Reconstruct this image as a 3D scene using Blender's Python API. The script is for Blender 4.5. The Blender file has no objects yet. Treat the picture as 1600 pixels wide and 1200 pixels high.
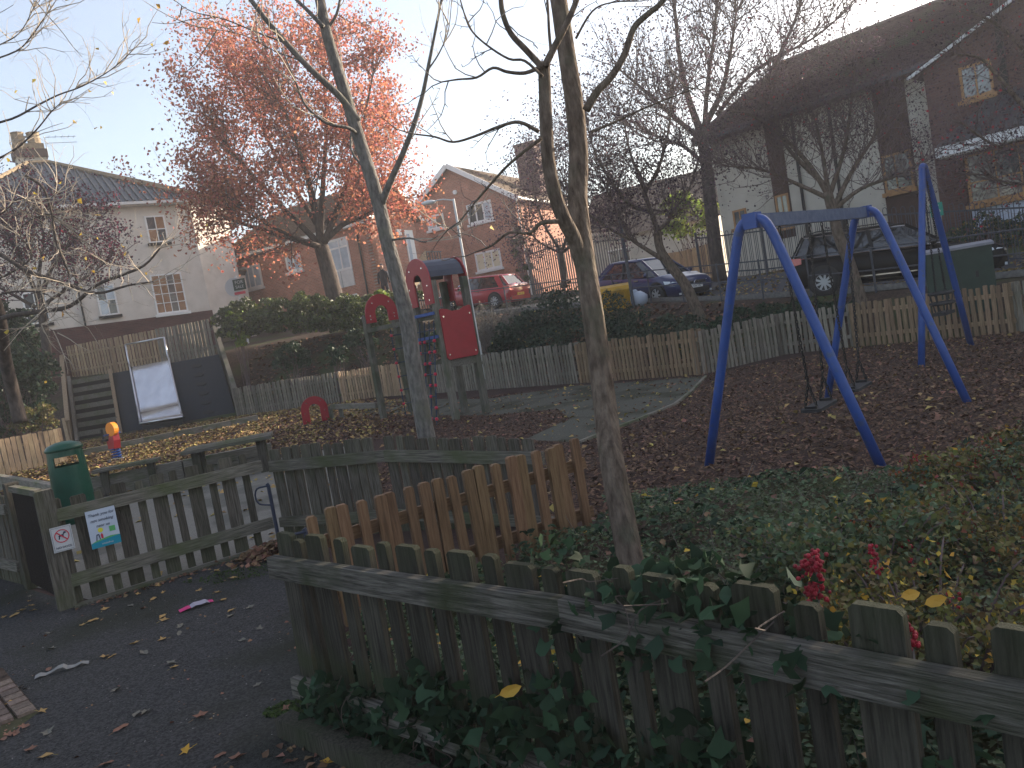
import bpy, bmesh, math, random
import numpy as np
from mathutils import Vector, Matrix, Euler
R = math.radians
sc = bpy.context.scene
col = sc.collection
rng = random.Random(7)
nr = np.random.default_rng(7)

# ------------------------------------------------------------------ camera, sky, sun, exposure
cd = bpy.data.cameras.new('camera'); cam = bpy.data.objects.new('camera', cd); col.objects.link(cam)
cd.sensor_fit = 'HORIZONTAL'; cd.sensor_width = 36; cd.lens = 36*1248/1600
cd.clip_start = .05; cd.clip_end = 900
_p, _r = R(4.2), R(9.7)
_fw = Vector((0, math.cos(_p), -math.sin(_p))); _u0 = Vector((0, math.sin(_p), math.cos(_p))); _x0 = Vector((1, 0, 0))
_rt = _x0*math.cos(_r)-_u0*math.sin(_r); _up = _x0*math.sin(_r)+_u0*math.cos(_r)
cam.matrix_world = Matrix(((_rt.x, _up.x, -_fw.x, 0), (_rt.y, _up.y, -_fw.y, 0), (_rt.z, _up.z, -_fw.z, 1.65), (0, 0, 0, 1)))
sc.camera = cam
SUN_AZ, SUN_EL = 54, 17.5
w = bpy.data.worlds.new('World'); sc.world = w; w.use_nodes = True
nt = w.node_tree; nt.nodes.clear()
wo = nt.nodes.new('ShaderNodeOutputWorld'); bg = nt.nodes.new('ShaderNodeBackground'); sk = nt.nodes.new('ShaderNodeTexSky')
sk.sky_type = 'NISHITA'; sk.sun_disc = False; sk.sun_elevation = R(SUN_EL); sk.sun_rotation = R(SUN_AZ)
sk.air_density = 1.0; sk.dust_density = 2.2; sk.ozone_density = 1.6
# thin cloud veil, mixed over the sky all the way round
tc = nt.nodes.new('ShaderNodeTexCoord'); mp = nt.nodes.new('ShaderNodeMapping'); mp.inputs['Scale'].default_value = (2.2, 2.2, 6.5)
cn = nt.nodes.new('ShaderNodeTexNoise'); cn.inputs['Scale'].default_value = 2.3; cn.inputs['Detail'].default_value = 9; cn.inputs['Roughness'].default_value = .62
cr = nt.nodes.new('ShaderNodeValToRGB'); cr.color_ramp.elements[0].position = .52; cr.color_ramp.elements[1].position = .85
cr.color_ramp.elements[0].color = (.42, .42, .42, 1); cr.color_ramp.elements[1].color = (.5, .5, .5, 1)
mx = nt.nodes.new('ShaderNodeMix'); mx.data_type = 'RGBA'; mx.inputs['B'].default_value = (1.35, 1.2, 1.05, 1)
nt.links.new(tc.outputs['Generated'], mp.inputs[0]); nt.links.new(mp.outputs[0], cn.inputs['Vector']); nt.links.new(cn.outputs['Fac'], cr.inputs[0])
nt.links.new(cr.outputs[0], mx.inputs['Factor']); nt.links.new(sk.outputs[0], mx.inputs['A']); nt.links.new(mx.outputs['Result'], bg.inputs[0])
bg.inputs[1].default_value = .12
nt.links.new(bg.outputs[0], wo.inputs[0])
sl = bpy.data.lights.new('sun', 'SUN'); sl.energy = 3.8; sl.angle = R(.5); sl.color = (1, .86, .68)
so = bpy.data.objects.new('sun', sl); col.objects.link(so)
_sd = Vector((math.sin(R(SUN_AZ))*math.cos(R(SUN_EL)), math.cos(R(SUN_AZ))*math.cos(R(SUN_EL)), math.sin(R(SUN_EL))))
so.rotation_euler = _sd.to_track_quat('Z', 'Y').to_euler(); so.location = (30, 20, 40)
vs = sc.view_settings; vs.view_transform = 'Standard'; vs.look = 'None'; vs.gamma = 1; vs.use_curve_mapping = False; vs.exposure = 1.95

# ------------------------------------------------------------------ materials
def pm(name, c1, c2=None, scale=6, rough=.85, bump=0, bscale=60, rnd=0, isl=0, hue=0, spec=.3, metal=0, stretch=(1, 1, 1), trans=0, coat=0, lo=.35, hi=.65, c3=None, s3=2, lo3=.5, hi3=.62, detail=6):
    m = bpy.data.materials.new(name); m.use_nodes = True
    n = m.node_tree.nodes; l = m.node_tree.links
    b = n['Principled BSDF']; b.inputs['Roughness'].default_value = rough
    b.inputs['Specular IOR Level'].default_value = spec; b.inputs['Metallic'].default_value = metal
    if coat: b.inputs['Coat Weight'].default_value = coat; b.inputs['Coat Roughness'].default_value = .05
    tc = n.new('ShaderNodeTexCoord'); mp = n.new('ShaderNodeMapping'); mp.inputs['Scale'].default_value = stretch
    l.new(tc.outputs['Object'], mp.inputs[0])
    oi = n.new('ShaderNodeObjectInfo')
    if rnd or hue:
        vm = n.new('ShaderNodeVectorMath'); vm.operation = 'MULTIPLY_ADD'; cx = n.new('ShaderNodeCombineXYZ')
        l.new(oi.outputs['Random'], cx.inputs[0]); l.new(oi.outputs['Random'], cx.inputs[2])
        vm.inputs[1].default_value = (37, 0, 53); l.new(cx.outputs[0], vm.inputs[0]); l.new(tc.outputs['Object'], vm.inputs[2]); l.new(vm.outputs[0], mp.inputs[0])
    out = None
    if c2 is not None:
        no = n.new('ShaderNodeTexNoise'); no.inputs['Scale'].default_value = scale; no.inputs['Detail'].default_value = detail; no.inputs['Roughness'].default_value = .6
        l.new(mp.outputs[0], no.inputs['Vector'])
        ra = n.new('ShaderNodeValToRGB'); ra.color_ramp.elements[0].position = lo; ra.color_ramp.elements[1].position = hi
        ra.color_ramp.elements[0].color = (*c1, 1); ra.color_ramp.elements[1].color = (*c2, 1)
        l.new(no.outputs['Fac'], ra.inputs[0]); out = ra.outputs[0]
    else:
        rg = n.new('ShaderNodeRGB'); rg.outputs[0].default_value = (*c1, 1); out = rg.outputs[0]
    if c3 is not None:
        n3 = n.new('ShaderNodeTexNoise'); n3.inputs['Scale'].default_value = s3; n3.inputs['Detail'].default_value = 8
        mp3 = n.new('ShaderNodeMapping'); l.new(tc.outputs['Object'], mp3.inputs[0]); mp3.inputs['Location'].default_value = (3, 7, 1); l.new(mp3.outputs[0], n3.inputs['Vector'])
        r3 = n.new('ShaderNodeMapRange'); r3.inputs[1].default_value = lo3; r3.inputs[2].default_value = hi3; l.new(n3.outputs['Fac'], r3.inputs[0])
        x3 = n.new('ShaderNodeMix'); x3.data_type = 'RGBA'; l.new(r3.outputs[0], x3.inputs['Factor']); l.new(out, x3.inputs['A']); x3.inputs['B'].default_value = (*c3, 1); out = x3.outputs['Result']
    if rnd or isl or hue:
        hs = n.new('ShaderNodeHueSaturation'); l.new(out, hs.inputs['Color'])
        if isl: src = n.new('ShaderNodeNewGeometry').outputs['Random Per Island']
        else: src = oi.outputs['Random']
        a = isl or rnd
        mr = n.new('ShaderNodeMapRange'); mr.inputs[3].default_value = 1-a; mr.inputs[4].default_value = 1+a; l.new(src, mr.inputs[0]); l.new(mr.outputs[0], hs.inputs['Value'])
        if hue:
            mu = n.new('ShaderNodeMath'); mu.operation = 'MULTIPLY'; mu.inputs[1].default_value = 7.31; l.new(src, mu.inputs[0])
            fr = n.new('ShaderNodeMath'); fr.operation = 'FRACT'; l.new(mu.outputs[0], fr.inputs[0])
            mh = n.new('ShaderNodeMapRange'); mh.inputs[3].default_value = .5-hue; mh.inputs[4].default_value = .5+hue; l.new(fr.outputs[0], mh.inputs[0]); l.new(mh.outputs[0], hs.inputs['Hue'])
        out = hs.outputs[0]
    l.new(out, b.inputs['Base Color'])
    if bump:
        bn = n.new('ShaderNodeTexNoise'); bn.inputs['Scale'].default_value = bscale; bn.inputs['Detail'].default_value = 5; l.new(mp.outputs[0], bn.inputs['Vector'])
        bu = n.new('ShaderNodeBump'); bu.inputs['Strength'].default_value = bump; bu.inputs['Distance'].default_value = .02; l.new(bn.outputs['Fac'], bu.inputs['Height']); l.new(bu.outputs[0], b.inputs['Normal'])
    if trans:
        tr = n.new('ShaderNodeBsdfTranslucent'); l.new(out, tr.inputs[0]); ms = n.new('ShaderNodeMixShader'); ms.inputs[0].default_value = trans
        l.new(b.outputs[0], ms.inputs[1]); l.new(tr.outputs[0], ms.inputs[2]); l.new(ms.outputs[0], n['Material Output'].inputs[0])
    return m

ZG = (28, 28, 1.6); XG = (1.6, 28, 28)
M = {}
M['wood_dark_v'] = pm('weathered_wood_upright', (0.0483, 0.04255, 0.03565), (0.1265, 0.1127, 0.0943), 3.2, .9, .5, 9, rnd=.28, hue=.012, stretch=ZG, c3=(0.0575, 0.0667, 0.0322), s3=2.2, lo3=.5, hi3=.75, spec=.1)
M['wood_dimmed_v'] = pm('dimmed_wood_upright', (0.02236, 0.0211, 0.01739), (0.0683, 0.0621, 0.05091), 3.2, .85, .6, 9, rnd=.25, hue=.01, stretch=ZG, c3=(0.03229, 0.04097, 0.01864), s3=2.4, lo3=.48, hi3=.72, spec=.1)  # weathered wood made darker: dimness of the foreground put into the colour
M['wood_dimmed_h'] = pm('dimmed_lichen_rail', (0.04094, 0.03822, 0.03276), (0.1775, 0.1637, 0.1433), 3.2, .9, .7, 9, rnd=.12, stretch=XG, c3=(0.04094, 0.04913, 0.02457), s3=3.2, lo3=.46, hi3=.66, spec=.1)  # lichened rail, likewise with the foreground dimness in its colour
M['wood_dark_h'] = pm('weathered_wood_rail', (0.06864, 0.0624, 0.05242), (0.1872, 0.171, 0.1435), 3.2, .9, .6, 9, rnd=.15, stretch=XG, c3=(0.07488, 0.08736, 0.04368), s3=2.6, lo3=.47, hi3=.7, spec=.1)
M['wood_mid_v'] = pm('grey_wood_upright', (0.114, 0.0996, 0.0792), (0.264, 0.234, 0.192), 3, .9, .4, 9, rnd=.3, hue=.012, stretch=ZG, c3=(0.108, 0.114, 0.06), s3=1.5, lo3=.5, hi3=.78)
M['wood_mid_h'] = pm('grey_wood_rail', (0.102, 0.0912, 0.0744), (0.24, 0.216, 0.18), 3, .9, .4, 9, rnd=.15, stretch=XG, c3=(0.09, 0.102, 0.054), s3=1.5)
M['wood_new_v'] = pm('orange_wood_upright', (0.1121, 0.06037, 0.02932), (0.2156, 0.125, 0.06469), 2.6, .75, .25, 9, rnd=.2, hue=.008, stretch=ZG)
M['wood_new_h'] = pm('orange_wood_rail', (0.1035, 0.05606, 0.02587), (0.1898, 0.1078, 0.05606), 2.6, .75, .25, 9, rnd=.1, stretch=XG)
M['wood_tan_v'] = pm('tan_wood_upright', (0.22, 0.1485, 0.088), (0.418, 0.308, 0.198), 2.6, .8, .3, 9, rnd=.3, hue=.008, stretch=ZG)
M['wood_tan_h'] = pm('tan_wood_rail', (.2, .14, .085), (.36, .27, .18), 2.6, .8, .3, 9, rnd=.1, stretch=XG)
M['wood_brown_v'] = pm('brown_wood_upright', (.13, .085, .05), (.26, .18, .11), 2.6, .8, .3, 9, rnd=.25, hue=.008, stretch=ZG)
M['wood_brown_h'] = pm('brown_wood_rail', (.2, .135, .08), (.34, .24, .15), 2.6, .8, .3, 9, rnd=.1, stretch=XG)
M['wood_shaded'] = pm('shaded_dark_wood', (0.0049, 0.00315, 0.0028), (0.014, 0.0084, 0.007), 3, .8, .4, 9, stretch=ZG, spec=.1)  # deep shade of the gate boards and step recesses put into the colour
M['post_green'] = pm('round_post_wood', (.09, .083, .068), (.2, .185, .155), 3, .85, .4, 9, rnd=.15, stretch=ZG, c3=(.08, .088, .058), s3=1.6, spec=.15)
M['asphalt'] = pm('asphalt', (.034, .034, .036), (.088, .086, .087), 70, .93, 1.4, 110, c3=(.034, .037, .026), s3=.9, lo3=.5, hi3=.7, lo=.38, hi=.64, spec=.12, detail=9)
M['grit'] = pm('pale_grit', (.16, .155, .15), None, rough=.9, isl=.6)
M['road'] = pm('road_asphalt', (0.06171, 0.06171, 0.06732), (0.101, 0.101, 0.1066), 60, .9, .5, 120)
M['pave'] = pm('pale_pavement', (.1, .097, .092), (.17, .162, .15), 12, .9, .3, 60)
M['yard'] = pm('lit_gritty_yard', (.13, .122, .108), (.21, .2, .178), 60, .92, .6, 160, c3=(.1, .098, .085), s3=1.2)  # path surface made lighter: light on the yard put into its colour
M['path'] = pm('gritty_path', (0.0606, 0.0606, 0.04888), (0.1173, 0.1153, 0.09579), 70, .92, .6, 160, c3=(0.04888, 0.05083, 0.03519), s3=1.2, spec=.1)
M['chips'] = pm('bark_soil', (0.0297, 0.0189, 0.01756), (0.07424, 0.0459, 0.03916), 45, .95, 1, 60, c3=(0.054, 0.03644, 0.03104), s3=1.3, spec=.1)
M['soil'] = pm('bank_soil', (0.03315, 0.02431, 0.01989), (0.08288, 0.05746, 0.0442), 14, .95, .8, 40, c3=(0.05525, 0.0663, 0.02763), s3=.6, spec=.1)
M['verge'] = pm('leafy_verge', (.08, .06, .03), (.2, .135, .065), 9, .95, .6, 40, c3=(.06, .075, .03), s3=.7)
M['moss'] = pm('moss', (0.021, 0.042, 0.0084), (0.049, 0.084, 0.0175), 60, .95, 1, 120)
M['brick_pave'] = pm('paving_brick', (0.09, 0.063, 0.051), (0.156, 0.114, 0.093), 30, .9, .5, 90, rnd=.25, hue=.01)
M['chip'] = pm('bark_chip', (.12, .073, .05), None, rough=.9, isl=.7, hue=.015, spec=.1)
def brickm(name, c1, c2, mo):
    m = bpy.data.materials.new(name); m.use_nodes = True; n = m.node_tree.nodes; l = m.node_tree.links
    b = n['Principled BSDF']; b.inputs['Roughness'].default_value = .9
    uv = n.new('ShaderNodeUVMap'); br = n.new('ShaderNodeTexBrick'); br.inputs['Scale'].default_value = 1
    br.inputs['Brick Width'].default_value = .225; br.inputs['Row Height'].default_value = .075; br.inputs['Mortar Size'].default_value = .006
    br.inputs['Color1'].default_value = (*c1, 1); br.inputs['Color2'].default_value = (*c2, 1); br.inputs['Mortar'].default_value = (*mo, 1)
    l.new(uv.outputs[0], br.inputs['Vector'])
    no = n.new('ShaderNodeTexNoise'); no.inputs['Scale'].default_value = 1.3; no.inputs['Detail'].default_value = 8; l.new(uv.outputs[0], no.inputs['Vector'])
    mr = n.new('ShaderNodeMapRange'); mr.inputs[3].default_value = .6; mr.inputs[4].default_value = 1.4; l.new(no.outputs['Fac'], mr.inputs[0])
    hs = n.new('ShaderNodeHueSaturation'); l.new(br.outputs['Color'], hs.inputs['Color']); l.new(mr.outputs[0], hs.inputs['Value']); l.new(hs.outputs[0], b.inputs['Base Color'])
    bu = n.new('ShaderNodeBump'); bu.inputs['Strength'].default_value = .5; bu.inputs['Distance'].default_value = .01; bu.invert = True; l.new(br.outputs['Fac'], bu.inputs['Height']); l.new(bu.outputs[0], b.inputs['Normal'])
    return m
M['brick'] = brickm('red_brick', (.46, .19, .12), (.34, .135, .086), (.44, .36, .3))
M['brick_dark'] = brickm('dark_red_brick', (.1, .035, .03), (.07, .026, .024), (.09, .06, .05))
M['brick_brown'] = brickm('brown_brick', (.13, .065, .055), (.105, .052, .045), (.12, .085, .075))
M['render'] = pm('cream_render', (.62, .57, .51), (.72, .665, .6), 1.6, .9, .15, 40, c3=(.42, .39, .33), s3=.9, lo3=.55, hi3=.85)
M['render_white'] = pm('off_white_render', (.46, .425, .36), (.54, .5, .43), 1.2, .9, .15, 40, c3=(.36, .33, .27), s3=.7, lo3=.55, hi3=.85)
M['brown_panel'] = pm('brown_cladding', (.05, .026, .02), (.075, .04, .03), 3, .7)
M['tile_dark'] = pm('black_pantile', (0.0176, 0.0208, 0.0272), (0.04, 0.044, 0.052), 5, .45, .2, 30, rnd=.25, spec=.6)
M['tile_brown'] = pm('brown_roof_tile', (.11, .075, .055), (.19, .14, .105), 7, .85, .6, 14, stretch=(1, 1, 3))
M['tile_purple'] = pm('plum_roof_tile', (0.0682, 0.044, 0.0462), (0.121, 0.077, 0.077), 5, .85, .7, 8, c3=(0.0935, 0.0935, 0.066), s3=.8, stretch=(1, 1, 4))
M['tile_ridge'] = pm('mossy_ridge_tile', (.2, .15, .1), (.3, .23, .15), 8, .9, .3, 20)
M['white'] = pm('white_paint', (0.76, 0.76, 0.75), (0.82, 0.82, 0.81), 4, .45)
M['offwhite'] = pm('dull_white_paint', (.6, .6, .6), (.72, .72, .71), 4, .5)
M['timber'] = pm('varnished_window_timber', (.3, .15, .06), (.4, .22, .09), 8, .5)
M['glass'] = pm('window_glass', (.035, .04, .045), (.09, .1, .11), 1.5, .04, spec=.9)
M['glass_blue'] = pm('net_curtain_glass', (0.39, 0.468, 0.546), (0.546, 0.624, 0.702), 2.5, .08, spec=.8)
M['glass_cream'] = pm('drawn_cream_blind', (.72, .66, .47), (.82, .76, .58), 2, .25, spec=.7)
M['glass_brown'] = pm('brown_shutter_pane', (.26, .135, .07), (.36, .2, .11), 3, .2, spec=.6)
M['glass_gold'] = pm('reflecting_pane', (.1, .1, .1), (.16, .15, .14), 3, .02, spec=1)
M['black'] = pm('black_paint', (.012, .012, .013), None, rough=.5)
M['rubber'] = pm('black_rubber', (.016, .017, .02), (.03, .031, .034), 30, .75, .2, 80)
M['mat'] = pm('rubber_matting', (0.0144, 0.0176, 0.024), (0.0256, 0.0296, 0.0376), 40, .8, .4, 120, c3=(0.04, 0.04, 0.04), s3=5, lo3=.62, hi3=.75)
M['grey_metal'] = pm('galvanised_grey', (.2, .22, .235), (.3, .32, .335), 9, .5, metal=.3)
M['fence_metal'] = pm('dark_grey_painted_metal', (.05, .055, .07), (.085, .09, .105), 9, .5)
M['pal_metal'] = pm('dull_palisade_metal', (.1, .1, .1), (.17, .165, .16), 6, .6)
M['silver'] = pm('scuffed_steel_sheet', (0.55, 0.55, 0.583), (0.704, 0.704, 0.726), 2.2, .24, .35, 2.4, metal=1, stretch=(1, 1, .45), c3=(0.44, 0.429, 0.418), s3=3, lo3=.58, hi3=.8)
M['silver_rail'] = pm('steel_tube', (.62, .62, .64), None, rough=.28, metal=1)
M['chrome'] = pm('chrome', (.8, .8, .82), None, rough=.12, metal=1)
M['alloy'] = pm('silver_alloy', (.42, .43, .45), None, rough=.35, spec=.6)
M['blue'] = pm('worn_blue_coat', (0.0085, 0.04781, 0.2125), (0.01488, 0.06375, 0.2656), 6, .42, .1, 60, spec=.4, c3=(0.03188, 0.06375, 0.17), s3=9, lo3=.6, hi3=.68)
M['blue_beam'] = pm('sheen_blue_beam', (.03, .06, .13), (.08, .11, .18), 14, .45, .1, 60)  # lit sheen of the beam put into its paler blue-grey
M['blue_rope'] = pm('dark_rope', (.02, .04, .07), None, rough=.7)
M['navy'] = pm('navy_plastic', (0.02, 0.0264, 0.052), (0.028, 0.036, 0.064), 10, .45)
M['red'] = pm('red_plastic', (0.3187, 0.01594, 0.0255), (0.2762, 0.01381, 0.02125), 7, .4, spec=.45)
M['red_joint'] = pm('red_rope_joint', (.45, .02, .05), None, rough=.5)
M['bin_green'] = pm('green_plastic', (0.003528, 0.04998, 0.03058), (0.00588, 0.06468, 0.04116), 6, .35, .08, 50)
M['cab_green'] = pm('dark_green_cabinet', (.013, .032, .024), (.02, .042, .032), 5, .55)
M['cab_top'] = pm('grey_cabinet_lid', (.2, .2, .23), (.26, .26, .29), 5, .6)
M['yellow'] = pm('yellow_plastic', (.42, .23, .012), (.5, .28, .02), 4, .5, c3=(.26, .15, .02), s3=4)
M['orange'] = pm('orange_plastic', (.75, .25, .02), None, rough=.45)
M['sign_white'] = pm('sign_white', (0.4742, 0.4742, 0.4896), None, rough=.4)
M['sign_lilac'] = pm('sign_pale_blue', (0.42, 0.4704, 0.5712), (0.4704, 0.5124, 0.6048), 6, .4)
M['sign_ink'] = pm('sign_ink', (.03, .035, .07), None, rough=.5)
M['sign_red'] = pm('sign_red', (.5, .03, .06), None, rough=.4)
M['sign_teal'] = pm('sign_teal', (.01, .22, .32), None, rough=.4)
M['sign_green'] = pm('sign_green', (.1, .35, .12), None, rough=.4)
M['sign_yellow'] = pm('sign_yellow', (.6, .55, .05), None, rough=.4)
M['exit_green'] = pm('notice_green', (.03, .32, .24), None, rough=.4)
M['pink'] = pm('pink_wrapper', (0.44, 0.016, 0.128), None, rough=.35)
M['wrap'] = pm('pale_wrapper', (0.286, 0.26, 0.3224), None, rough=.3)
M['paper'] = pm('dirty_paper', (0.1596, 0.1554, 0.1512), (0.21, 0.2058, 0.1974), 20, .8)
M['car_red'] = pm('red_car_paint', (.38, .012, .028), None, rough=.3, spec=.5, coat=1)
M['car_blue'] = pm('navy_car_paint', (.012, .02, .085), None, rough=.3, spec=.4, coat=.5)
M['car_black'] = pm('black_car_paint', (.003, .0033, .0045), None, rough=.14, spec=.1)
M['car_glass'] = pm('car_glass', (.02, .024, .028), None, rough=.03, spec=1)
M['lamp_clear'] = pm('clear_headlamp', (.55, .6, .66), (.8, .84, .88), 40, .1, spec=.9)
M['lamp_red'] = pm('red_tail_lamp', (.45, .01, .02), None, rough=.15, spec=.8)
M['plate_white'] = pm('white_number_plate', (.7, .7, .7), None, rough=.4)
M['plate_yellow'] = pm('yellow_number_plate', (.7, .45, .05), None, rough=.4)
M['cloth_dark'] = pm('dark_coat', (.02, .022, .035), (.03, .032, .045), 9, .9)
M['skin'] = pm('skin', (.5, .3, .22), None, rough=.6)
M['bark_brown'] = pm('brown_bark', (0.07115, 0.05175, 0.0414), (0.194, 0.1487, 0.1164), 26, .95, 1.5, 34, stretch=(1, 1, .3), c3=(0.09703, 0.09315, 0.06469), s3=5, lo3=.52, hi3=.75, spec=.1)
M['bark_pale'] = pm('grey_bark', (.085, .078, .072), (.2, .183, .165), 22, .95, 1.2, 30, stretch=(1, 1, .35), c3=(.12, .115, .085), s3=4, lo3=.52, hi3=.78)
M['bark_dark'] = pm('dark_bark', (.045, .035, .032), (.1, .078, .066), 12, .95, .8, 30, stretch=(1, 1, .4))
M['twig_pale'] = pm('pale_twig', (.3, .25, .2), (.42, .36, .29), 9, .9)
M['twig_dark'] = pm('dark_twig', (0.1, 0.072, 0.072), (0.17, 0.124, 0.12), 9, .95)
M['twig_grey'] = pm('grey_twig', (.12, .105, .095), (.18, .16, .145), 9, .95)
M['leaf_oak'] = pm('russet_leaf', (0.4394, 0.169, 0.1115), None, rough=.8, isl=.5, hue=.022, trans=.5)
M['leaf_plum'] = pm('plum_leaf', (.085, .055, .072), None, rough=.85, isl=.6, hue=.03, trans=.35)
M['leaf_crimson'] = pm('crimson_leaf', (.17, .028, .06), None, rough=.8, isl=.5, hue=.02, trans=.35)
M['leaf_berry'] = pm('red_berry', (0.289, 0.0102, 0.0255), None, rough=.5, isl=.4)
M['leaf_yellow'] = pm('yellow_leaf', (0.527, 0.34, 0.051), None, rough=.7, isl=.3, hue=.02, trans=.3)
M['leaf_brown'] = pm('brown_leaf', (0.1734, 0.0969, 0.05916), None, rough=.85, isl=.5, hue=.03)
M['leaf_gold'] = pm('faded_gold_leaf', (0.2932, 0.2053, 0.07331), None, rough=.85, isl=.45, hue=.03)
M['leaf_hedge'] = pm('glossy_hedge_leaf', (.06, .08, .02), None, rough=.4, isl=.5, hue=.02, trans=.25, spec=.5)
M['leaf_ivy'] = pm('dark_ivy_leaf', (0.02444, 0.04888, 0.02688), None, rough=.65, isl=.5, hue=.03, trans=.15, spec=.08)
M['leaf_bed'] = pm('small_green_leaf', (0.07305, 0.1063, 0.04781), None, rough=.55, isl=.55, hue=.05, trans=.25, spec=.4)
M['leaf_shrub'] = pm('olive_autumn_leaf', (0.1311, 0.1173, 0.03864), None, rough=.6, isl=.5, hue=.06, trans=.3)
M['leaf_orange'] = pm('orange_shrub_leaf', (.22, .08, .022), None, rough=.6, isl=.45, hue=.05, trans=.3)
M['leaf_bank'] = pm('evergreen_leaf', (.03, .055, .026), None, rough=.5, isl=.5, hue=.03, trans=.15)
M['leaf_mound'] = pm('dusty_ivy_leaf', (.042, .06, .038), None, rough=.6, isl=.5, hue=.03, trans=.15, spec=.2)
M['grass_dry'] = pm('dry_stem', (.17, .15, .115), None, rough=.9, isl=.4)
M['leaf_grey'] = pm('bleached_leaf', (0.104, 0.096, 0.08), (0.16, 0.148, 0.12), 30, .85)
M['leaf_light'] = pm('lime_leaf', (.2, .26, .05), None, rough=.6, isl=.4, hue=.03, trans=.4)

# ------------------------------------------------------------------ mesh helpers
class MB:
    def __init__(s): s.v = []; s.f = []; s.uv = None
    def add(s, vs, fs):
        o = len(s.v); s.v += [tuple(x) for x in vs]; s.f += [tuple(i+o for i in f) for f in fs]; return s
    def hexa(s, p):   # 8 points: bottom 0-3, top 4-7
        return s.add(p, [(3, 2, 1, 0), (4, 5, 6, 7), (0, 1, 5, 4), (1, 2, 6, 5), (2, 3, 7, 6), (3, 0, 4, 7)])
    def box(s, c, sz, mat=None):
        x, y, z = sz[0]/2, sz[1]/2, sz[2]/2
        p = [Vector(q) for q in ((-x, -y, -z), (x, -y, -z), (x, y, -z), (-x, y, -z), (-x, -y, z), (x, -y, z), (x, y, z), (-x, y, z))]
        if mat is not None: p = [mat @ q for q in p]
        return s.hexa([q+Vector(c) for q in p])
    def bar(s, a, b, wd, ht, up=(0, 0, 1)):   # rectangular bar from a to b
        a, b = Vector(a), Vector(b); d = (b-a).normalized(); x = d.cross(Vector(up))
        if x.length < 1e-4: x = d.cross(Vector((0, 1, 0)))
        x.normalize(); y = x.cross(d); x *= wd/2; y *= ht/2
        return s.hexa([a-x-y, a+x-y, b+x-y, b-x-y, a-x+y, a+x+y, b+x+y, b-x+y])
    def tube(s, pts, rad, n=8, cap=True):
        pts = [Vector(p) for p in pts]; k = len(pts)
        if not hasattr(rad, '__len__'): rad = [rad]*k
        o = len(s.v); x = None
        for i, p in enumerate(pts):
            d = (pts[min(i+1, k-1)]-pts[max(i-1, 0)])
            d = d.normalized() if d.length > 1e-9 else Vector((0, 0, 1))
            if x is None: x = d.cross(Vector((.31, .87, .38)));  x = x if x.length > 1e-3 else d.cross(Vector((1, 0, 0)))
            else: x = x-d*x.dot(d)
            x = x.normalized(); y = d.cross(x)
            for j in range(n):
                a = 2*math.pi*j/n; q = p+(x*math.cos(a)+y*math.sin(a))*rad[i]; s.v.append((q.x, q.y, q.z))
        for i in range(k-1):
            for j in range(n):
                j2 = (j+1) % n; s.f.append((o+i*n+j, o+i*n+j2, o+(i+1)*n+j2, o+(i+1)*n+j))
        if cap:
            s.f.append(tuple(o+j for j in reversed(range(n)))); s.f.append(tuple(o+(k-1)*n+j for j in range(n)))
        return s
    def prism(s, poly, o, ux, uy, th):   # 2-D outline extruded: o + ux*a + uy*b, thickness th along the normal, centred
        o, ux, uy = Vector(o), Vector(ux), Vector(uy); nn = ux.cross(uy).normalized()*(th/2); k = len(poly)
        vs = [o+ux*a+uy*b-nn for a, b in poly]+[o+ux*a+uy*b+nn for a, b in poly]
        return s.add(vs, [tuple(reversed(range(k))), tuple(range(k, 2*k))]+[(i, (i+1) % k, k+(i+1) % k, k+i) for i in range(k)])
    def disc(s, c, axis, r, th, n=16):
        a = Vector(axis).normalized()*th/2; c = Vector(c); return s.tube([c-a, c+a], r, n)
    def blob(s, c, r, seg=8, ring=5, jit=0):
        o = len(s.v); c = Vector(c); r = (r, r, r) if not hasattr(r, '__len__') else r
        s.v.append((c.x, c.y, c.z-r[2]))
        for i in range(1, ring):
            t = math.pi*i/ring
            for j in range(seg):
                a = 2*math.pi*j/seg; q = 1+rng.uniform(-jit, jit)
                s.v.append((c.x+r[0]*q*math.sin(t)*math.cos(a), c.y+r[1]*q*math.sin(t)*math.sin(a), c.z-r[2]*q*math.cos(t)))
        s.v.append((c.x, c.y, c.z+r[2])); e = len(s.v)-1
        for j in range(seg):
            j2 = (j+1) % seg
            s.f.append((o, o+1+j2, o+1+j)); s.f.append((e, o+1+(ring-2)*seg+j, o+1+(ring-2)*seg+j2))
            for i in range(ring-2): s.f.append((o+1+i*seg+j, o+1+i*seg+j2, o+1+(i+1)*seg+j2, o+1+(i+1)*seg+j))
        return s
    def mesh(s, name, mat, smooth=False):
        m = bpy.data.meshes.new(name); m.from_pydata(s.v, [], s.f); m.materials.append(mat)
        if s.uv: 
            ul = m.uv_layers.new(name='UVMap')
            for lp in m.loops: ul.data[lp.index].uv = s.uv[lp.vertex_index]
        if smooth: m.shade_smooth()
        return m
    def obj(s, name, mat, parent=None, smooth=False, **kw):
        return link(name, s.mesh(name, mat, smooth), parent, **kw)
def link(name, mesh, parent=None, loc=None, rot=None, kind=None, label=None):
    o = bpy.data.objects.new(name, mesh); col.objects.link(o)
    if parent is not None: adopt(o, parent)
    if loc is not None: o.location = loc
    if rot is not None: o.rotation_euler = rot
    if kind: o['kind'] = kind
    if label: o['label'] = label
    return o
WM = {}
def adopt(o, parent):   # parts are built in world space: undo the parent's own transform
    o.parent = parent; o.matrix_parent_inverse = WM.get(parent.name, Matrix.Identity(4)).inverted()
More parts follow.
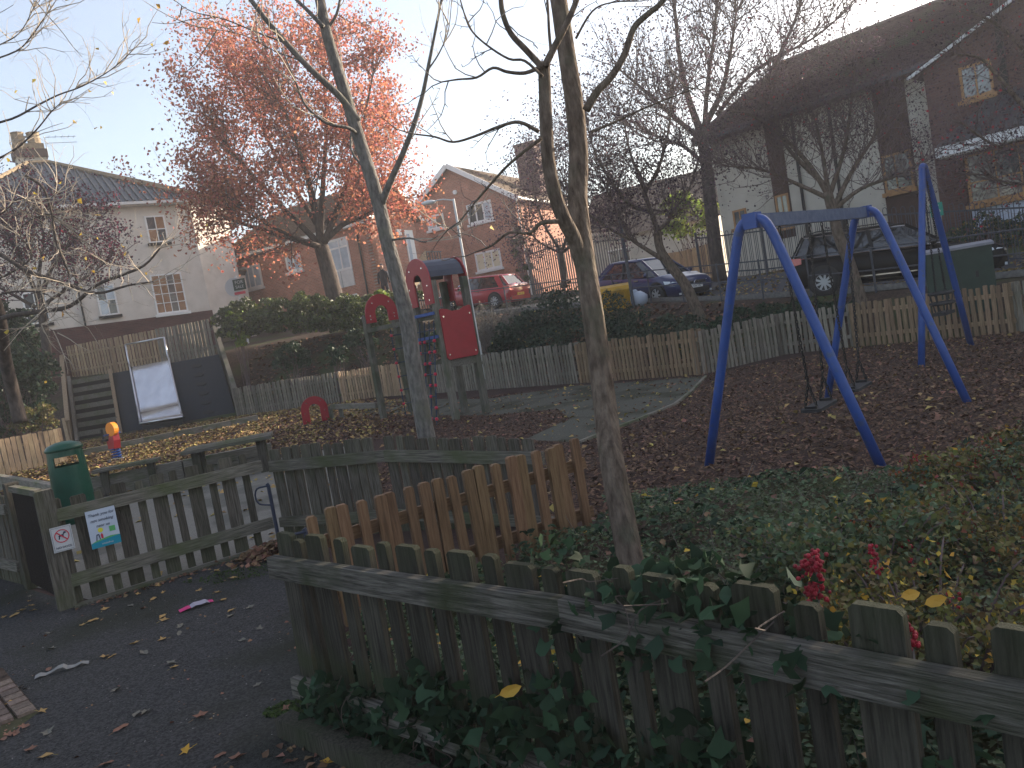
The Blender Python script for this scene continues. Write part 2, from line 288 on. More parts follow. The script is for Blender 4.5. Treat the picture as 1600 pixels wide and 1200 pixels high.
def thing(name, label, cat, loc=(0, 0, 0), rot=0, group=None):
    o = bpy.data.objects.new(name, None); col.objects.link(o); o.empty_display_size = .1
    o.location = loc; o.rotation_euler = (0, 0, rot); WM[o.name] = Matrix.Translation(loc) @ Matrix.Rotation(rot, 4, 'Z')
    return tag(o, label, cat, group)
def local(name, label, cat, group=None):   # prototype at the origin whose parts are built in its own space
    return thing(name, label, cat, (0, 0, 0), 0, group)
def tag(o, label, cat, group=None):
    o['label'] = label; o['category'] = cat
    if group: o['group'] = group
    return o
def struct(o): o['kind'] = 'structure'; return o
def copy_tree(o, parent=None):
    c = o.copy(); col.objects.link(c)
    if parent is not None: c.parent = parent
    for ch in list(o.children): copy_tree(ch, c)
    return c
def npmesh(name, V, F, mat):   # V (n,3), F (m,k) all faces with k corners
    m = bpy.data.meshes.new(name); k = F.shape[1]
    m.vertices.add(len(V)); m.vertices.foreach_set('co', V.astype(np.float32).ravel())
    m.loops.add(F.size); m.loops.foreach_set('vertex_index', F.astype(np.int32).ravel())
    m.polygons.add(len(F)); m.polygons.foreach_set('loop_start', np.arange(0, F.size, k, dtype=np.int32))
    m.update(calc_edges=True); m.materials.append(mat); return m
QUAD = (np.array([(-.5, 0, 0), (0, -.34, .06), (.5, 0, -.04), (0, .34, .06)]), np.array([(0, 1, 2, 3)]))
FOLD = (np.array([(-.5, 0, 0), (-.05, -.36, .14), (.5, 0, -.1), (-.05, .36, .14)]), np.array([(0, 1, 2), (0, 2, 3)]))
CHIP = (np.array([(-.5, -.16, 0), (.5, -.2, .03), (.45, .18, 0), (-.45, .14, .05)]), np.array([(0, 1, 2, 3)]))
IVY = (np.array([(-.42, 0, .0), (-.3, -.3, .06), (-.05, -.5, -.06), (.06, -.24, .1), (.58, 0, -.12), (.06, .24, .1), (-.05, .5, -.06), (-.3, .3, .06)]),
       np.array([(0, 1, 3), (1, 2, 3), (0, 3, 4), (0, 4, 5), (5, 6, 7), (0, 5, 7)]))
def scatter(name, P, size, mat, parent=None, shape=QUAD, tilt=None, kind='stuff', sjit=.35):
    P = np.asarray(P, float); n = len(P); V0, F0 = shape
    if tilt is None:   # any direction
        q = nr.normal(size=(n, 4)); q /= np.linalg.norm(q, axis=1)[:, None]
    else:
        a = nr.uniform(0, 2*np.pi, n); b = nr.normal(0, tilt, n); c = nr.uniform(0, 2*np.pi, n)
        q1 = np.stack([np.cos(a/2), 0*a, 0*a, np.sin(a/2)], 1); q2 = np.stack([np.cos(b/2), np.sin(b/2)*np.cos(c), np.sin(b/2)*np.sin(c), 0*b], 1)
        w1, x1, y1, z1 = q2.T; w2, x2, y2, z2 = q1.T
        q = np.stack([w1*w2-x1*x2-y1*y2-z1*z2, w1*x2+x1*w2+y1*z2-z1*y2, w1*y2-x1*z2+y1*w2+z1*x2, w1*z2+x1*y2-y1*x2+z1*w2], 1)
    ww, x, y, z = q.T
    Rm = np.stack([1-2*(y*y+z*z), 2*(x*y-ww*z), 2*(x*z+ww*y), 2*(x*y+ww*z), 1-2*(x*x+z*z), 2*(y*z-ww*x), 2*(x*z-ww*y), 2*(y*z+ww*x), 1-2*(x*x+y*y)], 1).reshape(n, 3, 3)
    S = np.asarray(size)*nr.uniform(1-sjit, 1+sjit, n)
    V = (np.einsum('nij,kj->nki', Rm, V0)*S[:, None, None]+P[:, None, :]).reshape(-1, 3)
    F = (F0[None]+(np.arange(n)*len(V0))[:, None, None]).reshape(-1, F0.shape[1])
    return link(name, npmesh(name, V, F, mat), parent, kind=kind)
def inpoly(x, y, poly):
    r = np.zeros(np.shape(x), bool); j = len(poly)-1
    for i in range(len(poly)):
        xi, yi = poly[i]; xj, yj = poly[j]
        if yi != yj: r ^= ((yi > y) != (yj > y)) & (x < (xj-xi)*(y-yi)/(yj-yi)+xi)
        j = i
    return r
def fill(poly, n, dens=None):   # n random points inside a polygon
    p = np.array(poly); out = []; tot = 0
    while tot < n:
        x = nr.uniform(p[:, 0].min(), p[:, 0].max(), n*2); y = nr.uniform(p[:, 1].min(), p[:, 1].max(), n*2)
        k = inpoly(x, y, poly)
        if dens is not None: k &= nr.random(n*2) < dens(x, y)
        out.append(np.stack([x[k], y[k]], 1)); tot += k.sum()
    return np.concatenate(out)[:n]
def smooth(pts, n=4):
    pts = [Vector(p) for p in pts]
    if len(pts) < 3: return pts
    o = []
    for i in range(len(pts)-1):
        a, b, c, d = pts[max(i-1, 0)], pts[i], pts[i+1], pts[min(i+2, len(pts)-1)]
        for k in range(n):
            t = k/n; o.append(.5*((2*b)+(c-a)*t+(2*a-5*b+4*c-d)*t*t+(3*b-a-3*c+d)*t*t*t))
    return o+[pts[-1]]

# ------------------------------------------------------------------ terrain
FLX = np.array([-60, -18.2, -10.5, -4.6, .94, 3.84, 6.0, 7.2, 9, 20, 60]); FLY = np.array([34, 32, 29.9, 27.1, 19.9, 16.2, 17.6, 16.5, 14.2, 9, 4])
KX = np.array([-60, -18.4, -10.4, -6, -3, .5, 2.5, 4.9, 6.5, 8.3, 11, 20, 60]); KY = np.array([38, 34.6, 34.2, 31.8, 31, 30, 27.4, 24, 20.8, 17.9, 15.9, 11.5, 6])
KZ = np.array([3.2, 2.6, 2.6, 2.45, 2.3, 2.05, 1.85, 1.55, 1.24, 1.0, .82, .6, .5])
def T(x, y):
    x = np.asarray(x, float); y = np.asarray(y, float)
    yf = np.interp(x, FLX, FLY); yk = np.interp(x, KX, KY); zk = np.interp(x, KX, KZ)
    t = np.clip((y-yf)/(yk-yf), 0, 1); t = t*t*(3-2*t)*.65+t*.35
    far = np.clip(y-yk-np.interp(x, [1, 5], [0, 3.3]), 0, np.interp(x, [1, 4, 8], [18, 8, 3.2]))*np.interp(x, [-12, -8, 1, 4, 9], [.1, .09, .06, .12, .26])
    return t*zk+far
def t1(x, y): return float(T(x, y))
def sheet(name, xs, ys, mat, dz=0, mask=None):
    X, Y = np.meshgrid(xs, ys); Z = T(X, Y)+dz; n = len(xs)
    i = np.arange(len(ys)-1)[:, None]*n+np.arange(n-1)[None]; F = np.stack([i, i+1, i+n+1, i+n], -1).reshape(-1, 4)
    o = link(name, npmesh(name, np.stack([X, Y, Z], -1).reshape(-1, 3), F, mat)); o.data.shade_smooth(); return struct(o)
def polysheet(name, poly, z, mat, sub=0):
    m = bpy.data.meshes.new(name); m.from_pydata([(x, y, z) for x, y in poly], [], [tuple(range(len(poly)))]); m.materials.append(mat)
    if sum(poly[i-1][0]*poly[i][1]-poly[i][0]*poly[i-1][1] for i in range(len(poly))) < 0: m.flip_normals()
    return struct(link(name, m))
gx = np.unique(np.concatenate([np.linspace(-300, -40, 12), np.linspace(-40, -12, 36), np.linspace(-12, 16, 100), np.linspace(16, 40, 24), np.linspace(40, 300, 12)]))
gy = np.unique(np.concatenate([np.linspace(-100, 0, 10), np.linspace(0, 12, 16), np.linspace(12, 38, 110), np.linspace(38, 70, 18), np.linspace(70, 400, 14)]))
ground = sheet('ground', gx, gy, M['soil'])
PLAY = [(-30, -6), (-30, 33), (-18.2, 31.9), (-10.5, 29.8), (-4.6, 27), (.94, 19.8), (3.84, 16.1), (6.0, 17.5), (7.2, 16.4), (9, 14.1), (20, 8.9), (20, -6)]
polysheet('bark_chip_ground', PLAY, .004, M['chips'])
polysheet('asphalt_path', [(-14, -5), (2.6, -5), (2.6, -.35), (.95, 1.44), (.05, 2.44), (-1.2, 3.6), (-1.3, 4.7), (-2.4, 7.36), (-3.77, 6.38), (-4.65, 7.2), (-8, 11), (-14, 14)], .008, M['asphalt'])
polysheet('inner_paving', [(-2.43, 7.4), (-3.72, 6.46), (-4.65, 7.26), (-9.2, 13.2), (-7.1, 12.7), (-4.6, 14.1), (-3.0, 14.2), (-2.2, 12.5), (-2.1, 7.4)], .012, M['yard'])
PATH = [(0.044,11.269),(0.775,10.118),(1.731,11.409),(2.449,12.339),(3.809,15.678),(2.672,16.795),(1.456,18.454),(-0.662,18.949),(-3.029,23.313),(-5.209,24.725),(-4.597,21.636),(-2.064,17.522),(-0.59,15.307),(0.742,14.336),(0.816,12.736)]
polysheet('curved_path', PATH, .010, M['path'])
e = MB(); ep = [(0.725,10.12),(1.165,10.671),(1.709,11.284),(2.417,12.193),(2.966,13.444),(3.741,15.463)]
for a, b in zip(ep, ep[1:]): e.bar((*a, .015), (*b, .015), .05, .06)
struct(e.obj('path_edging', M['wood_mid_h']))
# moss patches and the damp patch at the gate
for nm, c, rx, ry in (('moss_patch', (-1.294,3.745), .16, .1), ('moss_patch', (-2.364,6.468), .55, .22)):
    P = [(c[0]+rx*math.cos(t)*rng.uniform(.75, 1.15), c[1]+ry*math.sin(t)*rng.uniform(.75, 1.15)) for t in np.linspace(0, 2*math.pi, 18)[:-1]]
    k = fill(P, 500); o = scatter(nm, np.c_[k, np.full(len(k), .014)], .022, M['moss'], tilt=.8)

# brick corner of the paving, lower left: every brick its own piece
bp = polysheet('brick_paving', [(-4.277,5.645),(-3.576,5.089),(-2.836,4.238),(-2.871,3.947),(-3.088,3.835)], .0095, M['soil'])
ba = Vector((*(-2.847,4.256), 0)); bu = (Vector((*(-3.56,5.064), 0))-ba).normalized(); bv = (Vector((*(-2.938,4.053), 0))-ba).normalized()
bn = Vector((-bu.y, bu.x, 0)); bn = bn if bn.dot(bv) > 0 else -bn; bm_ = MB(); hx, hy = .049, .049
bm_.add([(-hx, -hy, .0), (hx, -hy, .0), (hx, hy, .0), (-hx, hy, .0), (-hx+.004, -hy+.004, .03), (hx-.004, -hy+.004, .03), (hx-.004, hy-.004, .03), (-hx+.004, hy-.004, .03)], [(4, 5, 6, 7), (0, 1, 5, 4), (1, 2, 6, 5), (2, 3, 7, 6), (3, 0, 4, 7)]); bme = bm_.mesh('brick', M['brick_pave'])
for i in range(7):
    for j in range(5):
        c = ba+bu*(.055+.108*i)+bn*(.056+.109*j)
        o = link('brick', bme, bp, (c.x, c.y, rng.uniform(-.007, -.001)), (rng.uniform(-.02, .02), rng.uniform(-.02, .02), math.atan2(bu.y, bu.x)+rng.uniform(-.02, .02)))

# road, pavement and kerb along the top of the bank
def ribbon(name, off0, off1, dz, mat, x0=-2.5, x1=45, th=None):
    xs = np.concatenate([np.linspace(x0, 12, 70), np.linspace(12.5, x1, 20)]); ys = np.interp(xs, KX, KY)
    ys = np.convolve(np.pad(ys, 4, mode='edge'), np.ones(9)/9, 'valid'); d = np.stack([np.gradient(xs), np.gradient(ys)], 1); d /= np.linalg.norm(d, axis=1)[:, None]
    nn = np.stack([-d[:, 1], d[:, 0]], 1); P = []; k = 5
    for i in range(k): 
        o = off0+(off1-off0)*i/(k-1); q = np.stack([xs, ys], 1)+nn*o; P.append(np.c_[q, T(q[:, 0], q[:, 1])+dz])
    V = np.stack(P, 1); nx = len(xs); 
    idx = np.arange(nx-1)[:, None]*k+np.arange(k-1)[None]; F = np.stack([idx, idx+k, idx+k+1, idx+1], -1).reshape(-1, 4)
    V = V.reshape(-1, 3)
    if th:   # give it a front step
        b = V.reshape(nx, k, 3)[:, 0].copy(); b[:, 2] -= th; n0 = len(V); V = np.concatenate([V, b]); i = np.arange(nx-1); F = np.concatenate([F, np.stack([n0+i, n0+i+1, (i+1)*k, i*k], -1)])
    return struct(link(name, npmesh(name, V, F, mat)))
ribbon('road', .5, 4.3, .06, M['road'])
ribbon('verge', 4.3, 9.5, .14, M['verge'], x0=1, th=.12)
ribbon('kerb', .38, .5, .16, M['pave'], th=.14)

ASP = [(-6, 9), (-4.6, 7.1), (-3.8, 6.3), (-2.4, 7.2), (-1.3, 4.6), (-1.25, 3.6), (0, 2.35), (.9, 1.4), (.6, 1), (-1.5, 1.2), (-5, 4), (-8, 8)]
k = fill(ASP, 2600, lambda x, y: np.clip(3/np.hypot(x, y), .1, 1)); scatter('grit', np.c_[k, np.full(len(k), .0095)], .0085, M['grit'], shape=CHIP, tilt=.5, sjit=.7)
k = fill(ASP, 420, lambda x, y: np.clip(3/np.hypot(x, y), .1, 1)); scatter('leaf_crumbs', np.c_[k, np.full(len(k), .011)], .02, M['leaf_brown'], shape=FOLD, tilt=.4, sjit=.7)
for a_, b_ in (((-3.7, 6.3), (-2.4, 7.25)), ((-1.3, 3.5), (.2, 2.1))):   # bits swept up along the fence feet
    t_ = nr.random(150); k = np.outer(1-t_, a_)+np.outer(t_, b_)+nr.normal(0, .05, (150, 2))+(.0, -.06); scatter('leaf_crumbs', np.c_[k, np.full(150, .014)], .035, M['leaf_brown'], shape=FOLD, tilt=.5, sjit=.6)

# mulch: loose bark chips, fallen leaves
def pat(x, y): return np.clip(.5+.35*np.sin(1.7*x+2.3*y)*np.sin(2.9*x-1.3*y+1)+.35*np.sin(5.1*x+3.7*y+2)*np.sin(4.3*y-3.1*x), .06, 1)
def clear(x, y): return ~inpoly(x, y, PATH)
near = [(-1.95, 7.6), (-2.05, 14.3), (-4.6, 14.4), (-7, 13.2), (-10, 20), (-1, 20), (3.8, 16), (7, 16.3), (9.5, 13.6), (9.5, 5), (3.2, 5.2), (1.6, 6.5), (.4, 6.2), (-1.9, 7.4)]
k = fill(near, 90000, lambda x, y: clear(x, y)*np.clip(9/y, .15, 1)); scatter('bark_chips', np.c_[k, nr.uniform(.008, .025, len(k))], .038, M['chip'], shape=CHIP, tilt=.45, sjit=.6)
k = fill(near, 3000, lambda x, y: np.clip(10/y, .15, 1)*np.clip(.45+.12*(x-1), .25, 1)*pat(x, y)); scatter('fallen_leaves', np.c_[k, nr.uniform(.015, .04, len(k))], .06, M['leaf_brown'], shape=FOLD, tilt=.5, sjit=.6)
k = fill(near, 900, lambda x, y: np.clip(10/y, .15, 1)*pat(y, x)); scatter('fallen_leaves', np.c_[k, nr.uniform(.02, .04, len(k))], .058, M['leaf_gold'], shape=FOLD, tilt=.5, sjit=.6)
left = [(-26, 12), (-26, 30), (-17, 30.5), (-10.5, 29.6), (-5, 26.8), (-2, 21), (-2.2, 14.5), (-4.6, 14.3), (-7, 12.5), (-9, 13)]
k = fill(left, 30000, lambda x, y: np.clip(.15+.14*(-x-2), .08, 1)*pat(x, y)); scatter('fallen_leaves', np.c_[k, nr.uniform(.012, .06, len(k))], .085, M['leaf_gold'], shape=FOLD, tilt=.5, sjit=.5)
k = fill(left, 18000); scatter('fallen_leaves', np.c_[k, nr.uniform(.012, .05, len(k))], .08, M['leaf_brown'], shape=FOLD, tilt=.5)
k = fill([(-9, 13), (-7, 12.5), (-4.6, 14), (-2.3, 13.5), (-2.1, 7.6), (-3.7, 6.6), (-4.6, 7.4)], 170); scatter('fallen_leaves', np.c_[k, nr.uniform(.016, .03, len(k))], .09, M['leaf_gold'], shape=FOLD, tilt=.35)
k = fill(PATH, 130); scatter('fallen_leaves', np.c_[k, nr.uniform(.014, .03, len(k))], .09, M['leaf_gold'], shape=FOLD, tilt=.35)
bank = [(-10.4, 30), (-4.6, 27.3), (.8, 20.2), (3.8, 16.6), (6, 17.8), (7.5, 16.9), (8.2, 17.6), (6.3, 20.7), (2.4, 27.2), (.4, 29.8), (-3, 30.8), (-6, 31.6), (-10.4, 34)]
k = fill(bank, 5200); scatter('bank_leaf_litter', np.c_[k, T(k[:, 0], k[:, 1])+.03], .13, M['leaf_brown'], shape=FOLD, tilt=.6)
k = fill([(4, 28), (9.5, 23.5), (14, 18.5), (12, 16.8), (8.5, 21), (4.2, 26.5)], 1500); scatter('verge_leaf_litter', np.c_[k, T(k[:, 0], k[:, 1])+.16], .1, M['leaf_gold'], shape=FOLD, tilt=.5)
# drift of brown leaves in the gate corner
c = (-2.324,6.941); q = nr.normal(0, 1, (330, 2))*(.16, .13)+c; rr = np.hypot((q[:, 0]-c[0])/.35, (q[:, 1]-c[1])/.3)
scatter('leaf_drift', np.c_[q, .02+.12*np.clip(1-rr, 0, 1)*nr.random(330)], .075, M['leaf_brown'], shape=FOLD, tilt=.7)

# ------------------------------------------------------------------ buildings
class Fr:   # facade frame: a along the wall, b out of it, z up
    def __init__(s, o, u): s.o = Vector((o[0], o[1], 0)); s.u = Vector((u[0], u[1], 0)).normalized(); s.n = Vector((s.u.y, -s.u.x, 0))
    def p(s, a, b, z): q = s.o+s.u*a+s.n*b; return (q.x, q.y, z)
    def box(s, m, a0, a1, b0, b1, z0, z1): return m.hexa([s.p(a0, b1, z0), s.p(a1, b1, z0), s.p(a1, b0, z0), s.p(a0, b0, z0), s.p(a0, b1, z1), s.p(a1, b1, z1), s.p(a1, b0, z1), s.p(a0, b0, z1)])
    def side(s, a, b): return Fr(s.p(a, b, 0), -s.n)   # the wall going back from the right-hand corner
def wallmesh(fr, a0, a1, zb, prof, th, mat, name, parent):   # wall panel with a top profile [(a,z)...], brick uvs
    poly = [(a0, zb), (a1, zb)]+[(a, z) for a, z in reversed(prof)]
    m = MB(); k = len(poly); m.v = [fr.p(a, 0, z) for a, z in poly]+[fr.p(a, -th, z) for a, z in poly]
    m.f = [tuple(range(k)), tuple(reversed(range(k, 2*k)))]+[(i, k+i, k+(i+1) % k, (i+1) % k) for i in range(k)]
    m.uv = [(a, z) for a, z in poly]*2
    return m.obj(name, mat, parent)
def window(house, fr, a0, a1, z0, z1, cols, rows, mf, mg, sill=True, fw=.07, bw=.04, sm=None, proud=.03, out=.0):
    m = MB(); b0, b1 = out-.05, out+proud
    fr.box(m, a0, a0+fw, b0, b1, z0, z1); fr.box(m, a1-fw, a1, b0, b1, z0, z1); fr.box(m, a0+fw, a1-fw, b0, b1, z0, z0+fw); fr.box(m, a0+fw, a1-fw, b0, b1, z1-fw, z1)
    ca = [a0+fw+(a1-a0-2*fw)*c for c in cols]; cz = [z0+fw+(z1-z0-2*fw)*r for r in rows]
    for a in ca[1:-1]: fr.box(m, a-bw/2, a+bw/2, b0, b1-.006, z0+fw, z1-fw)
    for z in cz[1:-1]: fr.box(m, a0+fw, a1-fw, b0, b1-.012, z-bw/2, z+bw/2)
    wn = m.obj('window', mf, house)
    for i in range(len(ca)-1):
        for j in range(len(cz)-1):
            g = MB(); fr.box(g, ca[i], ca[i+1], out+.001, out+.008+.001*((i+j) % 2), cz[j], cz[j+1]); g.obj('pane', mg[(i*7+j*3) % len(mg)] if isinstance(mg, list) else mg, wn)
    if sill:
        g = MB(); fr.box(g, a0-.08, a1+.08, out, out+.13, z0-.13, z0-.004); g.obj('sill', sm or mf, wn)
    return wn
def slopes(m, fr, a0, a1, b0, z0, b1, z1, th=.12):   # roof slab from eave line (b0,z0) to ridge line (b1,z1)
    return m.hexa([fr.p(a0, b0, z0), fr.p(a1, b0, z0), fr.p(a1, b1, z1), fr.p(a0, b1, z1), fr.p(a0, b0, z0+th), fr.p(a1, b0, z0+th), fr.p(a1, b1, z1+th), fr.p(a0, b1, z1+th)])

# --- cream house with the slate-black hipped roof
F = Fr((-18.568, 34.8), (.826, .564))
H = thing('cream_house', 'cream rendered two storey house with black pantiled hipped roof behind the slide', 'house', F.p(3, 0, 3.4))
ZB, ZE = 4.72, 9.82; A0, A1 = -3.2, 6.12
wallmesh(F, A0, A1, ZB, [(A0, ZE), (A1, ZE)], .3, M['render'], 'wall', H)
Sd = Fr(F.p(A1, 0, 0), (.43, .9))
wallmesh(Sd, 0, 2.3, 3.4, [(0, ZE), (2.3, ZE)], .3, M['render'], 'wall', H)
Bk = Fr(Sd.p(2.3, 0, 0), (-.3, .95)); wallmesh(Bk, 0, 7, 3.4, [(0, ZE), (7, ZE)], .3, M['render'], 'wall', H)
Lf = Fr(F.p(A0, -9, 0), F.n); wallmesh(Lf, 0, 9, 3.4, [(0, ZE), (9, ZE)], .3, M['render'], 'wall', H)
p = MB(); F.box(p, A0-.05, A1+.06, -.3, .05, 3.0, ZB); p.uv = None
pl = wallmesh(Fr(F.p(0, .06, 0), F.u), A0-.05, A1+.06, 2.4, [(A0-.05, ZB), (A1+.06, ZB)], .4, M['brick_dark'], 'plinth', H)
window(H, F, 4.02, 4.88, 8.08, 9.32, [0, .5, 1], [0, .5, 1], M['white'], [M['glass_brown'], M['glass']], sm=M['black'])
window(H, F, 3.74, 5.12, 4.82, 6.64, [0, .25, .5, .75, 1], [0, .25, .5, .75, 1], M['white'], [M['glass_brown'], M['glass_brown'], M['glass_gold']], sill=True, bw=.035)
window(H, F, 1.42, 2.2, 5.05, 6.42, [0, .5, 1], [0, .5, 1], M['white'], [M['glass_blue'], M['glass']], sm=M['black'])
window(H, F, -1.4, -.5, 5.05, 6.42, [0, .5, 1], [0, .5, 1], M['white'], M['glass'], sm=M['black'])
v = MB(); F.box(v, 2.1, 2.32, 0, .02, 9.25, 9.42); v.obj('air_vent', M['grey_metal'], H)
g = MB(); F.box(g, A0-.3, A1+.3, .32, .44, ZE-.02, ZE+.1); g.obj('gutter', M['offwhite'], H)
g = MB(); F.box(g, A0-.2, A1+.2, 0, .31, ZE-.06, ZE-.02); g.obj('soffit', M['offwhite'], H)
g = MB(); g.tube([F.p(.75, .4, ZE-.02), F.p(.75, .1, ZE-.3), F.p(.75, .07, ZB)], .045, 6); g.obj('downpipe', M['black'], H)
# hipped roof: ridge runs along the house
r0, r1, rb, RZ = .35, 1.3, -4.6, 13.0
ev = [F.p(A0-.35, .4, ZE+.1), F.p(A1+.35, .4, ZE+.1), Sd.p(2.6, .35, ZE+.1), Bk.p(7, .35, ZE+.1), F.p(A0-.35, -9.4, ZE+.1)]
ra, rc = F.p(r0, rb, RZ), F.p(r1, rb, RZ)
m = MB(); m.add(ev+[ra, rc], [(0, 1, 6, 5), (1, 2, 6), (2, 3, 6), (3, 4, 5, 6), (4, 0, 5)]); rf = m.obj('roof', M['tile_dark'], H)
eN = Vector(ev[0]); eD = Vector(ev[1])-eN; hp = Vector(rc); hq = Vector(ra)
def roofz(a, t):   # point on the front slope: a along the eave 0..1, t up
    return eN+eD*a+(hq+(hp-hq)*a-(eN+eD*a))*t
for i in range(34):   # pantile rolls running up the front slope
    a = (i+.5)/34; s_ = Vector(F.p(A0-.35+a*(A1-A0+.7), .4, ZE+.1)); aa = A0-.35+a*(A1-A0+.7)
    tm = min(1, (A1+.35-aa)/(A1+.35-r1) if aa > r1 else 1, (aa-(A0-.35))/(r0-(A0-.35)) if aa < r0 else 1)
    e_ = Vector(F.p(aa, .4+(rb-.4)*tm, ZE+.1+(RZ-ZE-.1)*tm)); g = MB(); g.tube([s_+Vector((0, 0, .03)), e_+Vector((0, 0, .03))], .055, 5); g.obj('tile_row', M['tile_dark'], H)
g = MB(); 
for a, b in ((ra, rc), (rc, ev[1]), (ra, ev[0]), (rc, ev[2])): g.tube([Vector(a)+Vector((0, 0, .04)), Vector(b)+Vector((0, 0, .06))], .11, 6)
g.obj('ridge_tile', M['tile_ridge'], H)
ch = (-22.008,41.5,13.925); CF = Fr(ch[:2], F.u)
g = MB(); CF.box(g, -.75, .6, -.8, .1, 10.6, 14.05); ck = g.obj('chimney', M['render_white'], H)
g = MB(); CF.box(g, -.85, .7, -.9, .2, 14.05, 14.45); g.obj('chimney_cap', M['brick_dark'], ck)
g = MB(); CF.box(g, -.75, .6, -.8, .1, 14.45, 14.75); g.obj('chimney_cap', M['tile_ridge'], ck)
for a in (-.45, .25):
    g = MB(); g.tube([CF.p(a, -.35, 14.75), CF.p(a, -.35, 14.9), CF.p(a, -.35, 15.3), CF.p(a, -.35, 15.38)], [.34, .31, .29, .33], 10); g.obj('chimney_pot', M['tile_ridge'], ck)
g = MB(); g.tube([CF.p(.75, -.3, 14.2), CF.p(.75, -.3, 15.2)], .02, 5); g.tube([CF.p(.7, -.3, 15.15), CF.p(2.2, -.3, 15.2)], .014, 4); g.tube([CF.p(.7, -.3, 14.85), CF.p(2.2, -.3, 14.9)], .014, 4)
for a in (.95, 1.25, 1.55, 1.85, 2.1): g.tube([CF.p(a, -.55, 15.18), CF.p(a, -.05, 15.18)], .01, 4)
g.obj('aerial', M['grey_metal'], H)
X = thing('garden_outbuilding', 'low cream rendered annexe wall beside the cream house above the hedge', 'outbuilding', (-14.394,41,4.422))
XF = Fr((-14.992,40.2), (.93, .35)); wallmesh(XF, 0, 2.7, 3.0, [(0, 6.55), (2.7, 6.4)], 2.2, M['render'], 'wall', X)
g = MB(); XF.box(g, -.05, 2.8, -2.3, .1, 6.58, 6.68); g.obj('coping', M['tile_brown'], X)

# --- brick flats in the middle
F = Fr((-14.619, 45), (.858, -.513)); L = 10.52; ZE = 7.75
H = thing('brick_flats', 'red brick two storey flats with hipped brown roof behind the russet tree', 'building', F.p(5, 0, 3.6))
wallmesh(F, 0, L, 2.5, [(0, ZE), (L, ZE)], .3, M['brick'], 'wall', H)
S = F.side(L, 0); wallmesh(S, 0, 3.8, 2.5, [(0, ZE), (1.9, 9.75), (3.8, ZE)], .3, M['brick'], 'wall', H)
Lw = Fr(F.p(0, -3.8, 0), F.n); wallmesh(Lw, 0, 3.8, 2.5, [(0, ZE), (3.8, ZE)], .3, M['brick'], 'wall', H)
WH = M['white']; GB = M['glass_blue']
window(H, F, 1.05, 2.66, 5.95, 7.2, [0, .36, .66, 1], [0, 1], WH, GB, fw=.11, bw=.09)
window(H, F, 4.6, 5.7, 6.3, 7.2, [0, .5, 1], [0, 1], WH, GB, fw=.11, bw=.09)
window(H, F, 7.45, 9.02, 5.75, 7.38, [0, .62, 1], [0, .75, 1], WH, GB, sill=False, fw=.11, bw=.09)
g = MB(); F.box(g, 7.45, 9.02, -.02, .05, 4.92, 5.74); sp = g.obj('spandrel_panel', M['offwhite'], H)
g = MB(); F.box(g, 8.22, 8.25, .05, .06, 4.92, 5.74); g.obj('panel_joint', M['grey_metal'], sp)
window(H, F, 7.3, 9.0, 3.2, 4.5, [0, .62, 1], [0, .75, 1], WH, M['offwhite'], fw=.11, bw=.09)
window(H, F, 4.2, 5.6, 3.9, 4.75, [0, .5, 1], [0, 1], WH, GB, fw=.11, bw=.09)
window(H, F, 1.2, 2.6, 3.7, 4.75, [0, .5, 1], [0, 1], WH, GB, fw=.11, bw=.09)
g = MB(); F.box(g, -.3, L+.3, .3, .36, ZE-.05, ZE+.15); F.box(g, -.3, L+.2, .0, .3, ZE-.05, ZE); g.obj('fascia', WH, H)
g = MB(); g.tube([F.p(9.75, .3, ZE-.05), F.p(9.75, .08, ZE-.3), F.p(9.75, .08, 2.6)], .05, 6); g.obj('downpipe', M['black'], H)
m = MB(); e0, e1, e2, e3 = F.p(-.4, .42, ZE+.12), F.p(L+.35, .42, ZE+.12), F.p(L+.35, -4.2, ZE+.12), F.p(-.4, -4.2, ZE+.12); q0, q1 = F.p(2.6, -1.9, 9.95), F.p(L+.35, -1.9, 9.95)
m.add([e0, e1, e2, e3, q0, q1], [(0, 1, 5, 4), (3, 4, 5, 2), (0, 4, 3)]); rf = m.obj('roof', M['tile_brown'], H)
for i in range(1, 22):
    t = i/22; g = MB(); a = Vector(e0)+(Vector(q0)-Vector(e0))*t; b = Vector(e1)+(Vector(q1)-Vector(e1))*t; g.bar(a+Vector((0, 0, .02)), b+Vector((0, 0, .02)), .1, .03); g.obj('tile_course', M['tile_brown'], H)
g = MB(); g.tube([q0, q1], .1, 6); g.tube([e0, q0], .09, 6); g.obj('ridge_tile', M['tile_brown'], H)
g = MB(); 
for (b0, z0, b1, z1) in ((-.3, ZE+.06, 1.9, 9.9), (4.1, ZE+.06, 1.9, 9.9)): g.bar(S.p(b0, .36, z0), S.p(b1, .36, z1), .06, .22)
g.obj('bargeboard', WH, H)
d = MB(); S.box(d, 2.7, 3.4, -.03, .05, 5.3, 7.4); dr = d.obj('door', WH, H)
d = MB(); S.box(d, 2.8, 3.05, .05, .056, 5.5, 7.2); d.obj('door_panel', GB, dr)
d = MB(); S.box(d, 1.9, 2.25, 0, .2, 7.1, 7.4); d.obj('flood_lamp', WH, H)
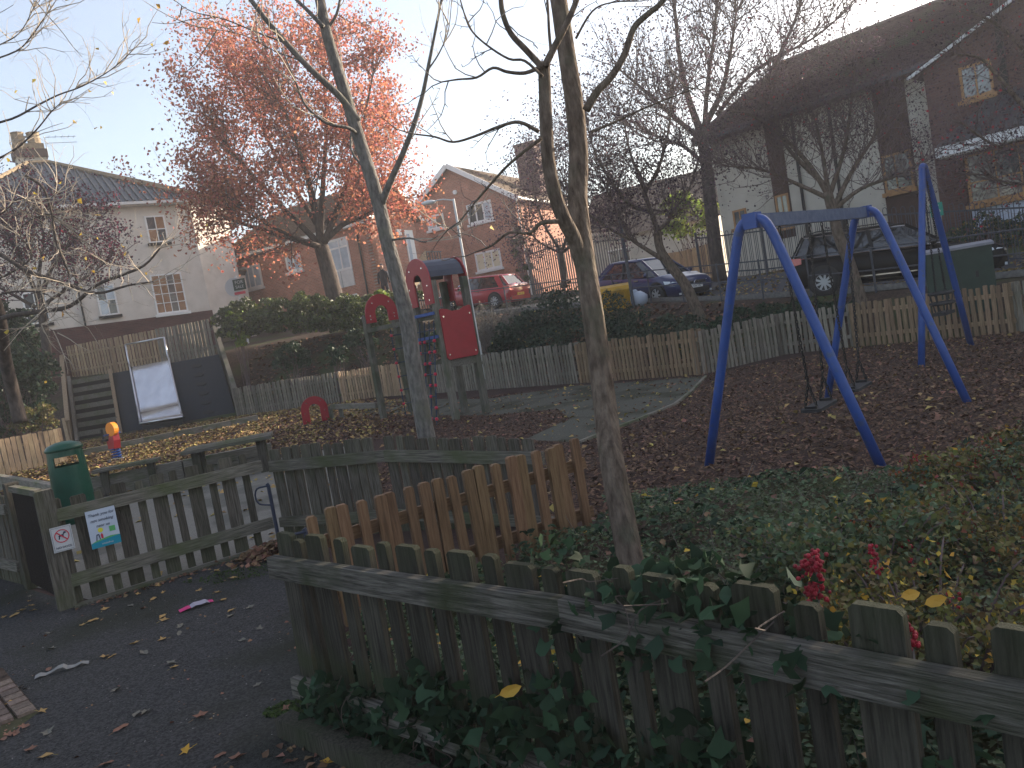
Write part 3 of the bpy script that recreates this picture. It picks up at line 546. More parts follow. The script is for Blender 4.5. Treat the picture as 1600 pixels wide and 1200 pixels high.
# outside stair up to the door
st = MB(); S.box(st, 2.5, 3.9, .1, 1.3, 5.12, 5.26); ld = st.obj('landing', M['pave'], H)
for i in range(11): st = MB(); S.box(st, 2.4-.27*(i+1), 2.4-.27*i, .12, 1.28, 5.06-.17*(i+1), 5.12-.17*i); st.obj('stair_tread', M['pave'], H)
st = MB(); st.hexa([S.p(2.5, 1.3, 5.1), S.p(-.6, 1.3, 3.2), S.p(-.6, 1.24, 3.2), S.p(2.5, 1.24, 5.1), S.p(2.5, 1.3, 6.1), S.p(-.6, 1.3, 4.2), S.p(-.6, 1.24, 4.2), S.p(2.5, 1.24, 6.1)]); st.obj('stair_balustrade', M['wood_tan_h'], H)
st = MB(); S.box(st, 2.5, 3.9, 1.26, 1.3, 6.0, 6.06)
for i in range(6): S.box(st, 2.55+.24*i, 2.59+.24*i, 1.26, 1.3, 5.26, 6.0)
st.obj('landing_railing', M['fence_metal'], H)

# --- gabled brick house
F = Fr((-4.239, 47.5), (.882, -.472)); L = 6.78; ZE = 8.75; ZA = 11.0; AX = 3.2
H = thing('gabled_brick_house', 'red brick gable fronted house with white bargeboards and brick chimney beyond the red car', 'house', F.p(3.4, 0, 3.6))
wallmesh(F, 0, L, 2.6, [(0, ZE), (AX, ZA), (L, ZE-.15)], .3, M['brick'], 'wall', H)
S = F.side(L, 0); wallmesh(S, 0, 11, 2.6, [(0, ZE-.2), (11, ZE-.2)], .3, M['brick'], 'wall', H)
window(H, F, 3.83, 5.43, 7.58, 8.68, [0, .33, .68, 1], [0, 1], WH, [M['glass'], M['glass'], GB], fw=.11, bw=.09)
window(H, F, 1.1, 2.26, 7.8, 8.62, [0, .5, 1], [0, 1], WH, [GB, M['glass']], fw=.11, bw=.09)
window(H, F, 3.84, 5.48, 4.9, 5.95, [0, .33, .68, 1], [0, 1], WH, M['glass_cream'], fw=.11, bw=.09)
m = MB(); sl1 = [F.p(-.35, .35, ZE-.2), F.p(AX, .35, ZA+.1), F.p(AX, -11, ZA+.1), F.p(-.35, -11, ZE-.2)]; sl2 = [F.p(AX, .35, ZA+.1), F.p(L+.4, .35, ZE-.38), F.p(L+.4, -11, ZE-.38), F.p(AX, -11, ZA+.1)]
m.add(sl1+sl2, [(0, 1, 2, 3), (4, 5, 6, 7)]); m.add([(x, y, z-.1) for x, y, z in sl1+sl2], [(3, 2, 1, 0), (7, 6, 5, 4)]); m.obj('roof', M['tile_brown'], H)
for i in range(1, 16):
    t = i/16; a = Vector(sl2[0])*(1-t)+Vector(sl2[1])*t; b = Vector(sl2[3])*(1-t)+Vector(sl2[2])*t; g = MB(); g.bar(a+Vector((0, 0, .02)), b+Vector((0, 0, .02)), .09, .03); g.obj('tile_course', M['tile_brown'], H)
for a, b in ((F.p(-.45, .4, ZE-.28), F.p(AX, .4, ZA+.04)), (F.p(AX, .4, ZA+.04), F.p(L+.5, .4, ZE-.46))):
    g = MB(); g.bar(a, b, .06, .26); g.obj('bargeboard', WH, H)
g = MB(); S.box(g, -.35, 11, .3, .4, ZE-.42, ZE-.3); g.obj('gutter', WH, H)
for a in (.25, .6):
    g = MB(); g.tube([S.p(a, .08, ZE-.4), S.p(a, .08, 3)], .045, 6); g.obj('downpipe', WH if a < .4 else M['tile_ridge'], H)
ck = wallmesh(Fr(F.p(5.2, -4.6, 0), F.u), 0, 1.3, 9.2, [(0, 12.1), (1.3, 12.1)], .9, M['brick_brown'], 'chimney', H)
g = MB(); Fr(F.p(5.2, -4.6, 0), F.u).box(g, -.06, 1.36, -.96, .06, 12.1, 12.25); g.obj('chimney_cap', M['brick_brown'], ck)
g = MB(); g.disc(F.p(3.3, .05, 9.55), F.n, .13, .1, 10); g.obj('wall_lamp', WH, H)

# --- the large building on the right
F = Fr((8.4, 30), (.66063, -.75071)); L = 34; AL = .35; ZE = 7.3; ZR = 9.85; RB = -4.2; RA = 1.35
H = thing('long_white_building', 'long off-white building with steep plum tiled roof and brown bays behind the bow-top fence', 'building', F.p(8, 0, 1.8))
wallmesh(F, AL, L, .2, [(AL, ZE), (L, ZE)], .3, M['render_white'], 'wall', H)
Lw = Fr(F.p(AL, 2*RB, 0), F.n); wallmesh(Lw, 0, -2*RB, .2, [(0, ZE), (-2*RB, ZE)], .3, M['render_white'], 'wall', H)
Rw = F.side(L, 0); wallmesh(Rw, 0, -2*RB, .2, [(0, ZE), (-RB, ZR), (-2*RB, ZE)], .3, M['brick_brown'], 'wall', H)
e0, e1, e2, e3 = F.p(AL-.3, .6, ZE-.2), F.p(L+.4, .6, ZE-.2), F.p(L+.4, 2*RB-.6, ZE-.2), F.p(AL-.3, 2*RB-.6, ZE-.2); q0, q1 = F.p(RA, RB, ZR), F.p(L+.4, RB, ZR)
m = MB(); m.add([e0, e1, e2, e3, q0, q1], [(0, 1, 5, 4), (3, 4, 5, 2), (0, 4, 3)]); m.add([(p_[0], p_[1], p_[2]-.16) for p_ in (e0, e1, e2, e3)]+[e0, e1, e2, e3], [(3, 2, 1, 0), (0, 1, 5, 4), (3, 0, 4, 7)]); m.obj('roof', M['tile_purple'], H)
for i in range(1, 26):
    t = i/26; g = MB(); a = Vector(e0)+(Vector(q0)-Vector(e0))*t; b = Vector(e1)+(Vector(q1)-Vector(e1))*t; g.bar(a+Vector((0, 0, .012)), b+Vector((0, 0, .012)), .12, .035); g.obj('tile_course', M['tile_purple'], H)
g = MB(); g.tube([q0, q1], .13, 6); g.tube([e0, q0], .11, 6); g.obj('ridge_tile', M['tile_purple'], H)
g = MB(); F.box(g, AL-.3, 8.3, .61, .7, ZE-.36, ZE-.24); g.obj('gutter', M['fence_metal'], H)
TI = M['timber']; GL = M['glass']
for a0, a1 in ((2.55, 3.15), (6.28, 7.26)):
    g = MB(); F.box(g, a0, a1, 0, .03, .8 if a0 > 5 else 3.0, ZE-.2); g.obj('cladding_bay', M['brown_panel'], H)
window(H, F, .86, 1.42, 3.72, 4.36, [0, .5, 1], [0, 1], TI, GL, sm=TI)
window(H, F, 6.33, 7.2, 3.72, 4.86, [0, .42, 1], [0, 1], TI, GL, sm=TI, out=.032)
window(H, F, 2.6, 3.1, 3.4, 4.5, [0, .5, 1], [0, 1], TI, M['glass_gold'], sm=TI, out=.032)
for a in (3.62, 4.9):
    g = MB(); g.tube([F.p(a, .08, ZE-.2), F.p(a, .08, 1.2)], .05, 6); g.obj('downpipe', M['black'], H)
W = Fr((13.176-.66*.35, 22.758+.75*.35), (.66063, -.75071))   # projecting brick gable wing
wallmesh(W, 0, 11, .4, [(0, 6.75), (5.5, 8.9), (11, 6.75)], 1.3, M['brick_brown'], 'wall', H)
g = MB(); g.bar(W.p(-.35, .25, 6.6), W.p(5.5, .25, 8.95), .06, .085); g.bar(W.p(5.5, .25, 8.95), W.p(11.3, .25, 6.6), .06, .085); g.obj('bargeboard', M['offwhite'], H)
m = MB(); m.add([W.p(-.4, .3, 6.66), W.p(5.5, .3, 9.04), W.p(5.5, -4, 9.04), W.p(-.4, -4, 6.66), W.p(11.4, .3, 6.66), W.p(11.4, -4, 6.66)], [(0, 1, 2, 3), (1, 4, 5, 2)]); m.obj('wing_roof', M['tile_purple'], H)
g = MB(); W.box(g, 1.9, 2.05, 0, .12, 3, 8.2); g.obj('downpipe', M['black'], H)
window(H, W, .9, 1.7, 5.6, 6.5, [0, .5, 1], [0, 1], TI, M['glass_gold'], sm=TI)
P_ = Fr((13.011, 21.282), (.66063, -.75071))   # glazed porch bay under its own tiled roof
g = MB(); P_.box(g, -.3, 8, -1.1, -.05, 1.0, 4.1); g.obj('porch_wall', M['brown_panel'], H)
m = MB(); m.add([P_.p(-.75, .5, 4.38), P_.p(8.4, .5, 4.38), P_.p(8.4, -1.15, 5.55), P_.p(.3, -1.15, 5.55), P_.p(-.75, -1.15, 4.38)], [(0, 1, 2, 3), (0, 3, 4)]); m.obj('porch_roof', M['tile_dark'], H)
for i in range(26):
    a = -.5+.33*i; t = 1 if a > .3 else max(.2, (a+.75)/1.05); g = MB(); g.tube([P_.p(a, .5, 4.41), P_.p(a, .5-1.65*t, 4.41+1.17*t)], .05, 5); g.obj('tile_row', M['tile_dark'], H)
g = MB(); P_.box(g, -.75, 8.4, .42, .5, 4.1, 4.36); g.obj('fascia', WH, H)
g = MB(); P_.box(g, -.7, 8.4, -1, .42, 4.06, 4.1); g.obj('soffit', M['offwhite'], H)
window(H, P_, -.22, 1.4, 2.72, 4.04, [0, .42, .8, 1], [0, .42, 1], TI, [M['glass'], M['glass_gold']], sm=TI)
window(H, P_, 1.6, 3.6, 2.72, 4.04, [0, .42, .8, 1], [0, .42, 1], TI, [M['glass_gold'], M['glass']], sm=TI)
g = MB(); P_.box(g, -.2, 3.6, -.02, .03, 2.05, 2.58); g.obj('spandrel_panel', M['sign_lilac'], H)

# small far house between the trees
F = Fr((5.4, 44), (.9, -.42)); H = thing('far_cottage', 'small far cottage with dark roof glimpsed between the bare trees', 'house', F.p(2, 0, 3))
wallmesh(F, 0, 7, 2, [(0, 5.4), (7, 5.4)], 6, M['render_white'], 'wall', H)
m = MB(); m.add([F.p(-.3, .3, 5.3), F.p(7.3, .3, 5.3), F.p(7.3, -3, 8.2), F.p(-.3, -3, 8.2), F.p(7.3, -6.3, 5.3), F.p(-.3, -6.3, 5.3)], [(0, 1, 2, 3), (3, 2, 4, 5)]); m.obj('roof', M['tile_brown'], H)
window(H, F, 1, 2.2, 3.6, 4.7, [0, .5, 1], [0, 1], WH, M['glass'])

# ------------------------------------------------------------------ fences
PK = {}
def picket_mesh(wd, th, h, mat, cham=.012):
    k = (round(wd, 3), round(th, 3), round(h, 2), mat.name)
    if k not in PK:
        b = MB(); b.prism([(-wd/2, 0), (wd/2, 0), (wd/2, h-cham), (wd/2-cham, h), (-wd/2+cham, h), (-wd/2, h-cham)], (0, 0, 0), (1, 0, 0), (0, 0, 1), th); PK[k] = b.mesh('picket', mat)
    return PK[k]
def rail(parent, a, b, hz, ht, th, mat, off, name='rail'):   # bar from a to b: built along its own x axis so the grain runs with it
    a, b = Vector(a), Vector(b); d = b-a; L = d.length
    g = MB(); q = .006; x = L/2; y = th/2; z = ht/2
    g.hexa([(-x, -y, -z), (x, -y, -z), (x, y, -z), (-x, y, -z), (-x, -y+q, z), (x, -y+q, z), (x, y-q, z), (-x, y-q, z)])
    o = link(name, g.mesh(name, mat), parent); n = Vector((d.y, -d.x, 0)).normalized()*off
    o.location = (a+b)/2+Vector((0, 0, hz))+n; o.rotation_euler = (0, -math.atan2(d.z, math.hypot(d.x, d.y)), math.atan2(d.y, d.x)); return o
def fence(name, label, pts, h, pat, gap, th, mv, mh, rails=((.75, .09), (.2, .09)), front=1, posts=2.4, post=(.1, .1), ph=.0, jit=.012, cat='fence', rth=.045, hj=.012, ends=True, group=None):
    pts = [Vector((p[0], p[1], p[2] if len(p) > 2 else 0)) for p in pts]
    f = thing(name, label, cat, pts[0], 0, group); i = 0
    for a, b in zip(pts, pts[1:]):
        d = b-a; L = math.hypot(d.x, d.y); u = Vector((d.x/L, d.y/L, 0)); n = Vector((u.y, -u.x, 0))   # n points to the right of travel
        if n.dot(-a) < 0: n = -n          # towards the viewer's side
        ang = math.atan2(u.y, u.x); s = 0
        while True:
            wd = pat[i % len(pat)]; 
            if s+wd > L: break
            c = a+d*((s+wd/2)/L); hh = h+rng.choice((-hj, 0, hj*.5, hj)); o = link('picket', picket_mesh(wd, th, round(hh, 2), mv), f)
            o.location = c+n*(front*-(th/2+.002)); o.rotation_euler = (rng.uniform(-jit, jit), rng.uniform(-jit, jit)*1.3, ang+rng.uniform(-jit, jit)); s += wd+(gap[i % len(gap)] if hasattr(gap, '__len__') else gap)+rng.uniform(-.005, .005); i += 1
        for hz, ht in rails:
            r = rail(f, a+Vector((0, 0, 0))+n*(front*rth/2), b+n*(front*rth/2), hz, ht, rth, mh, 0)
        if posts:
            k = max(1, round(L/posts))
            for j in range(k+1):
                if not ends and j in (0, k): continue
                c = a+d*(j/k); pm_ = picket_mesh(post[0], post[1], round(h+ph, 2), mv, .02); o = link('post', pm_, f); o.location = c-n*((th if front > 0 else rth)+post[1]/2+.004); o.rotation_euler = (0, 0, ang)
    return f
V, Hh = M['wood_dark_v'], M['wood_dark_h']
FA_, FB_, FC_ = (-1.19, 3.585), (.06, 2.41), (2.25, .02)
ff = fence('picket_fence', 'low weathered dark picket fence nearest the viewer with ivy climbing over its top rail', [FA_, FB_, FC_], .895, [.12, .062], .054, .028, M['wood_dimmed_v'], M['wood_dimmed_h'], rails=((.755, .095), (.19, .09)), posts=0, rth=.055)
sp = MB(); sp.bar((-1.27, 3.5, .045), (.0, 2.28, .05), .09, .1); sp.bar((.01, 2.27, .05), (2.2, -.1, .05), .09, .1); sp.obj('gravel_board', M['wood_dimmed_v'], ff)
OA, OB = (-1.366,4.75), (0.431,5.7)
fence('picket_fence', 'newer orange timber picket fence with paired pickets beside the ivy bed', [(*OA, -.02), (*OB, .02)], .75, [.06, .072, .072], [.055, .004, .055], .04, M['wood_new_v'], M['wood_new_h'], rails=((.56, .08), (.2, .08)), front=-1, posts=0, hj=.008, rth=.04)
GA, GB_ = (-3.78, 6.36), (-2.42, 7.34)
gt = fence('wide_gate', 'wide grey picket gate carrying the two small signs', [GA, GB_], .86, [.062, .115], .062, .024, V, Hh, rails=((.76, .1), (.22, .1)), posts=0, cat='gate', rth=.05)
for o in [c for c in gt.children if c.name.startswith('picket')]: o.location.z += .03
o = link('gate_post', picket_mesh(.135, .1, .98, V, .012), gt, (-3.83, 6.33, 0), (0, 0, math.atan2(.98, 1.36)))
g = MB(); g.bar((-3.76, 6.3, .012), (-2.4, 7.28, .012), .1, .03); g.obj('threshold_board', M['wood_dark_h'], gt)
def latch(x, y, lab):
    t = thing('gate_latch', lab, 'gate latch', (x, y, 0))
    g = MB(); g.tube([(x, y, .12), (x, y, .58), (x-.01, y, .6)], .017, 8); g.obj('bolt_bar', M['cloth_dark'] if False else M['navy'], t)
    P = [(x+.0, y-.01, .58)]+[(x-.075-.05*math.sin(a), y-.03, .5+.08*math.cos(a)) for a in np.linspace(0, math.pi, 8)]+[(x, y-.01, .4)]
    g = MB(); g.tube(P, .009, 6); g.obj('handle', M['navy'], t)
latch(*(-2.346,7.222), 'blue metal drop bolt with looped handle at the hinge end of the wide gate')
latch(*(-1.446,5), 'blue metal drop bolt standing beside the first orange picket')
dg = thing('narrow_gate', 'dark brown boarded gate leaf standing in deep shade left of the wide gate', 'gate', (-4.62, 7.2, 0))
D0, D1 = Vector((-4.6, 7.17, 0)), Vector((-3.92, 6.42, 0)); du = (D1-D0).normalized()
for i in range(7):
    c = D0+(D1-D0)*((i+.5)/7); o = link('board', picket_mesh(.142, .025, .86, M['wood_shaded']), dg, (c.x, c.y, .08), (0, 0, math.atan2(du.y, du.x)))
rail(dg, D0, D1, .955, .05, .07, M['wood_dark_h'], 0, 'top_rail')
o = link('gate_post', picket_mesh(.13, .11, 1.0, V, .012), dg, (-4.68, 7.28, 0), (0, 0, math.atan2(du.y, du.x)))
fence('picket_fence', 'weathered picket fence running off to the left of the dark gate', [(-4.8, 7.38), (-8.2, 10.4)], .87, [.12, .062], .03, .028, V, Hh, posts=1.7, post=(.11, .08), rth=.05)
fence('picket_fence', 'close boarded grey picket fence between the wide gate and the tree bed', [(-2.34, 7.4, 0), (-1.2, 7.02, -.03), (.16, 6.33, -.17)], .89, [.1, .1, .07], .022, .026, V, Hh, rails=((.73, .1), (.2, .09)), posts=1.2, post=(.11, .08), ph=.0, rth=.05, ends=False)
MV, MH = M['wood_mid_v'], M['wood_mid_h']
kw = dict(gap=.04, th=.022, posts=2.6, post=(.09, .09), rth=.04, front=-1, jit=.02, hj=.025)
pts = [(-10.3, 29.75), (-4.6, 27.0), (-2.6, 24.5)]
fence('picket_fence', 'grey green picket fence below the hedge bank, left stretch from slide to play tower', [(-10.3, 29.75), (-5.9, 27.6)], 1.06, [.068], mv=MV, mh=MH, rails=((.8, .08), (.25, .08)), **kw)
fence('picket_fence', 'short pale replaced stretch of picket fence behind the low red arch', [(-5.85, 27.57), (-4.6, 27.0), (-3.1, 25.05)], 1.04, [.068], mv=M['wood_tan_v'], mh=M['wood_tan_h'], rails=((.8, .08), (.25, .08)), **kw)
fence('picket_fence', 'long grey picket fence behind the play tower below the ivy mound', [(-3.07, 25.0), (.94, 19.85), (1.6, 19.0)], .98, [.068], mv=MV, mh=MH, rails=((.75, .08), (.25, .08)), **kw)
fence('picket_fence', 'brownish picket fence stretch below the ivy mound left of the swings', [(1.62, 18.95), (3.84, 16.15)], .93, [.072], mv=M['wood_brown_v'], mh=M['wood_brown_h'], rails=((.72, .08), (.22, .08)), **kw)
fence('picket_fence', 'grey picket fence seen through the near swing frame', [(3.86, 16.15), (6.0, 17.4), (7.1, 16.5)], .9, [.075], mv=MV, mh=MH, rails=((.7, .08), (.22, .08)), **kw)
fence('picket_fence', 'brown picket fence with a heavy end post under the green cabinet', [(7.14, 16.45), (9.0, 14.1)], .9, [.075], mv=M['wood_brown_v'], mh=M['wood_brown_h'], rails=((.7, .08), (.22, .08)), **{**kw, 'post': (.16, .14), 'posts': 3})
fence('picket_fence', 'green stained picket fence at the right edge of the play area', [(9.03, 14.07), (12.5, 12.3)], .9, [.08], mv=MV, mh=MH, rails=((.7, .08), (.22, .08)), **kw)
lp = [(-14.582,19.377), (-12.353,21.756)]
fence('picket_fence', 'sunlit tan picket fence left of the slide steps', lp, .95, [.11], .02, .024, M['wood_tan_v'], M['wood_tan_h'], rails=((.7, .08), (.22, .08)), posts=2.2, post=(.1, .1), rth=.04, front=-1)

# ------------------------------------------------------------------ timber ledge, benches, bin, signs
W_ = thing('timber_ledge', 'low weathered timber sleeper wall round the paved yard behind the gate', 'low wall', (-5.208,12.417,0))
wp = [(-14.867,21.29),(-7.566,12.904),(-7.077,13.017),(-4.246,13.699)]
for z0, z1 in ((0, .165), (.17, .34)):
    for i, (a, b) in enumerate(zip(wp, wp[1:])):
        a, b = Vector((*a, 0)), Vector((*b, 0)); k = max(1, round((b-a).length/1.8))
        for j in range(k):
            p_, q_ = a+(b-a)*(j/k), a+(b-a)*((j+.985)/k); rail(W_, p_, q_, (z0+z1)/2+rng.uniform(-.004, .004), z1-z0, .14+.004*i, MH, 0, 'sleeper')
for nm, lab, c, ln, wd, hz in (('bench', 'narrow timber bench slab on two posts in the yard nearer the bin', (-6.476,13.104), 1.0, .32, .44), ('picnic_table', 'wide timber table slab on dark legs in the yard behind the gate', (-4.619,12.715), 1.35, .8, .55)):
    t = thing(nm, lab, nm.replace('_', ' '), (*c, 0)); d = (Vector((*wp[3], 0))-Vector((*wp[2], 0))).normalized(); n = Vector((d.y, -d.x, 0)); C0 = Vector((*c, 0))
    k = 2 if wd < .5 else 4
    for i in range(k):
        o_ = n*(wd*((i+.5)/k-.5)); rail(t, C0+o_-d*ln/2, C0+o_+d*ln/2, hz, .05, wd/k-.008, M['wood_dark_h'], 0, 'plank')
    for s_ in (-.36, .36):
        for e_ in ((0,) if wd < .5 else (-.3, .3)):
            g = MB(); q = C0+d*ln*s_+n*wd*e_; g.bar(q, q+Vector((0, 0, hz-.03)), .12, .12, up=tuple(d)); g.obj('leg', M['wood_dark_v'], t)
bx, by = (-6.128,10.794)
t = thing('litter_bin', 'dark green plastic litter bin with a letterbox opening behind the gate', 'litter bin', (bx, by, 0))
def lathe(pr, n=24, sq=1.0): 
    m = MB(); 
    for r, z in pr:
        for j in range(n): a = 2*math.pi*j/n; m.v.append((bx+r*math.cos(a), by+r*sq*math.sin(a), z))
    for i in range(len(pr)-1):
        for j in range(n): j2 = (j+1) % n; m.f.append((i*n+j, i*n+j2, (i+1)*n+j2, (i+1)*n+j))
    return m
m = lathe([(.25, 0), (.262, .02), (.245, .4), (.235, .74)]); m.obj('body', M['bin_green'], t, True)
m = lathe([(.2, .4), (.2, .72)]); m.obj('liner', M['black'], t, True)
tb = MB(); n = 32   # hood ring with two openings, front and back
for (z0, z1, ra, rb_) in ((.74, .79, .235, .232), (.79, .92, .232, .222), (.92, 1.0, .222, .216)):
    for j in range(n):
        a0, a1 = 2*math.pi*j/n, 2*math.pi*(j+1)/n; am = (a0+a1)/2; 
        if z0 == .79 and (abs(math.sin(am-.52)) > .78): continue
        tb.add([(bx+ra*math.cos(a0), by+ra*math.sin(a0), z0), (bx+ra*math.cos(a1), by+ra*math.sin(a1), z0), (bx+rb_*math.cos(a1), by+rb_*math.sin(a1), z1), (bx+rb_*math.cos(a0), by+rb_*math.sin(a0), z1)], [(0, 1, 2, 3)])
tb.obj('hood', M['bin_green'], t)
m = lathe([(.216, .995), (.235, 1.0), (.235, 1.03), (.2, 1.075), (.1, 1.11), (.0, 1.12)]); m.obj('lid', M['bin_green'], t, True)

def text(parent, name, body, size, o, ux, uy, mat, align='CENTER', shear=0):
    cu = bpy.data.curves.new('lettering', 'FONT'); cu.body = body; cu.size = size; cu.align_x = align; cu.extrude = .0008; cu.shear = shear
    tmp = bpy.data.objects.new('lettering', cu); col.objects.link(tmp); bpy.context.view_layer.update()
    me = bpy.data.meshes.new_from_object(tmp.evaluated_get(bpy.context.evaluated_depsgraph_get())); bpy.data.objects.remove(tmp); me.materials.clear(); me.materials.append(mat)
    ux, uy = Vector(ux).normalized(), Vector(uy).normalized(); uz = ux.cross(uy); o = Vector(o)
    me.transform(Matrix(((ux.x, uy.x, uz.x, o.x), (ux.y, uy.y, uz.y, o.y), (ux.z, uy.z, uz.z, o.z), (0, 0, 0, 1)))); return link(name, me, parent)
gu = (Vector((*GB_, 0))-Vector((*GA, 0))).normalized(); gn = Vector((gu.y, -gu.x, 0)); UZ = Vector((0, 0, 1))
def signboard(name, label, a, z, wd, ht, mat):
    c = Vector((*GA, 0))+gu*a+gn*.066+UZ*z; t = thing(name, label, 'sign', c); g = MB(); g.prism([(-wd/2, -ht/2), (wd/2, -ht/2), (wd/2, ht/2), (-wd/2, ht/2)], c, gu, UZ, .006); g.obj('board', mat, t); return t, c+gn*.0045
def flat(parent, name, poly, o, mat, th=.0016, ux=None): g = MB(); g.prism(poly, o, ux or gu, UZ, th); return g.obj(name, mat, parent)
def ring(r0, r1, n=28): return [(r1*math.cos(a), r1*math.sin(a)) for a in np.linspace(0, 2*math.pi, n)]+[(r0*math.cos(a), r0*math.sin(a)) for a in np.linspace(2*math.pi, 0, n)]
t, c = signboard('no_dogs_sign', 'small white NO DOGS sign with red crossed circle on the gate', -.0, .575, .15, .2, M['sign_white'])
for x0, x1, y0, y1 in ((-.068, .068, .091, .0925), (-.068, .068, -.0925, -.091), (-.068, -.0665, -.091, .091), (.0665, .068, -.091, .091)): flat(t, 'border_line', [(x0, y0), (x1, y0), (x1, y1), (x0, y1)], c, M['sign_ink'])
dog = [(-.026, -.024), (-.018, -.024), (-.014, -.004), (.004, -.002), (.006, -.016), (.012, -.016), (.013, .004), (.016, .014), (.034, .02), (.034, .026), (.022, .033), (.016, .03), (.008, .014), (-.016, .01), (-.024, .002), (-.023, -.008)]
flat(t, 'dog_figure', [(x*1.0, y+.022) for x, y in dog], c, M['sign_ink'])
flat(t, 'prohibition_ring', [(x, y+.022) for x, y in ring(.046, .053)], c+gn*.001, M['sign_red'])
flat(t, 'prohibition_bar', [(x, y+.022) for x, y in ((-.037, .031), (-.031, .037), (.037, -.031), (.031, -.037))], c+gn*.002, M['sign_red'])
text(t, 'lettering', 'NO DOGS', .024, c-UZ*.075+gn*.0008, gu, UZ, M['sign_ink'])
t, c = signboard('drawing_sign', 'pale blue sign with handwritten words, child drawing and teal strip on the gate', .3, .58, .22, .31, M['sign_lilac'])
flat(t, 'teal_strip', [(-.11, -.155), (.11, -.155), (.11, -.085), (.06, -.09), (-.03, -.1), (-.11, -.112)], c, M['sign_teal'])
flat(t, 'green_hill', [(-.11, -.112), (-.03, -.1), (.06, -.09), (.11, -.085), (.04, -.078), (-.04, -.09), (-.08, -.1)], c+gn*.0005, M['sign_green'])
for tx, y in (('Thank you for', .105), ('not smoking', .058), ('near us', .012)): text(t, 'lettering', tx, .034, c+UZ*y+gn*.0008, gu, UZ, M['sign_ink'], shear=.25)
flat(t, 'sun_drawing', [(x-.025, y-.015) for x, y in ring(.0005, .02, 12)], c, M['sign_yellow']); flat(t, 'red_figure', [(-.028, -.085), (-.012, -.085), (-.014, -.05), (-.022, -.042), (-.03, -.055)], c, M['sign_red'])
flat(t, 'slide_drawing', [(-.07, -.1), (-.062, -.1), (-.056, -.055), (-.046, -.052), (-.04, -.1), (-.033, -.1), (-.04, -.045), (-.06, -.045)], c, M['sign_ink']); flat(t, 'green_square', [(.04, -.045), (.085, -.045), (.085, -.002), (.04, -.002)], c, M['sign_green'])
text(t, 'lettering', 'smokefree', .02, c+gu*.01-UZ*.135+gn*.0008, gu, UZ, M['sign_white'])

# ------------------------------------------------------------------ slide on its bank
SF = Fr((-17.4, 31.7), (.977, -.21)); SF.n = Vector((.41, -.912, 0)); ST, SB = 2.45, -2.2
def sp_(a, t, dz=0): return SF.p(a, SB*t, ST*t+dz)
B_ = thing('rubber_bank', 'steep black rubber matted bank with footholds either side of the slide', 'play bank', SF.p(5, -1, 0))
g = MB(); g.hexa([SF.p(2.1, 0, 0), SF.p(7.05, 0, 0), SF.p(7.05, -3.4, 0), SF.p(2.1, -3.4, 0), SF.p(2.1, SB, ST), SF.p(7.05, SB, ST), SF.p(7.05, -3.4, ST), SF.p(2.1, -3.4, ST)]); g.obj('matting', M['mat'], B_)
for i in range(6):
    t = .12+.15*i; c = Vector(sp_(5.95, t)); d = (Vector(sp_(0, 1))-Vector(sp_(0, 0))).normalized(); g = MB(); g.prism([(.24*math.cos(a), .1*math.sin(a)) for a in np.linspace(0, 2*math.pi, 13)[:-1]], c, SF.u, d, .07); g.obj('foothold', M['black'], B_)
S_ = thing('timber_steps', 'dark timber steps between two stringers left of the slide', 'steps', SF.p(1, 0, 0))
for i in range(7):
    z1 = ST*(i+1)/7; b0 = SB*i/7; g = MB(); SF.box(g, .12, 1.95, b0-1.2, b0-.13, z1-.36, z1-.03); g.obj('tread', M['wood_shaded'], S_)
    g = MB(); SF.box(g, .1, 1.96, b0-.12, b0+.03, z1-.19, z1); g.obj('riser', M['wood_dark_h'], S_)
for a in (0, 2.0):
    g = MB(); g.bar(SF.p(a, .1, -.05), SF.p(a, SB, ST+.1), .13, .3); g.obj('stringer', M['wood_tan_v'] if a else MV, S_)
S_ = thing('wide_slide', 'wide polished steel slide with tubular top frame on the rubber bank', 'slide', SF.p(3.9, 0, 0))
N_ = 14; A0, A1 = 2.98, 4.76; prof = [(.62, .3), (.4, .3), (.2, .33), (.0, .45), (-.25, .72)]+[(SB*t-.02, ST*t+.12) for t in np.linspace(.25, 1.0, 9)]+[(SB-.35, ST+.13)]
g = MB(); g.v = [SF.p(A0, b, z) for b, z in prof]+[SF.p(A1, b, z) for b, z in prof]; k = len(prof); g.f = [(i, k+i, k+i+1, i+1) for i in range(k-1)]; g.obj('chute', M['silver'], S_, True)
for a in (A0-.03, A1+.03):
    g = MB(); g.tube([SF.p(a, b, z+.1) for b, z in prof]+[SF.p(a, SB-.4, ST+.45), SF.p(a, SB-.4, ST+1.08)], .036, 8); g.obj('side_rail', M['silver_rail'], S_, True)
    g = MB(); g.v = [SF.p(a, b, z+.12) for b, z in prof]+[SF.p(a, b, z-.06) for b, z in prof]; g.f = [(i, i+1, k+i+1, k+i) for i in range(k-1)]; g.obj('side_cheek', M['silver_rail'], S_)
g = MB(); g.tube([SF.p(A0-.05, SB-.4, ST+1.08), SF.p(A1+.05, SB-.4, ST+1.08)], .036, 8); g.obj('top_bar', M['silver_rail'], S_, True)
g = MB(); g.tube([SF.p(A0-.05, .64, .32), SF.p(A1+.05, .64, .32)], .05, 8); g.obj('front_lip', M['silver_rail'], S_, True)
g = MB(); SF.box(g, A0+.02, A1-.02, -.1, .55, 0, .24); g.obj('runout_support', M['black'], S_)
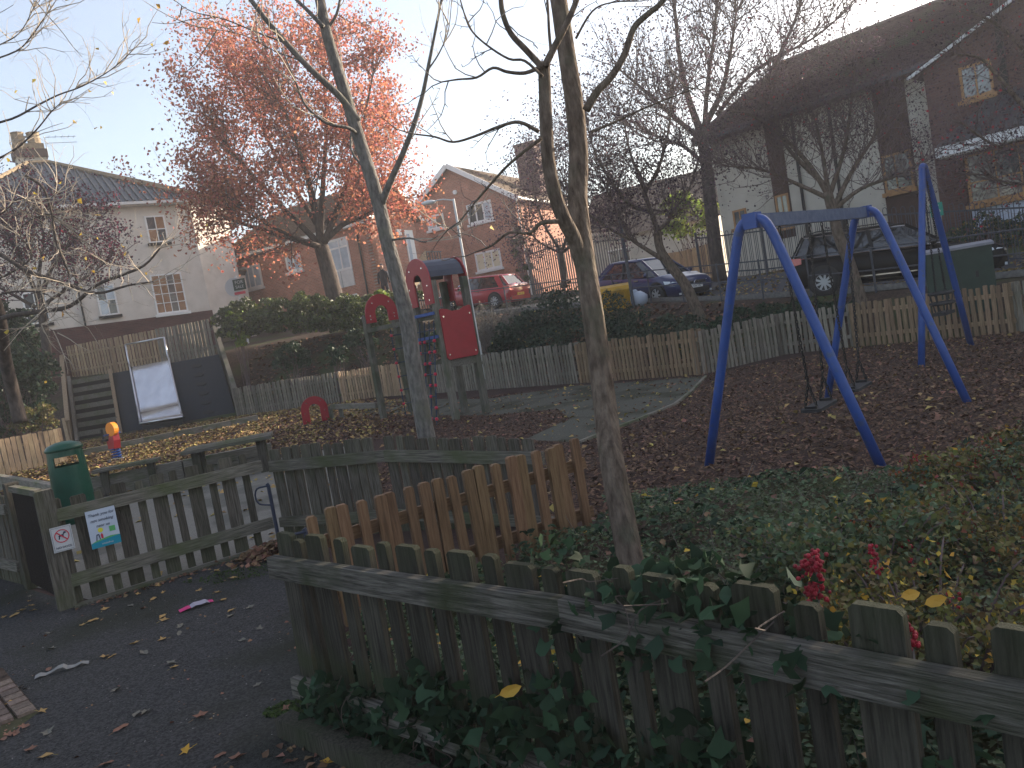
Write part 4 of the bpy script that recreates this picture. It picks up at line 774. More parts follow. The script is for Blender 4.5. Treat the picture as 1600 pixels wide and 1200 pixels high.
for a, lab in ((-.22, 'sunlit plank retaining wall sloping up on the left of the steps'), (7.2, 'grey plank retaining wall sloping up on the right of the rubber bank')):
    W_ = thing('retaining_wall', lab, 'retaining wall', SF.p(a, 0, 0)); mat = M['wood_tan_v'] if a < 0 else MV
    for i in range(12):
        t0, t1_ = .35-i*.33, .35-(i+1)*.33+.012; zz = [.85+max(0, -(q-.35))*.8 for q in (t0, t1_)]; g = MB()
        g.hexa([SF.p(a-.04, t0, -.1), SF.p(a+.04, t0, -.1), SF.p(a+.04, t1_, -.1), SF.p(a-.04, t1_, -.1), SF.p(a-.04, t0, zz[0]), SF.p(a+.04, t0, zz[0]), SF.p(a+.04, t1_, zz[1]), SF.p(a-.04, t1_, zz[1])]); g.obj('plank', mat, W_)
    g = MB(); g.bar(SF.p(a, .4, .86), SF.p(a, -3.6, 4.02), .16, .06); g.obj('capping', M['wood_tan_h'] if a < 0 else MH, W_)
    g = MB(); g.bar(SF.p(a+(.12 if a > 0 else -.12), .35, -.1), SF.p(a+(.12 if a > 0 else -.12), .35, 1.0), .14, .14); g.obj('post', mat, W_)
zt = ST
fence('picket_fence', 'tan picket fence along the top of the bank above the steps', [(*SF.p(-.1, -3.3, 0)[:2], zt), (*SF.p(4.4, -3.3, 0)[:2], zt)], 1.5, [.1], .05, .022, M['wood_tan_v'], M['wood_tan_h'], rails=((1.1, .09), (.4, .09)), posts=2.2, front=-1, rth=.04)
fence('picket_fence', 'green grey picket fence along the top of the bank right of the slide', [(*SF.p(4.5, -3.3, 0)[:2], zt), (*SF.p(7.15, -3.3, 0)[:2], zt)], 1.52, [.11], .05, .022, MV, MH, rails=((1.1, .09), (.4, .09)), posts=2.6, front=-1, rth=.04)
t = thing('timber_edging', 'long timber sleeper edging in the leaves in front of the slide', 'edging', (-10.31,23.915,0))
ea, eb = Vector((*(-12.42,22.681), 0)), Vector((*(-8.063,25.097), 0))
for j in range(6): rail(t, ea+(eb-ea)*(j/6), ea+(eb-ea)*((j+.99)/6), .1, .2, .16, MH, 0, 'sleeper')

# spring rider
rx, ry = (-9.869,19.567)
t = thing('spring_rider', 'small spring rider with orange head, red body and black seat among the yellow leaves', 'spring rider', (rx, ry, 0))
g = MB(); g.tube([(rx+.1*math.cos(a), ry+.1*math.sin(a), .05+.26*a/(8*math.pi)) for a in np.linspace(0, 8*math.pi, 64)], .016, 5); g.obj('spring', M['blue'], t)
g = MB(); g.box((rx, ry, .025), (.34, .3, .05)); g.obj('base_plate', M['paper'], t)
g = MB(); g.prism([(-.2, .3), (.14, .3), (.2, .5), (.16, .72), (.02, .78), (-.06, .55), (-.22, .5)], (rx, ry, 0), (.75, -.66, 0), UZ, .16); g.obj('body', M['red'], t)
g = MB(); g.disc((rx+.07, ry-.1, .78), (.5, .86, 0), .17, .12, 18); g.obj('head', M['orange'], t)
g = MB(); g.box((rx-.16, ry+.12, .53), (.28, .24, .05)); g.obj('seat', M['black'], t)
g = MB(); g.box((rx-.28, ry+.2, .66), (.06, .24, .3)); g.obj('backrest', M['black'], t)
g = MB(); g.tube([(rx-.1, ry-.22, .66), (rx+.12, ry+.16, .66)], .02, 6); g.obj('handle', M['blue'], t)

# ------------------------------------------------------------------ play tower
pa, pb = Vector((-1.19, 15.5, 0)), Vector((-.6, 15.91, 0)); tu = (pb-pa).normalized(); tn = Vector((-tu.y, tu.x, 0)); pcn, pd = pa+tn*.8, pb+tn*.8; PG = M['post_green']
TW = thing('play_tower', 'wooden play tower with navy roof, red arches and red front panel', 'play tower', (pa+pd)/2)
for q, h in ((pa, 2.75), (pb, 2.75), (pcn, 2.75), (pd, 2.75)): g = MB(); g.bar(q, q+UZ*h, .12, .12, up=tuple(tn)); g.obj('post', PG, TW)
g = MB(); c = (pa+pd)/2; g.hexa([Vector(q)+UZ*1.12 for q in (pa, pb, pd, pcn)]+[Vector(q)+UZ*1.2 for q in (pa, pb, pd, pcn)]); g.obj('deck', M['wood_dark_h'], TW)
def arch(r, leg, n=12, hole=.5, hw=None):   # horseshoe outline standing on z=0
    o = [(r, 0), (r, leg)]+[(r*math.cos(a), leg+r*math.sin(a)) for a in np.linspace(0, math.pi, n)][1:-1]+[(-r, leg), (-r, 0)]
    h = r*hole; i = [(-h, 0), (-h, leg)]+[(h*math.cos(a), leg+h*math.sin(a)) for a in np.linspace(math.pi, 0, n)][1:-1]+[(h, leg), (h, 0)]
    return o, i
def archpanel(parent, o, ux, r, leg, hole, th=.03, name='arch_panel', bolts=True):
    a, b = arch(r, leg, 14, hole); k = len(a); m = MB(); nn = Vector(ux).cross(UZ).normalized()*th/2; O = Vector(o); ux = Vector(ux)
    F_ = [O+ux*x+UZ*z-nn for x, z in a+b]+[O+ux*x+UZ*z+nn for x, z in a+b]; n2 = 2*k; b_ = list(reversed(range(k, 2*k))); f = []
    for i in range(k-1): f += [(i, i+1, b_[i+1], b_[i]), (n2+i+1, n2+i, n2+b_[i], n2+b_[i+1]), (i+1, i, n2+i, n2+i+1), (b_[i], b_[i+1], n2+b_[i+1], n2+b_[i])]
    for e in (0, k-1): f.append((e, b_[e], n2+b_[e], n2+e))
    m.add(F_, f); ob = m.obj(name, M['red'], parent)
    if bolts:
        for s in (-1, 1):
            for z, rr in ((.08, .75), (leg*.8, .75), (leg+r*.55, .52)): g = MB(); g.disc(O+ux*(s*r*rr)+UZ*z, nn, .016, th+.02, 8); g.obj('bolt', M['chrome'], ob)
    return ob
lc = (pa+pcn)/2-tu*.075; archpanel(TW, lc+UZ*2.3, tn, .48, .45, .34)
rc_ = (pb+pd)/2+tu*.075; archpanel(TW, rc_+UZ*2.33, tn, .42, .45, .34)
rp = [(math.cos(a)*.42, math.sin(a)*.42) for a in np.linspace(.12, math.pi-.12, 11)]; m = MB(); k = len(rp); cc = (pa+pcn)/2-tu*.02; ce = (pb+pd)/2+tu*.02
for q in (cc, ce):
    for s in (1, .94): m.v += [tuple(q+tn*(x*s)+UZ*(2.76+z*s)) for x, z in rp]
m.f = [(i, i+1, 2*k+i+1, 2*k+i) for i in range(k-1)]+[(k+i+1, k+i, 3*k+i, 3*k+i+1) for i in range(k-1)]+[(0, 2*k, 3*k, k), (k-1, 2*k-1, 4*k-1, 3*k-1)]+[(i+1, i, k+i, k+i+1) for i in range(k-1)]
m.obj('roof', M['navy'], TW)
rr_ = [(x*.9, z) for x, z in [(-.36, .0), (.36, .0), (.4, .05), (.4, .98), (.36, 1.0), (.22, .98), (.1, .93), (-.1, .93), (-.22, .98), (-.36, 1.0), (-.4, .98), (-.4, .05)]]
g = MB(); o_ = (pa+pb)/2-tn*.08+UZ*1.18; g.prism(rr_, o_, tu, UZ, .025); fp = g.obj('front_panel', M['red'], TW)
for x, z in ((-.3, .1), (.3, .1), (-.3, .84), (.3, .84)): g = MB(); g.disc(o_+tu*x+UZ*z, tn, .018, .05, 8); g.obj('bolt', M['chrome'], fp)
g = MB(); g.bar((pcn+UZ*1.9), (pd+UZ*1.9), .05, .08); g.obj('back_rail', PG, TW)
g = MB(); g.bar(pa-tn*.02+UZ*1.1, pb-tn*.02+UZ*1.1, .06, .14); g.obj('deck_beam', M['wood_dark_h'], TW)
# overhead ladder from the tower to the pair of arch posts
la, lb = Vector((-3.04, 18.3, 0)), Vector((-2.45, 18.85, 0))
for q in (la, lb): g = MB(); g.bar(q, q+UZ*2.42, .12, .12, up=tuple((lb-la).normalized())); g.obj('post', PG, TW)
archpanel(TW, (la+lb)/2+UZ*2.22-((lb-la).normalized().cross(UZ))*-.08, (lb-la).normalized(), .44, .2, .4)
for q, q2 in ((la, pa), (lb, pcn)): g = MB(); g.bar(q+UZ*2.06, q2+UZ*2.06, .07, .09); g.obj('ladder_beam', PG, TW)
for i in range(1, 8):
    t = i/8; g = MB(); g.tube([la+(pa-la)*t+UZ*2.06, lb+(pcn-lb)*t+UZ*2.06], .022, 6); g.obj('rung', M['blue'], TW)
for z in (1.66, 2.12): g = MB(); g.bar(pa-tu*.06+UZ*z, pcn-tu*.06+UZ*z, .05, .06); g.obj('cross_bar', M['blue'], TW)
# climbing net on the tower's left side
n0, n1 = pa-tu*.5+tn*-.1, pcn-tu*.42; nd = n1-n0
for i in range(5):
    t = i/4; b0 = n0+nd*t; b1 = pa-tu*.08+tn*(.05+.76*t)+UZ*1.98; g = MB(); g.tube([b0, b1], .012, 5); vr = g.obj('net_rope', M['blue_rope'], TW)
for j in range(9):
    z = j/9.4; P = [n0+nd*(i/4)+((pa-tu*.08+tn*(.05+.76*i/4)+UZ*1.98)-(n0+nd*(i/4)))*(z+.06) for i in range(5)]; g = MB(); g.tube(P, .011, 5); g.obj('net_rope', M['blue_rope'], TW)
    if j < 8:
        for i, p in enumerate(P): 
            if (i+j) % 3 != 2: g = MB(); g.blob(p, .036, 6, 4); g.obj('rope_joint', M['red_joint'], TW)
# second net further left under the ladder
for i in range(3):
    q = la+(pa-la)*.35+(lb-la)*(i/2); g = MB(); g.tube([q+UZ*2.0, q+UZ*.1], .012, 5); g.obj('net_rope', M['blue_rope'], TW)
for j in range(6):
    z = .35+.3*j; P = [la+(pa-la)*.35+(lb-la)*(i/2)+UZ*z for i in range(3)]; g = MB(); g.tube(P, .011, 5); g.obj('net_rope', M['blue_rope'], TW)
    for p in P[:2]: g = MB(); g.blob(p, .034, 6, 4); g.obj('rope_joint', M['red_joint'], TW)
ac = Vector((-5.12, 20.5, 0)); au = Vector((.8, .35, 0)).normalized()
LA = thing('low_arch', 'low red horseshoe arch on short stumps beside the balance beam', 'play arch', ac)
archpanel(LA, ac+UZ*.02, au, .34, .34, .42, th=.03)
for s in (-1, 1): g = MB(); g.bar(ac+au*(s*.33)+Vector((.04, .09, 0)), ac+au*(s*.33)+Vector((.04, .09, .36)), .12, .12); g.obj('stump', PG, LA)
BB = thing('balance_beam', 'low grey balance beam between the low arch and the tower posts', 'balance beam', (ac+la)/2)
rail(BB, ac+au*.45, la+Vector((-.1, .05, 0)), .34, .12, .12, MH, 0, 'beam')
for s in (.15, .85): q = ac+au*.45+(la-ac)*s*.9; g = MB(); g.bar(q, q+UZ*.28, .09, .09); g.obj('stump', PG, BB)

# ------------------------------------------------------------------ swings
def aframe(parent, p, q, top, r=.043, zk=.86, sp=.27):
    c = (Vector(p)+Vector(q))/2; c.z = 0
    for e in (Vector(p), Vector(q)):
        k = c+(e-c)*sp; k.z = top*zk; d = e-c; 
        ld = (k-e).normalized(); q1 = k+ld*(top-k.z)*.85; q3 = c+UZ*top; q2 = q3+d*sp*.55
        P = [e-ld*.05, e+(k-e)*.35, e+(k-e)*.7]+[k*(1-s)**3+q1*(3*s*(1-s)**2)+q2*(3*s*s*(1-s))+q3*s**3 for s in np.linspace(0, 1, 10)]
        g = MB(); g.tube(P, r, 14); g.obj('leg', M['blue'], parent, True)
    return c+Vector((0, 0, top))
SW = thing('swing_set', 'nearer blue tubular swing frame with flat crossbeam and two seats', 'swing set', (3.3, 8.2, 0))
tA = aframe(SW, (1.73, 7.56, 0), (2.87, 6.45, 0), 2.2); tB = aframe(SW, (3.97, 10.2, 0), (4.8, 8.5, 0), 2.26)
g = MB(); g.bar(tA-UZ*.02, tB-UZ*.02, .07, .12); g.obj('crossbeam', M['blue_beam'], SW)
for tp in (tA, tB): d = (tB-tA).normalized(); g = MB(); g.bar(tp-d*.07-UZ*.015, tp+d*.07-UZ*.015, .12, .135); g.obj('bracket', M['blue'], SW)
def chain(parent, a, b, n=None):
    a, b = Vector(a), Vector(b); L = (b-a).length; n = n or int(L/.034); d = (b-a).normalized(); x = d.cross(Vector((.7, .7, 0))).normalized(); y = d.cross(x); g = MB()
    for i in range(n):
        c = a+(b-a)*((i+.5)/n); s = x if i % 2 else y; P = [c+d*(math.cos(t)*.026)+s*(math.sin(t)*.013) for t in np.linspace(0, 2*math.pi, 9)]; g.tube(P, .0062, 3, cap=False)
    return g.obj('chain', M['black'], parent)
def seat(label, mid, d, z, tops):
    mid = Vector(mid); d = Vector(d).normalized(); nn = Vector((-d.y, d.x, 0)); t = thing('hanging_swing', label, 'swing', mid+UZ*z)
    P = [(-.25, -.07), (-.22, -.1), (.22, -.1), (.25, -.07), (.25, .07), (.22, .1), (-.22, .1), (-.25, .07)]; g = MB(); g.prism(P, mid+UZ*z, d, nn, .03); g.obj('seat', M['rubber'], t)
    for s, tp in zip((-1, 1), tops):
        e = mid+d*(s*.2)+UZ*(z+.015)
        for w_ in (-.055, .055): chain(t, e+nn*w_+UZ*.02, e+UZ*.25, 7)
        chain(t, e+UZ*.25, tp)
        g = MB(); g.bar(e-nn*.06+UZ*.012, e+nn*.06+UZ*.012, .03, .025); g.obj('seat_clamp', M['black'], t)
bd = (tB-tA); bdn = bd.normalized(); fl = Vector((bd.x, bd.y, 0))
def onb(t): return tA+bd*t-UZ*.09
for lab, m_, ts in (('nearer black rubber swing seat on chains under the blue beam', .29, (.18, .42)), ('farther black rubber swing seat on chains under the blue beam', .64, (.53, .78))):
    q = onb(m_); seat(lab, (q.x, q.y, 0), bdn, .37, (onb(ts[0]), onb(ts[1])))
S2 = thing('swing_set', 'farther single blue arch swing frame with a cradle seat at the back right', 'swing set', (6.9, 12.6, 0))
tC = aframe(S2, (6.05, 11.8, 0), (7.72, 13.35, 0), 3.0, r=.05, zk=.9, sp=.13)
t = thing('cradle_seat', 'black cradle swing seat hanging in the farther blue arch', 'swing', (6.95, 12.65, .75)); q = Vector((6.93, 12.62, 0)); du_ = Vector((.73, .68, 0))
for s in (-1, 1): chain(t, tC+du_*(s*.06)-UZ*.08, q+du_*(s*.22)+UZ*1.02, 60)
g = MB(); g.prism([(-.22, -.1), (.22, -.1), (.24, 0), (.22, .1), (-.22, .1), (-.24, 0)], q+UZ*.68, du_, (-.68, .73, 0), .05); g.obj('seat', M['rubber'], t)
for z, r in ((1.0, .22), (.84, .215)):
    g = MB(); g.tube([q+du_*(r*math.cos(a))+Vector((-.68, .73, 0))*(r*.75*math.sin(a))+UZ*z for a in np.linspace(0, 2*math.pi, 15)], .026, 6); g.obj('cradle_ring', M['rubber'], t)
for a in np.linspace(0, 2*math.pi, 7)[:-1]: g = MB(); g.tube([q+du_*(.22*math.cos(a))+Vector((-.68, .73, 0))*(.16*math.sin(a))+UZ*1.0, q+du_*(.2*math.cos(a))+Vector((-.68, .73, 0))*(.09*math.sin(a))+UZ*.69], .012, 5); g.obj('strap', M['rubber'], t)

# ------------------------------------------------------------------ cars
def car(name, label, cat, paint, L, Wd, Hc, spec):
    t = local(name, label, cat); hw = Wd/2; hl = L/2; hood, belt, ws, rf, rr, rb_, nose, tail = (spec[k] for k in ('hood', 'belt', 'ws', 'rf', 'rr', 'rb', 'nose', 'tail'))
    wx = (hl-.82, -hl+.78); wr = spec.get('wr', .32)
    # lower body: cross sections from tail to nose
    st = [(-hl, .36, tail-.12, .80), (-hl+.06, .26, tail, .92), (-hl+.25, .2, belt-.02, .97), (-hl+.6, .2, belt, 1), (-.6, .19, belt-.01, 1), (.2, .19, belt-.035, 1), (ws-.15, .19, belt-.06, 1), (ws+.25, .19, hood+.01, .99), (hl-.55, .2, hood-.06, .97), (hl-.25, .21, nose+.03, .93), (hl-.08, .24, nose-.06, .86), (hl, .34, nose-.2, .74)]
    m = MB(); rows = []
    for x, zb, zt, f in st:
        w_ = hw*f; h = zt-zb; half = [(0, zb), (w_*.86, zb), (w_*.97, zb+.12), (w_, zb+h*.45), (w_*.985, zb+h*.72), (w_*.93, zt-.05), (w_*.82, zt), (w_*.4, zt+.025), (0, zt+.03)]
        pts = half+[(-y, z) for y, z in reversed(half[1:-1])]; rows.append(len(m.v)); m.v += [(x, y, z) for y, z in pts]; k = len(pts)
    for a, b in zip(rows, rows[1:]): m.f += [(a+j, b+j, b+(j+1) % k, a+(j+1) % k) for j in range(k)]
    m.f += [tuple(rows[0]+j for j in range(k)), tuple(rows[-1]+j for j in reversed(range(k)))]
    m.obj('body', paint, t, True)
    # cabin: glass house with a painted roof and pillars
    zb = belt-.05; zr = Hc-.07; yb = hw*.9; yr = hw*.69
    bl = [(ws, yb*.86), (ws-.35, yb), (-.4, yb), (rb_+.35, yb*.98), (rb_, yb*.86)]; tl = [(rf, yr*.9), (rf-.3, yr), (-.5, yr*1.01), (rr+.25, yr*.97), (rr, yr*.88)]
    g = MB(); g.v = [(x, y, zb) for x, y in bl]+[(x, -y, zb) for x, y in reversed(bl)]+[(x, y, zr) for x, y in tl]+[(x, -y, zr) for x, y in reversed(tl)]; n_ = 10
    g.f = [(j, n_+j, n_+(j+1) % n_, (j+1) % n_) for j in range(n_)]; g.obj('windows', M['car_glass'], t)
    g = MB(); rr2 = [(x, y*1.03) for x, y in tl]; ring_ = rr2+[(x, -y) for x, y in reversed(rr2)]; cxm = (rf+rr)/2
    g.v = [(x, y, zr-.015) for x, y in ring_]+[(x*.985+cxm*.015, y*.93, zr+.045) for x, y in ring_]+[(x*.8+cxm*.2, y*.55, zr+.07) for x, y in ring_]
    g.f = [(j, (j+1) % n_, n_+(j+1) % n_, n_+j) for j in range(n_)]+[(n_+j, n_+(j+1) % n_, 2*n_+(j+1) % n_, 2*n_+j) for j in range(n_)]+[tuple(2*n_+j for j in range(n_)), tuple(reversed(range(n_)))]; g.obj('roof', paint, t, True)
    for s in (1, -1):
        for i, (a, b, wd) in enumerate(((bl[0], tl[0], .07), (bl[2], tl[2], .08), (bl[3], tl[3], .1), (bl[4], tl[4], .09))):
            if spec.get('three') and i == 2: wd = .22
            g = MB(); g.bar((a[0], s*a[1], zb), (b[0], s*b[1], zr), wd, .035, up=(0, s, .3)); g.obj('pillar', paint if i in (0, 2, 3) else M['black'], t)
        if spec.get('chrome'):
            g = MB(); P = [(x, s*(y+.012), zb+.015) for x, y in bl[:5]]; g.tube(P, .019, 5); P2 = [(x, s*(y+.012), zr-.02) for x, y in tl]; g.tube(P2, .016, 5); g.tube([P[-1], P2[-1]], .012, 5); g.obj('window_trim', M['chrome'], t)
            g = MB(); g.tube([(rf-.25, s*yr*.92, zr+.06), (rf-.4, s*yr*.93, zr+.1), (rr+.3, s*yr*.9, zr+.1), (rr+.15, s*yr*.88, zr+.06)], .014, 6); g.obj('roof_rail', M['black'], t)
            g = MB(); g.bar((wx[0]-.45, s*hw*.985, .36), (wx[1]+.45, s*hw*.985, .36), .02, .03); g.obj('sill_trim', M['chrome'], t)
        for x in ((.35, -.65) if not spec.get('three') else (-.35,)): g = MB(); g.bar((x-.1, s*hw*.985, belt-.13), (x+.1, s*hw*.985, belt-.13), .04, .035); g.obj('door_handle', paint if spec.get('chrome') else M['chrome'], t)
        for x in ((ws-.3, -.42) if spec.get('three') else (ws-.3, -.38, wx[1]+.5)): g = MB(); g.bar((x, s*hw*.99, .34), (x-.02, s*hw*.968, belt-.1), .012, .014, up=(0, 1, 0)); g.obj('door_seam', M['black'], t)
        g = MB(); g.blob((ws-.28, s*(hw+.06), belt+.02), (.07, .1, .07), 8, 6); g.obj('mirror', paint, t, True)
        for x in wx:
            g = MB(); g.disc((x, s*(hw-.096), wr+.03), (0, 1, 0), wr+.05, .2, 24); g.obj('wheel_arch', M['black'], t)
            g = MB(); pr = [(wr*.62, -.1), (wr*.93, -.105), (wr, -.06), (wr, .06), (wr*.93, .105), (wr*.62, .1)]; n2 = 24
            for r_, y_ in pr: g.v += [(x+r_*math.cos(2*math.pi*j/n2), s*(hw-.066)+y_, wr+r_*math.sin(2*math.pi*j/n2)) for j in range(n2)]
            for i in range(5): g.f += [(i*n2+j, i*n2+(j+1) % n2, (i+1)*n2+(j+1) % n2, (i+1)*n2+j) for j in range(n2)]
            ty = g.obj('wheel', M['rubber'], t, True)
            g = MB(); y0 = s*(hw+.026); n3 = spec.get('spokes', 9)
            for j in range(n3): a = 2*math.pi*j/n3; g.bar((x+.04*math.cos(a), y0, wr+.04*math.sin(a)), (x+wr*.63*math.cos(a), y0-s*.01, wr+wr*.63*math.sin(a)), .05, .02, up=(0, 1, 0))
            g.disc((x, y0, wr), (0, 1, 0), .065, .03, 10); rp_ = [(x+wr*.64*math.cos(a), y0-s*.012, wr+wr*.64*math.sin(a)) for a in np.linspace(0, 2*math.pi, 25)]; g.tube(rp_, .018, 5); g.obj('rim', M['alloy'], ty)
            g = MB(); g.disc((x, s*(hw-.012), wr), (0, 1, 0), wr*.62, .04, 20); g.obj('brake_disc', M['black'], ty)
        g = MB(); P = [(hl-.5, s*hw*.95, nose-.04), (hl-.1, s*hw*.8, nose-.09), (hl-.045, s*hw*.52, nose-.12), (hl-.025, s*hw*.54, nose-.24), (hl-.09, s*hw*.84, nose-.22), (hl-.42, s*hw*.975, nose-.14)]
        c_ = Vector((hl-.3, 0, nose-.15)); g.v = [p for p in P]+[tuple(Vector(p)+(Vector(p)-c_).normalized()*.022) for p in P]; g.f = [tuple(6+i for i in range(6))]+[(i, (i+1) % 6, 6+(i+1) % 6, 6+i) for i in range(6)]; g.obj('headlight', M['lamp_clear'], t)
        g = MB(); zt_ = spec.get('tz', tail-.1); g.hexa([(-hl-.008, s*hw*.93, zt_-.17), (-hl-.008, s*hw*.6, zt_-.15), (-hl+.3, s*hw*.6, zt_-.15), (-hl+.3, s*hw*.99, zt_-.12), (-hl+.03, s*hw*.93, zt_+.03), (-hl+.03, s*hw*.6, zt_+.02), (-hl+.3, s*hw*.6, zt_+.02), (-hl+.3, s*hw*.985, zt_+.02)]); g.obj('tail_light', M['lamp_red'], t)
        g = MB(); g.bar((hl-.06, s*hw*.55, .3), (hl-.03, s*hw*.75, .3), .05, .06); g.obj('fog_lamp', M['lamp_clear'], t)
    g = MB(); g.box((hl-.03, 0, .36), (.09, Wd*.62, .16)); g.obj('lower_grille', M['black'], t)
    g = MB(); g.box((hl-.04, 0, nose-.17), (.09, Wd*.46, .1)); gr = g.obj('grille', M['black'], t)
    for z in (-.135, -.2): g = MB(); g.box((hl-.005, 0, nose+z), (.05, Wd*.48, .018)); g.obj('grille_bar', M['chrome'], gr)
    g = MB(); g.box((hl+.02, 0, .48), (.02, .52, .11)); p_ = g.obj('number_plate', M['plate_white'], t)
    g2 = MB(); g2.box((-hl-.02, 0, spec.get('pz', .62)), (.03, .52, .11)); p2 = g2.obj('number_plate', M['plate_yellow'], t)
    tx = spec['plate']; text(p_, 'lettering', tx, .085, (hl+.031, 0, .45), (0, 1, 0), (0, 0, 1), M['sign_ink']); text(p2, 'lettering', tx, .085, (-hl-.036, 0, spec.get('pz', .62)-.03), (0, -1, 0), (0, 0, 1), M['sign_ink'])
    if spec['badge'] == 'chevrons':
        for z in (-.07, -.13):
            g = MB(); g.prism([(-.11, z-.03), (0, z+.045), (.11, z-.03), (.11, z-.055), (0, z+.02), (-.11, z-.055)], (hl+.03, 0, nose-.07), (0, 1, 0), UZ, .02); g.obj('chevron_badge', M['chrome'], gr)
    else:
        g = MB(); x_ = hl+.03; g.tube([(x_, .06*math.cos(a), nose-.16+.06*math.sin(a)) for a in np.linspace(0, 2*math.pi, 19)], .008, 5)
        if spec['badge'] == 'roundel':
            for P in (((-.03, .05), (0, .01), (.03, .05)), ((-.05, .01), (-.025, -.045), (0, -.005), (.025, -.045), (.05, .01))): g.tube([(x_, y, nose-.16+z) for y, z in P], .006, 4)
        g.obj('badge', M['chrome'], gr)
        g = MB(); g.disc((-hl-.0, 0, tail-.06), (1, 0, 0), .05, .05, 14); g.obj('badge', M['chrome'], t)
    g = MB(); g.box((-hl+.05, 0, .4), (.14, Wd*.86, .2)); g.obj('rear_bumper', paint, t, False)
    g = MB(); xr = rb_-.012; g.bar((rb_+.1, .0, belt+.05), (rb_+.14, .42, belt+.06), .02, .03); g.obj('rear_wiper', M['black'], t)
    if not spec.get('chrome'): g = MB(); g.tube([(rr+.35, 0, zr+.05), (rr+.15, 0, zr+.28)], .006, 4); g.obj('aerial', M['black'], t)
    return t
def park(t, c, h, z_extra=.062):
    h = Vector((*h, 0)).normalized(); f = Vector((*c, 0))+h*1.2; b = Vector((*c, 0))-h*1.2; zf, zb = t1(f.x, f.y), t1(b.x, b.y); r_ = Vector((-h.y, h.x, 0))
    X = Vector((h.x*2.4, h.y*2.4, zf-zb)).normalized(); Y = r_; Z = X.cross(Y); t.matrix_world = Matrix(((X.x, Y.x, Z.x, c[0]), (X.y, Y.y, Z.y, c[1]), (X.z, Y.z, Z.z, (zf+zb)/2+z_extra), (0, 0, 0, 1)))
E1 = car('estate_car', 'black estate car with chrome window trim and roof rails parked behind the swings', 'car', M['car_black'], 4.55, 1.78, 1.5, dict(hood=.86, belt=.95, ws=1.12, rf=.3, rr=-1.92, rb=-2.19, nose=.74, tail=.98, chrome=1, badge='roundel', plate='YD57 KLN', tz=.92))
park(E1, (9.45, 19.2), (.9, -.44))
E2 = car('hatchback_car', 'navy blue hatchback with chrome chevron badge parked behind the leaning bare tree', 'car', M['car_blue'], 4.2, 1.75, 1.47, dict(hood=.88, belt=.93, ws=1.2, rf=.35, rr=-1.3, rb=-2.0, nose=.76, tail=.95, badge='chevrons', plate='YS56 TAJ', spokes=7))
park(E2, (5.0, 26.4), (.5, -.87))
E3 = car('hatchback_car', 'red three door hatchback seen from behind in front of the gabled brick house', 'car', M['car_red'], 4.1, 1.73, 1.44, dict(hood=.88, belt=.92, ws=1.0, rf=.25, rr=-1.5, rb=-1.97, nose=.76, tail=1.0, badge='ring', plate='AK05 VRG', three=1, pz=.55))
park(E3, (-0.697,36), (-.82, .57))

# ------------------------------------------------------------------ street furniture
cb = (9.026,15.7,1.125); cz = t1(cb[0], cb[1]); U_ = Vector((.9, -.44, 0)).normalized(); N_ = Vector((-.44, -.9, 0)).normalized()
t = thing('utility_cabinet', 'dark green utility cabinet with a pale sloping lid behind the brown fence', 'utility cabinet', (cb[0], cb[1], cz)); cc = Vector((cb[0], cb[1], 0)); tz = 1.669
def ubox(g, a0, a1, b0, b1, z0, z1, zl=0): return g.hexa([cc+U_*a0+N_*b1+UZ*z0, cc+U_*a1+N_*b1+UZ*z0, cc+U_*a1+N_*b0+UZ*z0, cc+U_*a0+N_*b0+UZ*z0, cc+U_*a0+N_*b1+UZ*(z1-zl), cc+U_*a1+N_*b1+UZ*(z1-zl), cc+U_*a1+N_*b0+UZ*z1, cc+U_*a0+N_*b0+UZ*z1])
g = MB(); ubox(g, -.58, .58, -.2, .2, cz-.3, tz-.05); g.obj('body', M['cab_green'], t)
for a in (-.565, .01): g = MB(); ubox(g, a, a+.555, .2, .212, cz+.08, tz-.1); d_ = g.obj('door', M['cab_green'], t); g = MB(); ubox(g, a+.25, a+.3, .212, .228, cz+.6, cz+.72); g.obj('lock', M['black'], d_)
g = MB(); ubox(g, -.62, .62, -.24, .25, tz-.048, tz+.05, .05); g.obj('lid', M['cab_top'], t)

gb = (3.51,24.6,1.721); gz = t1(gb[0], gb[1]); t = thing('grit_bin', 'yellow plastic grit bin with domed lid beside the blue hatchback', 'grit bin', (gb[0], gb[1], gz)); cc = Vector((gb[0], gb[1], 0)); U_, N_ = Vector((1, .1, 0)).normalized(), Vector((.1, -1, 0)).normalized()
g = MB(); g.hexa([cc+U_*a*.44+N_*b*.28+UZ*(gz-.1) for a, b in ((-1, 1), (1, 1), (1, -1), (-1, -1))]+[cc+U_*a*.52+N_*b*.34+UZ*(gz+.5) for a, b in ((-1, 1), (1, 1), (1, -1), (-1, -1))]); g.obj('body', M['yellow'], t)
g = MB(); P = [(-.36, .5), (.36, .5), (.36, .56), (.24, .68), (-.02, .76), (-.3, .7), (-.36, .62)]; g.prism(P, cc+UZ*gz, N_, UZ, 1.08); g.obj('lid', M['yellow'], t)
for a in (-.25, .05, .3): g = MB(); g.bar(cc+U_*a+N_*.3+UZ*gz, cc+U_*a+N_*.345+UZ*(gz+.48), .05, .03); g.obj('rib', M['yellow'], t)
bb = (4.211,24.2,1.552); t = thing('carrier_bag', 'pale grey filled bag lying against the yellow grit bin', 'bag', (bb[0], bb[1], t1(bb[0], bb[1])))
g = MB(); g.blob((bb[0], bb[1], t1(bb[0], bb[1])+.2), (.27, .2, .24), 12, 8, .12); g.obj('bag_body', M['sign_lilac'], t, True)
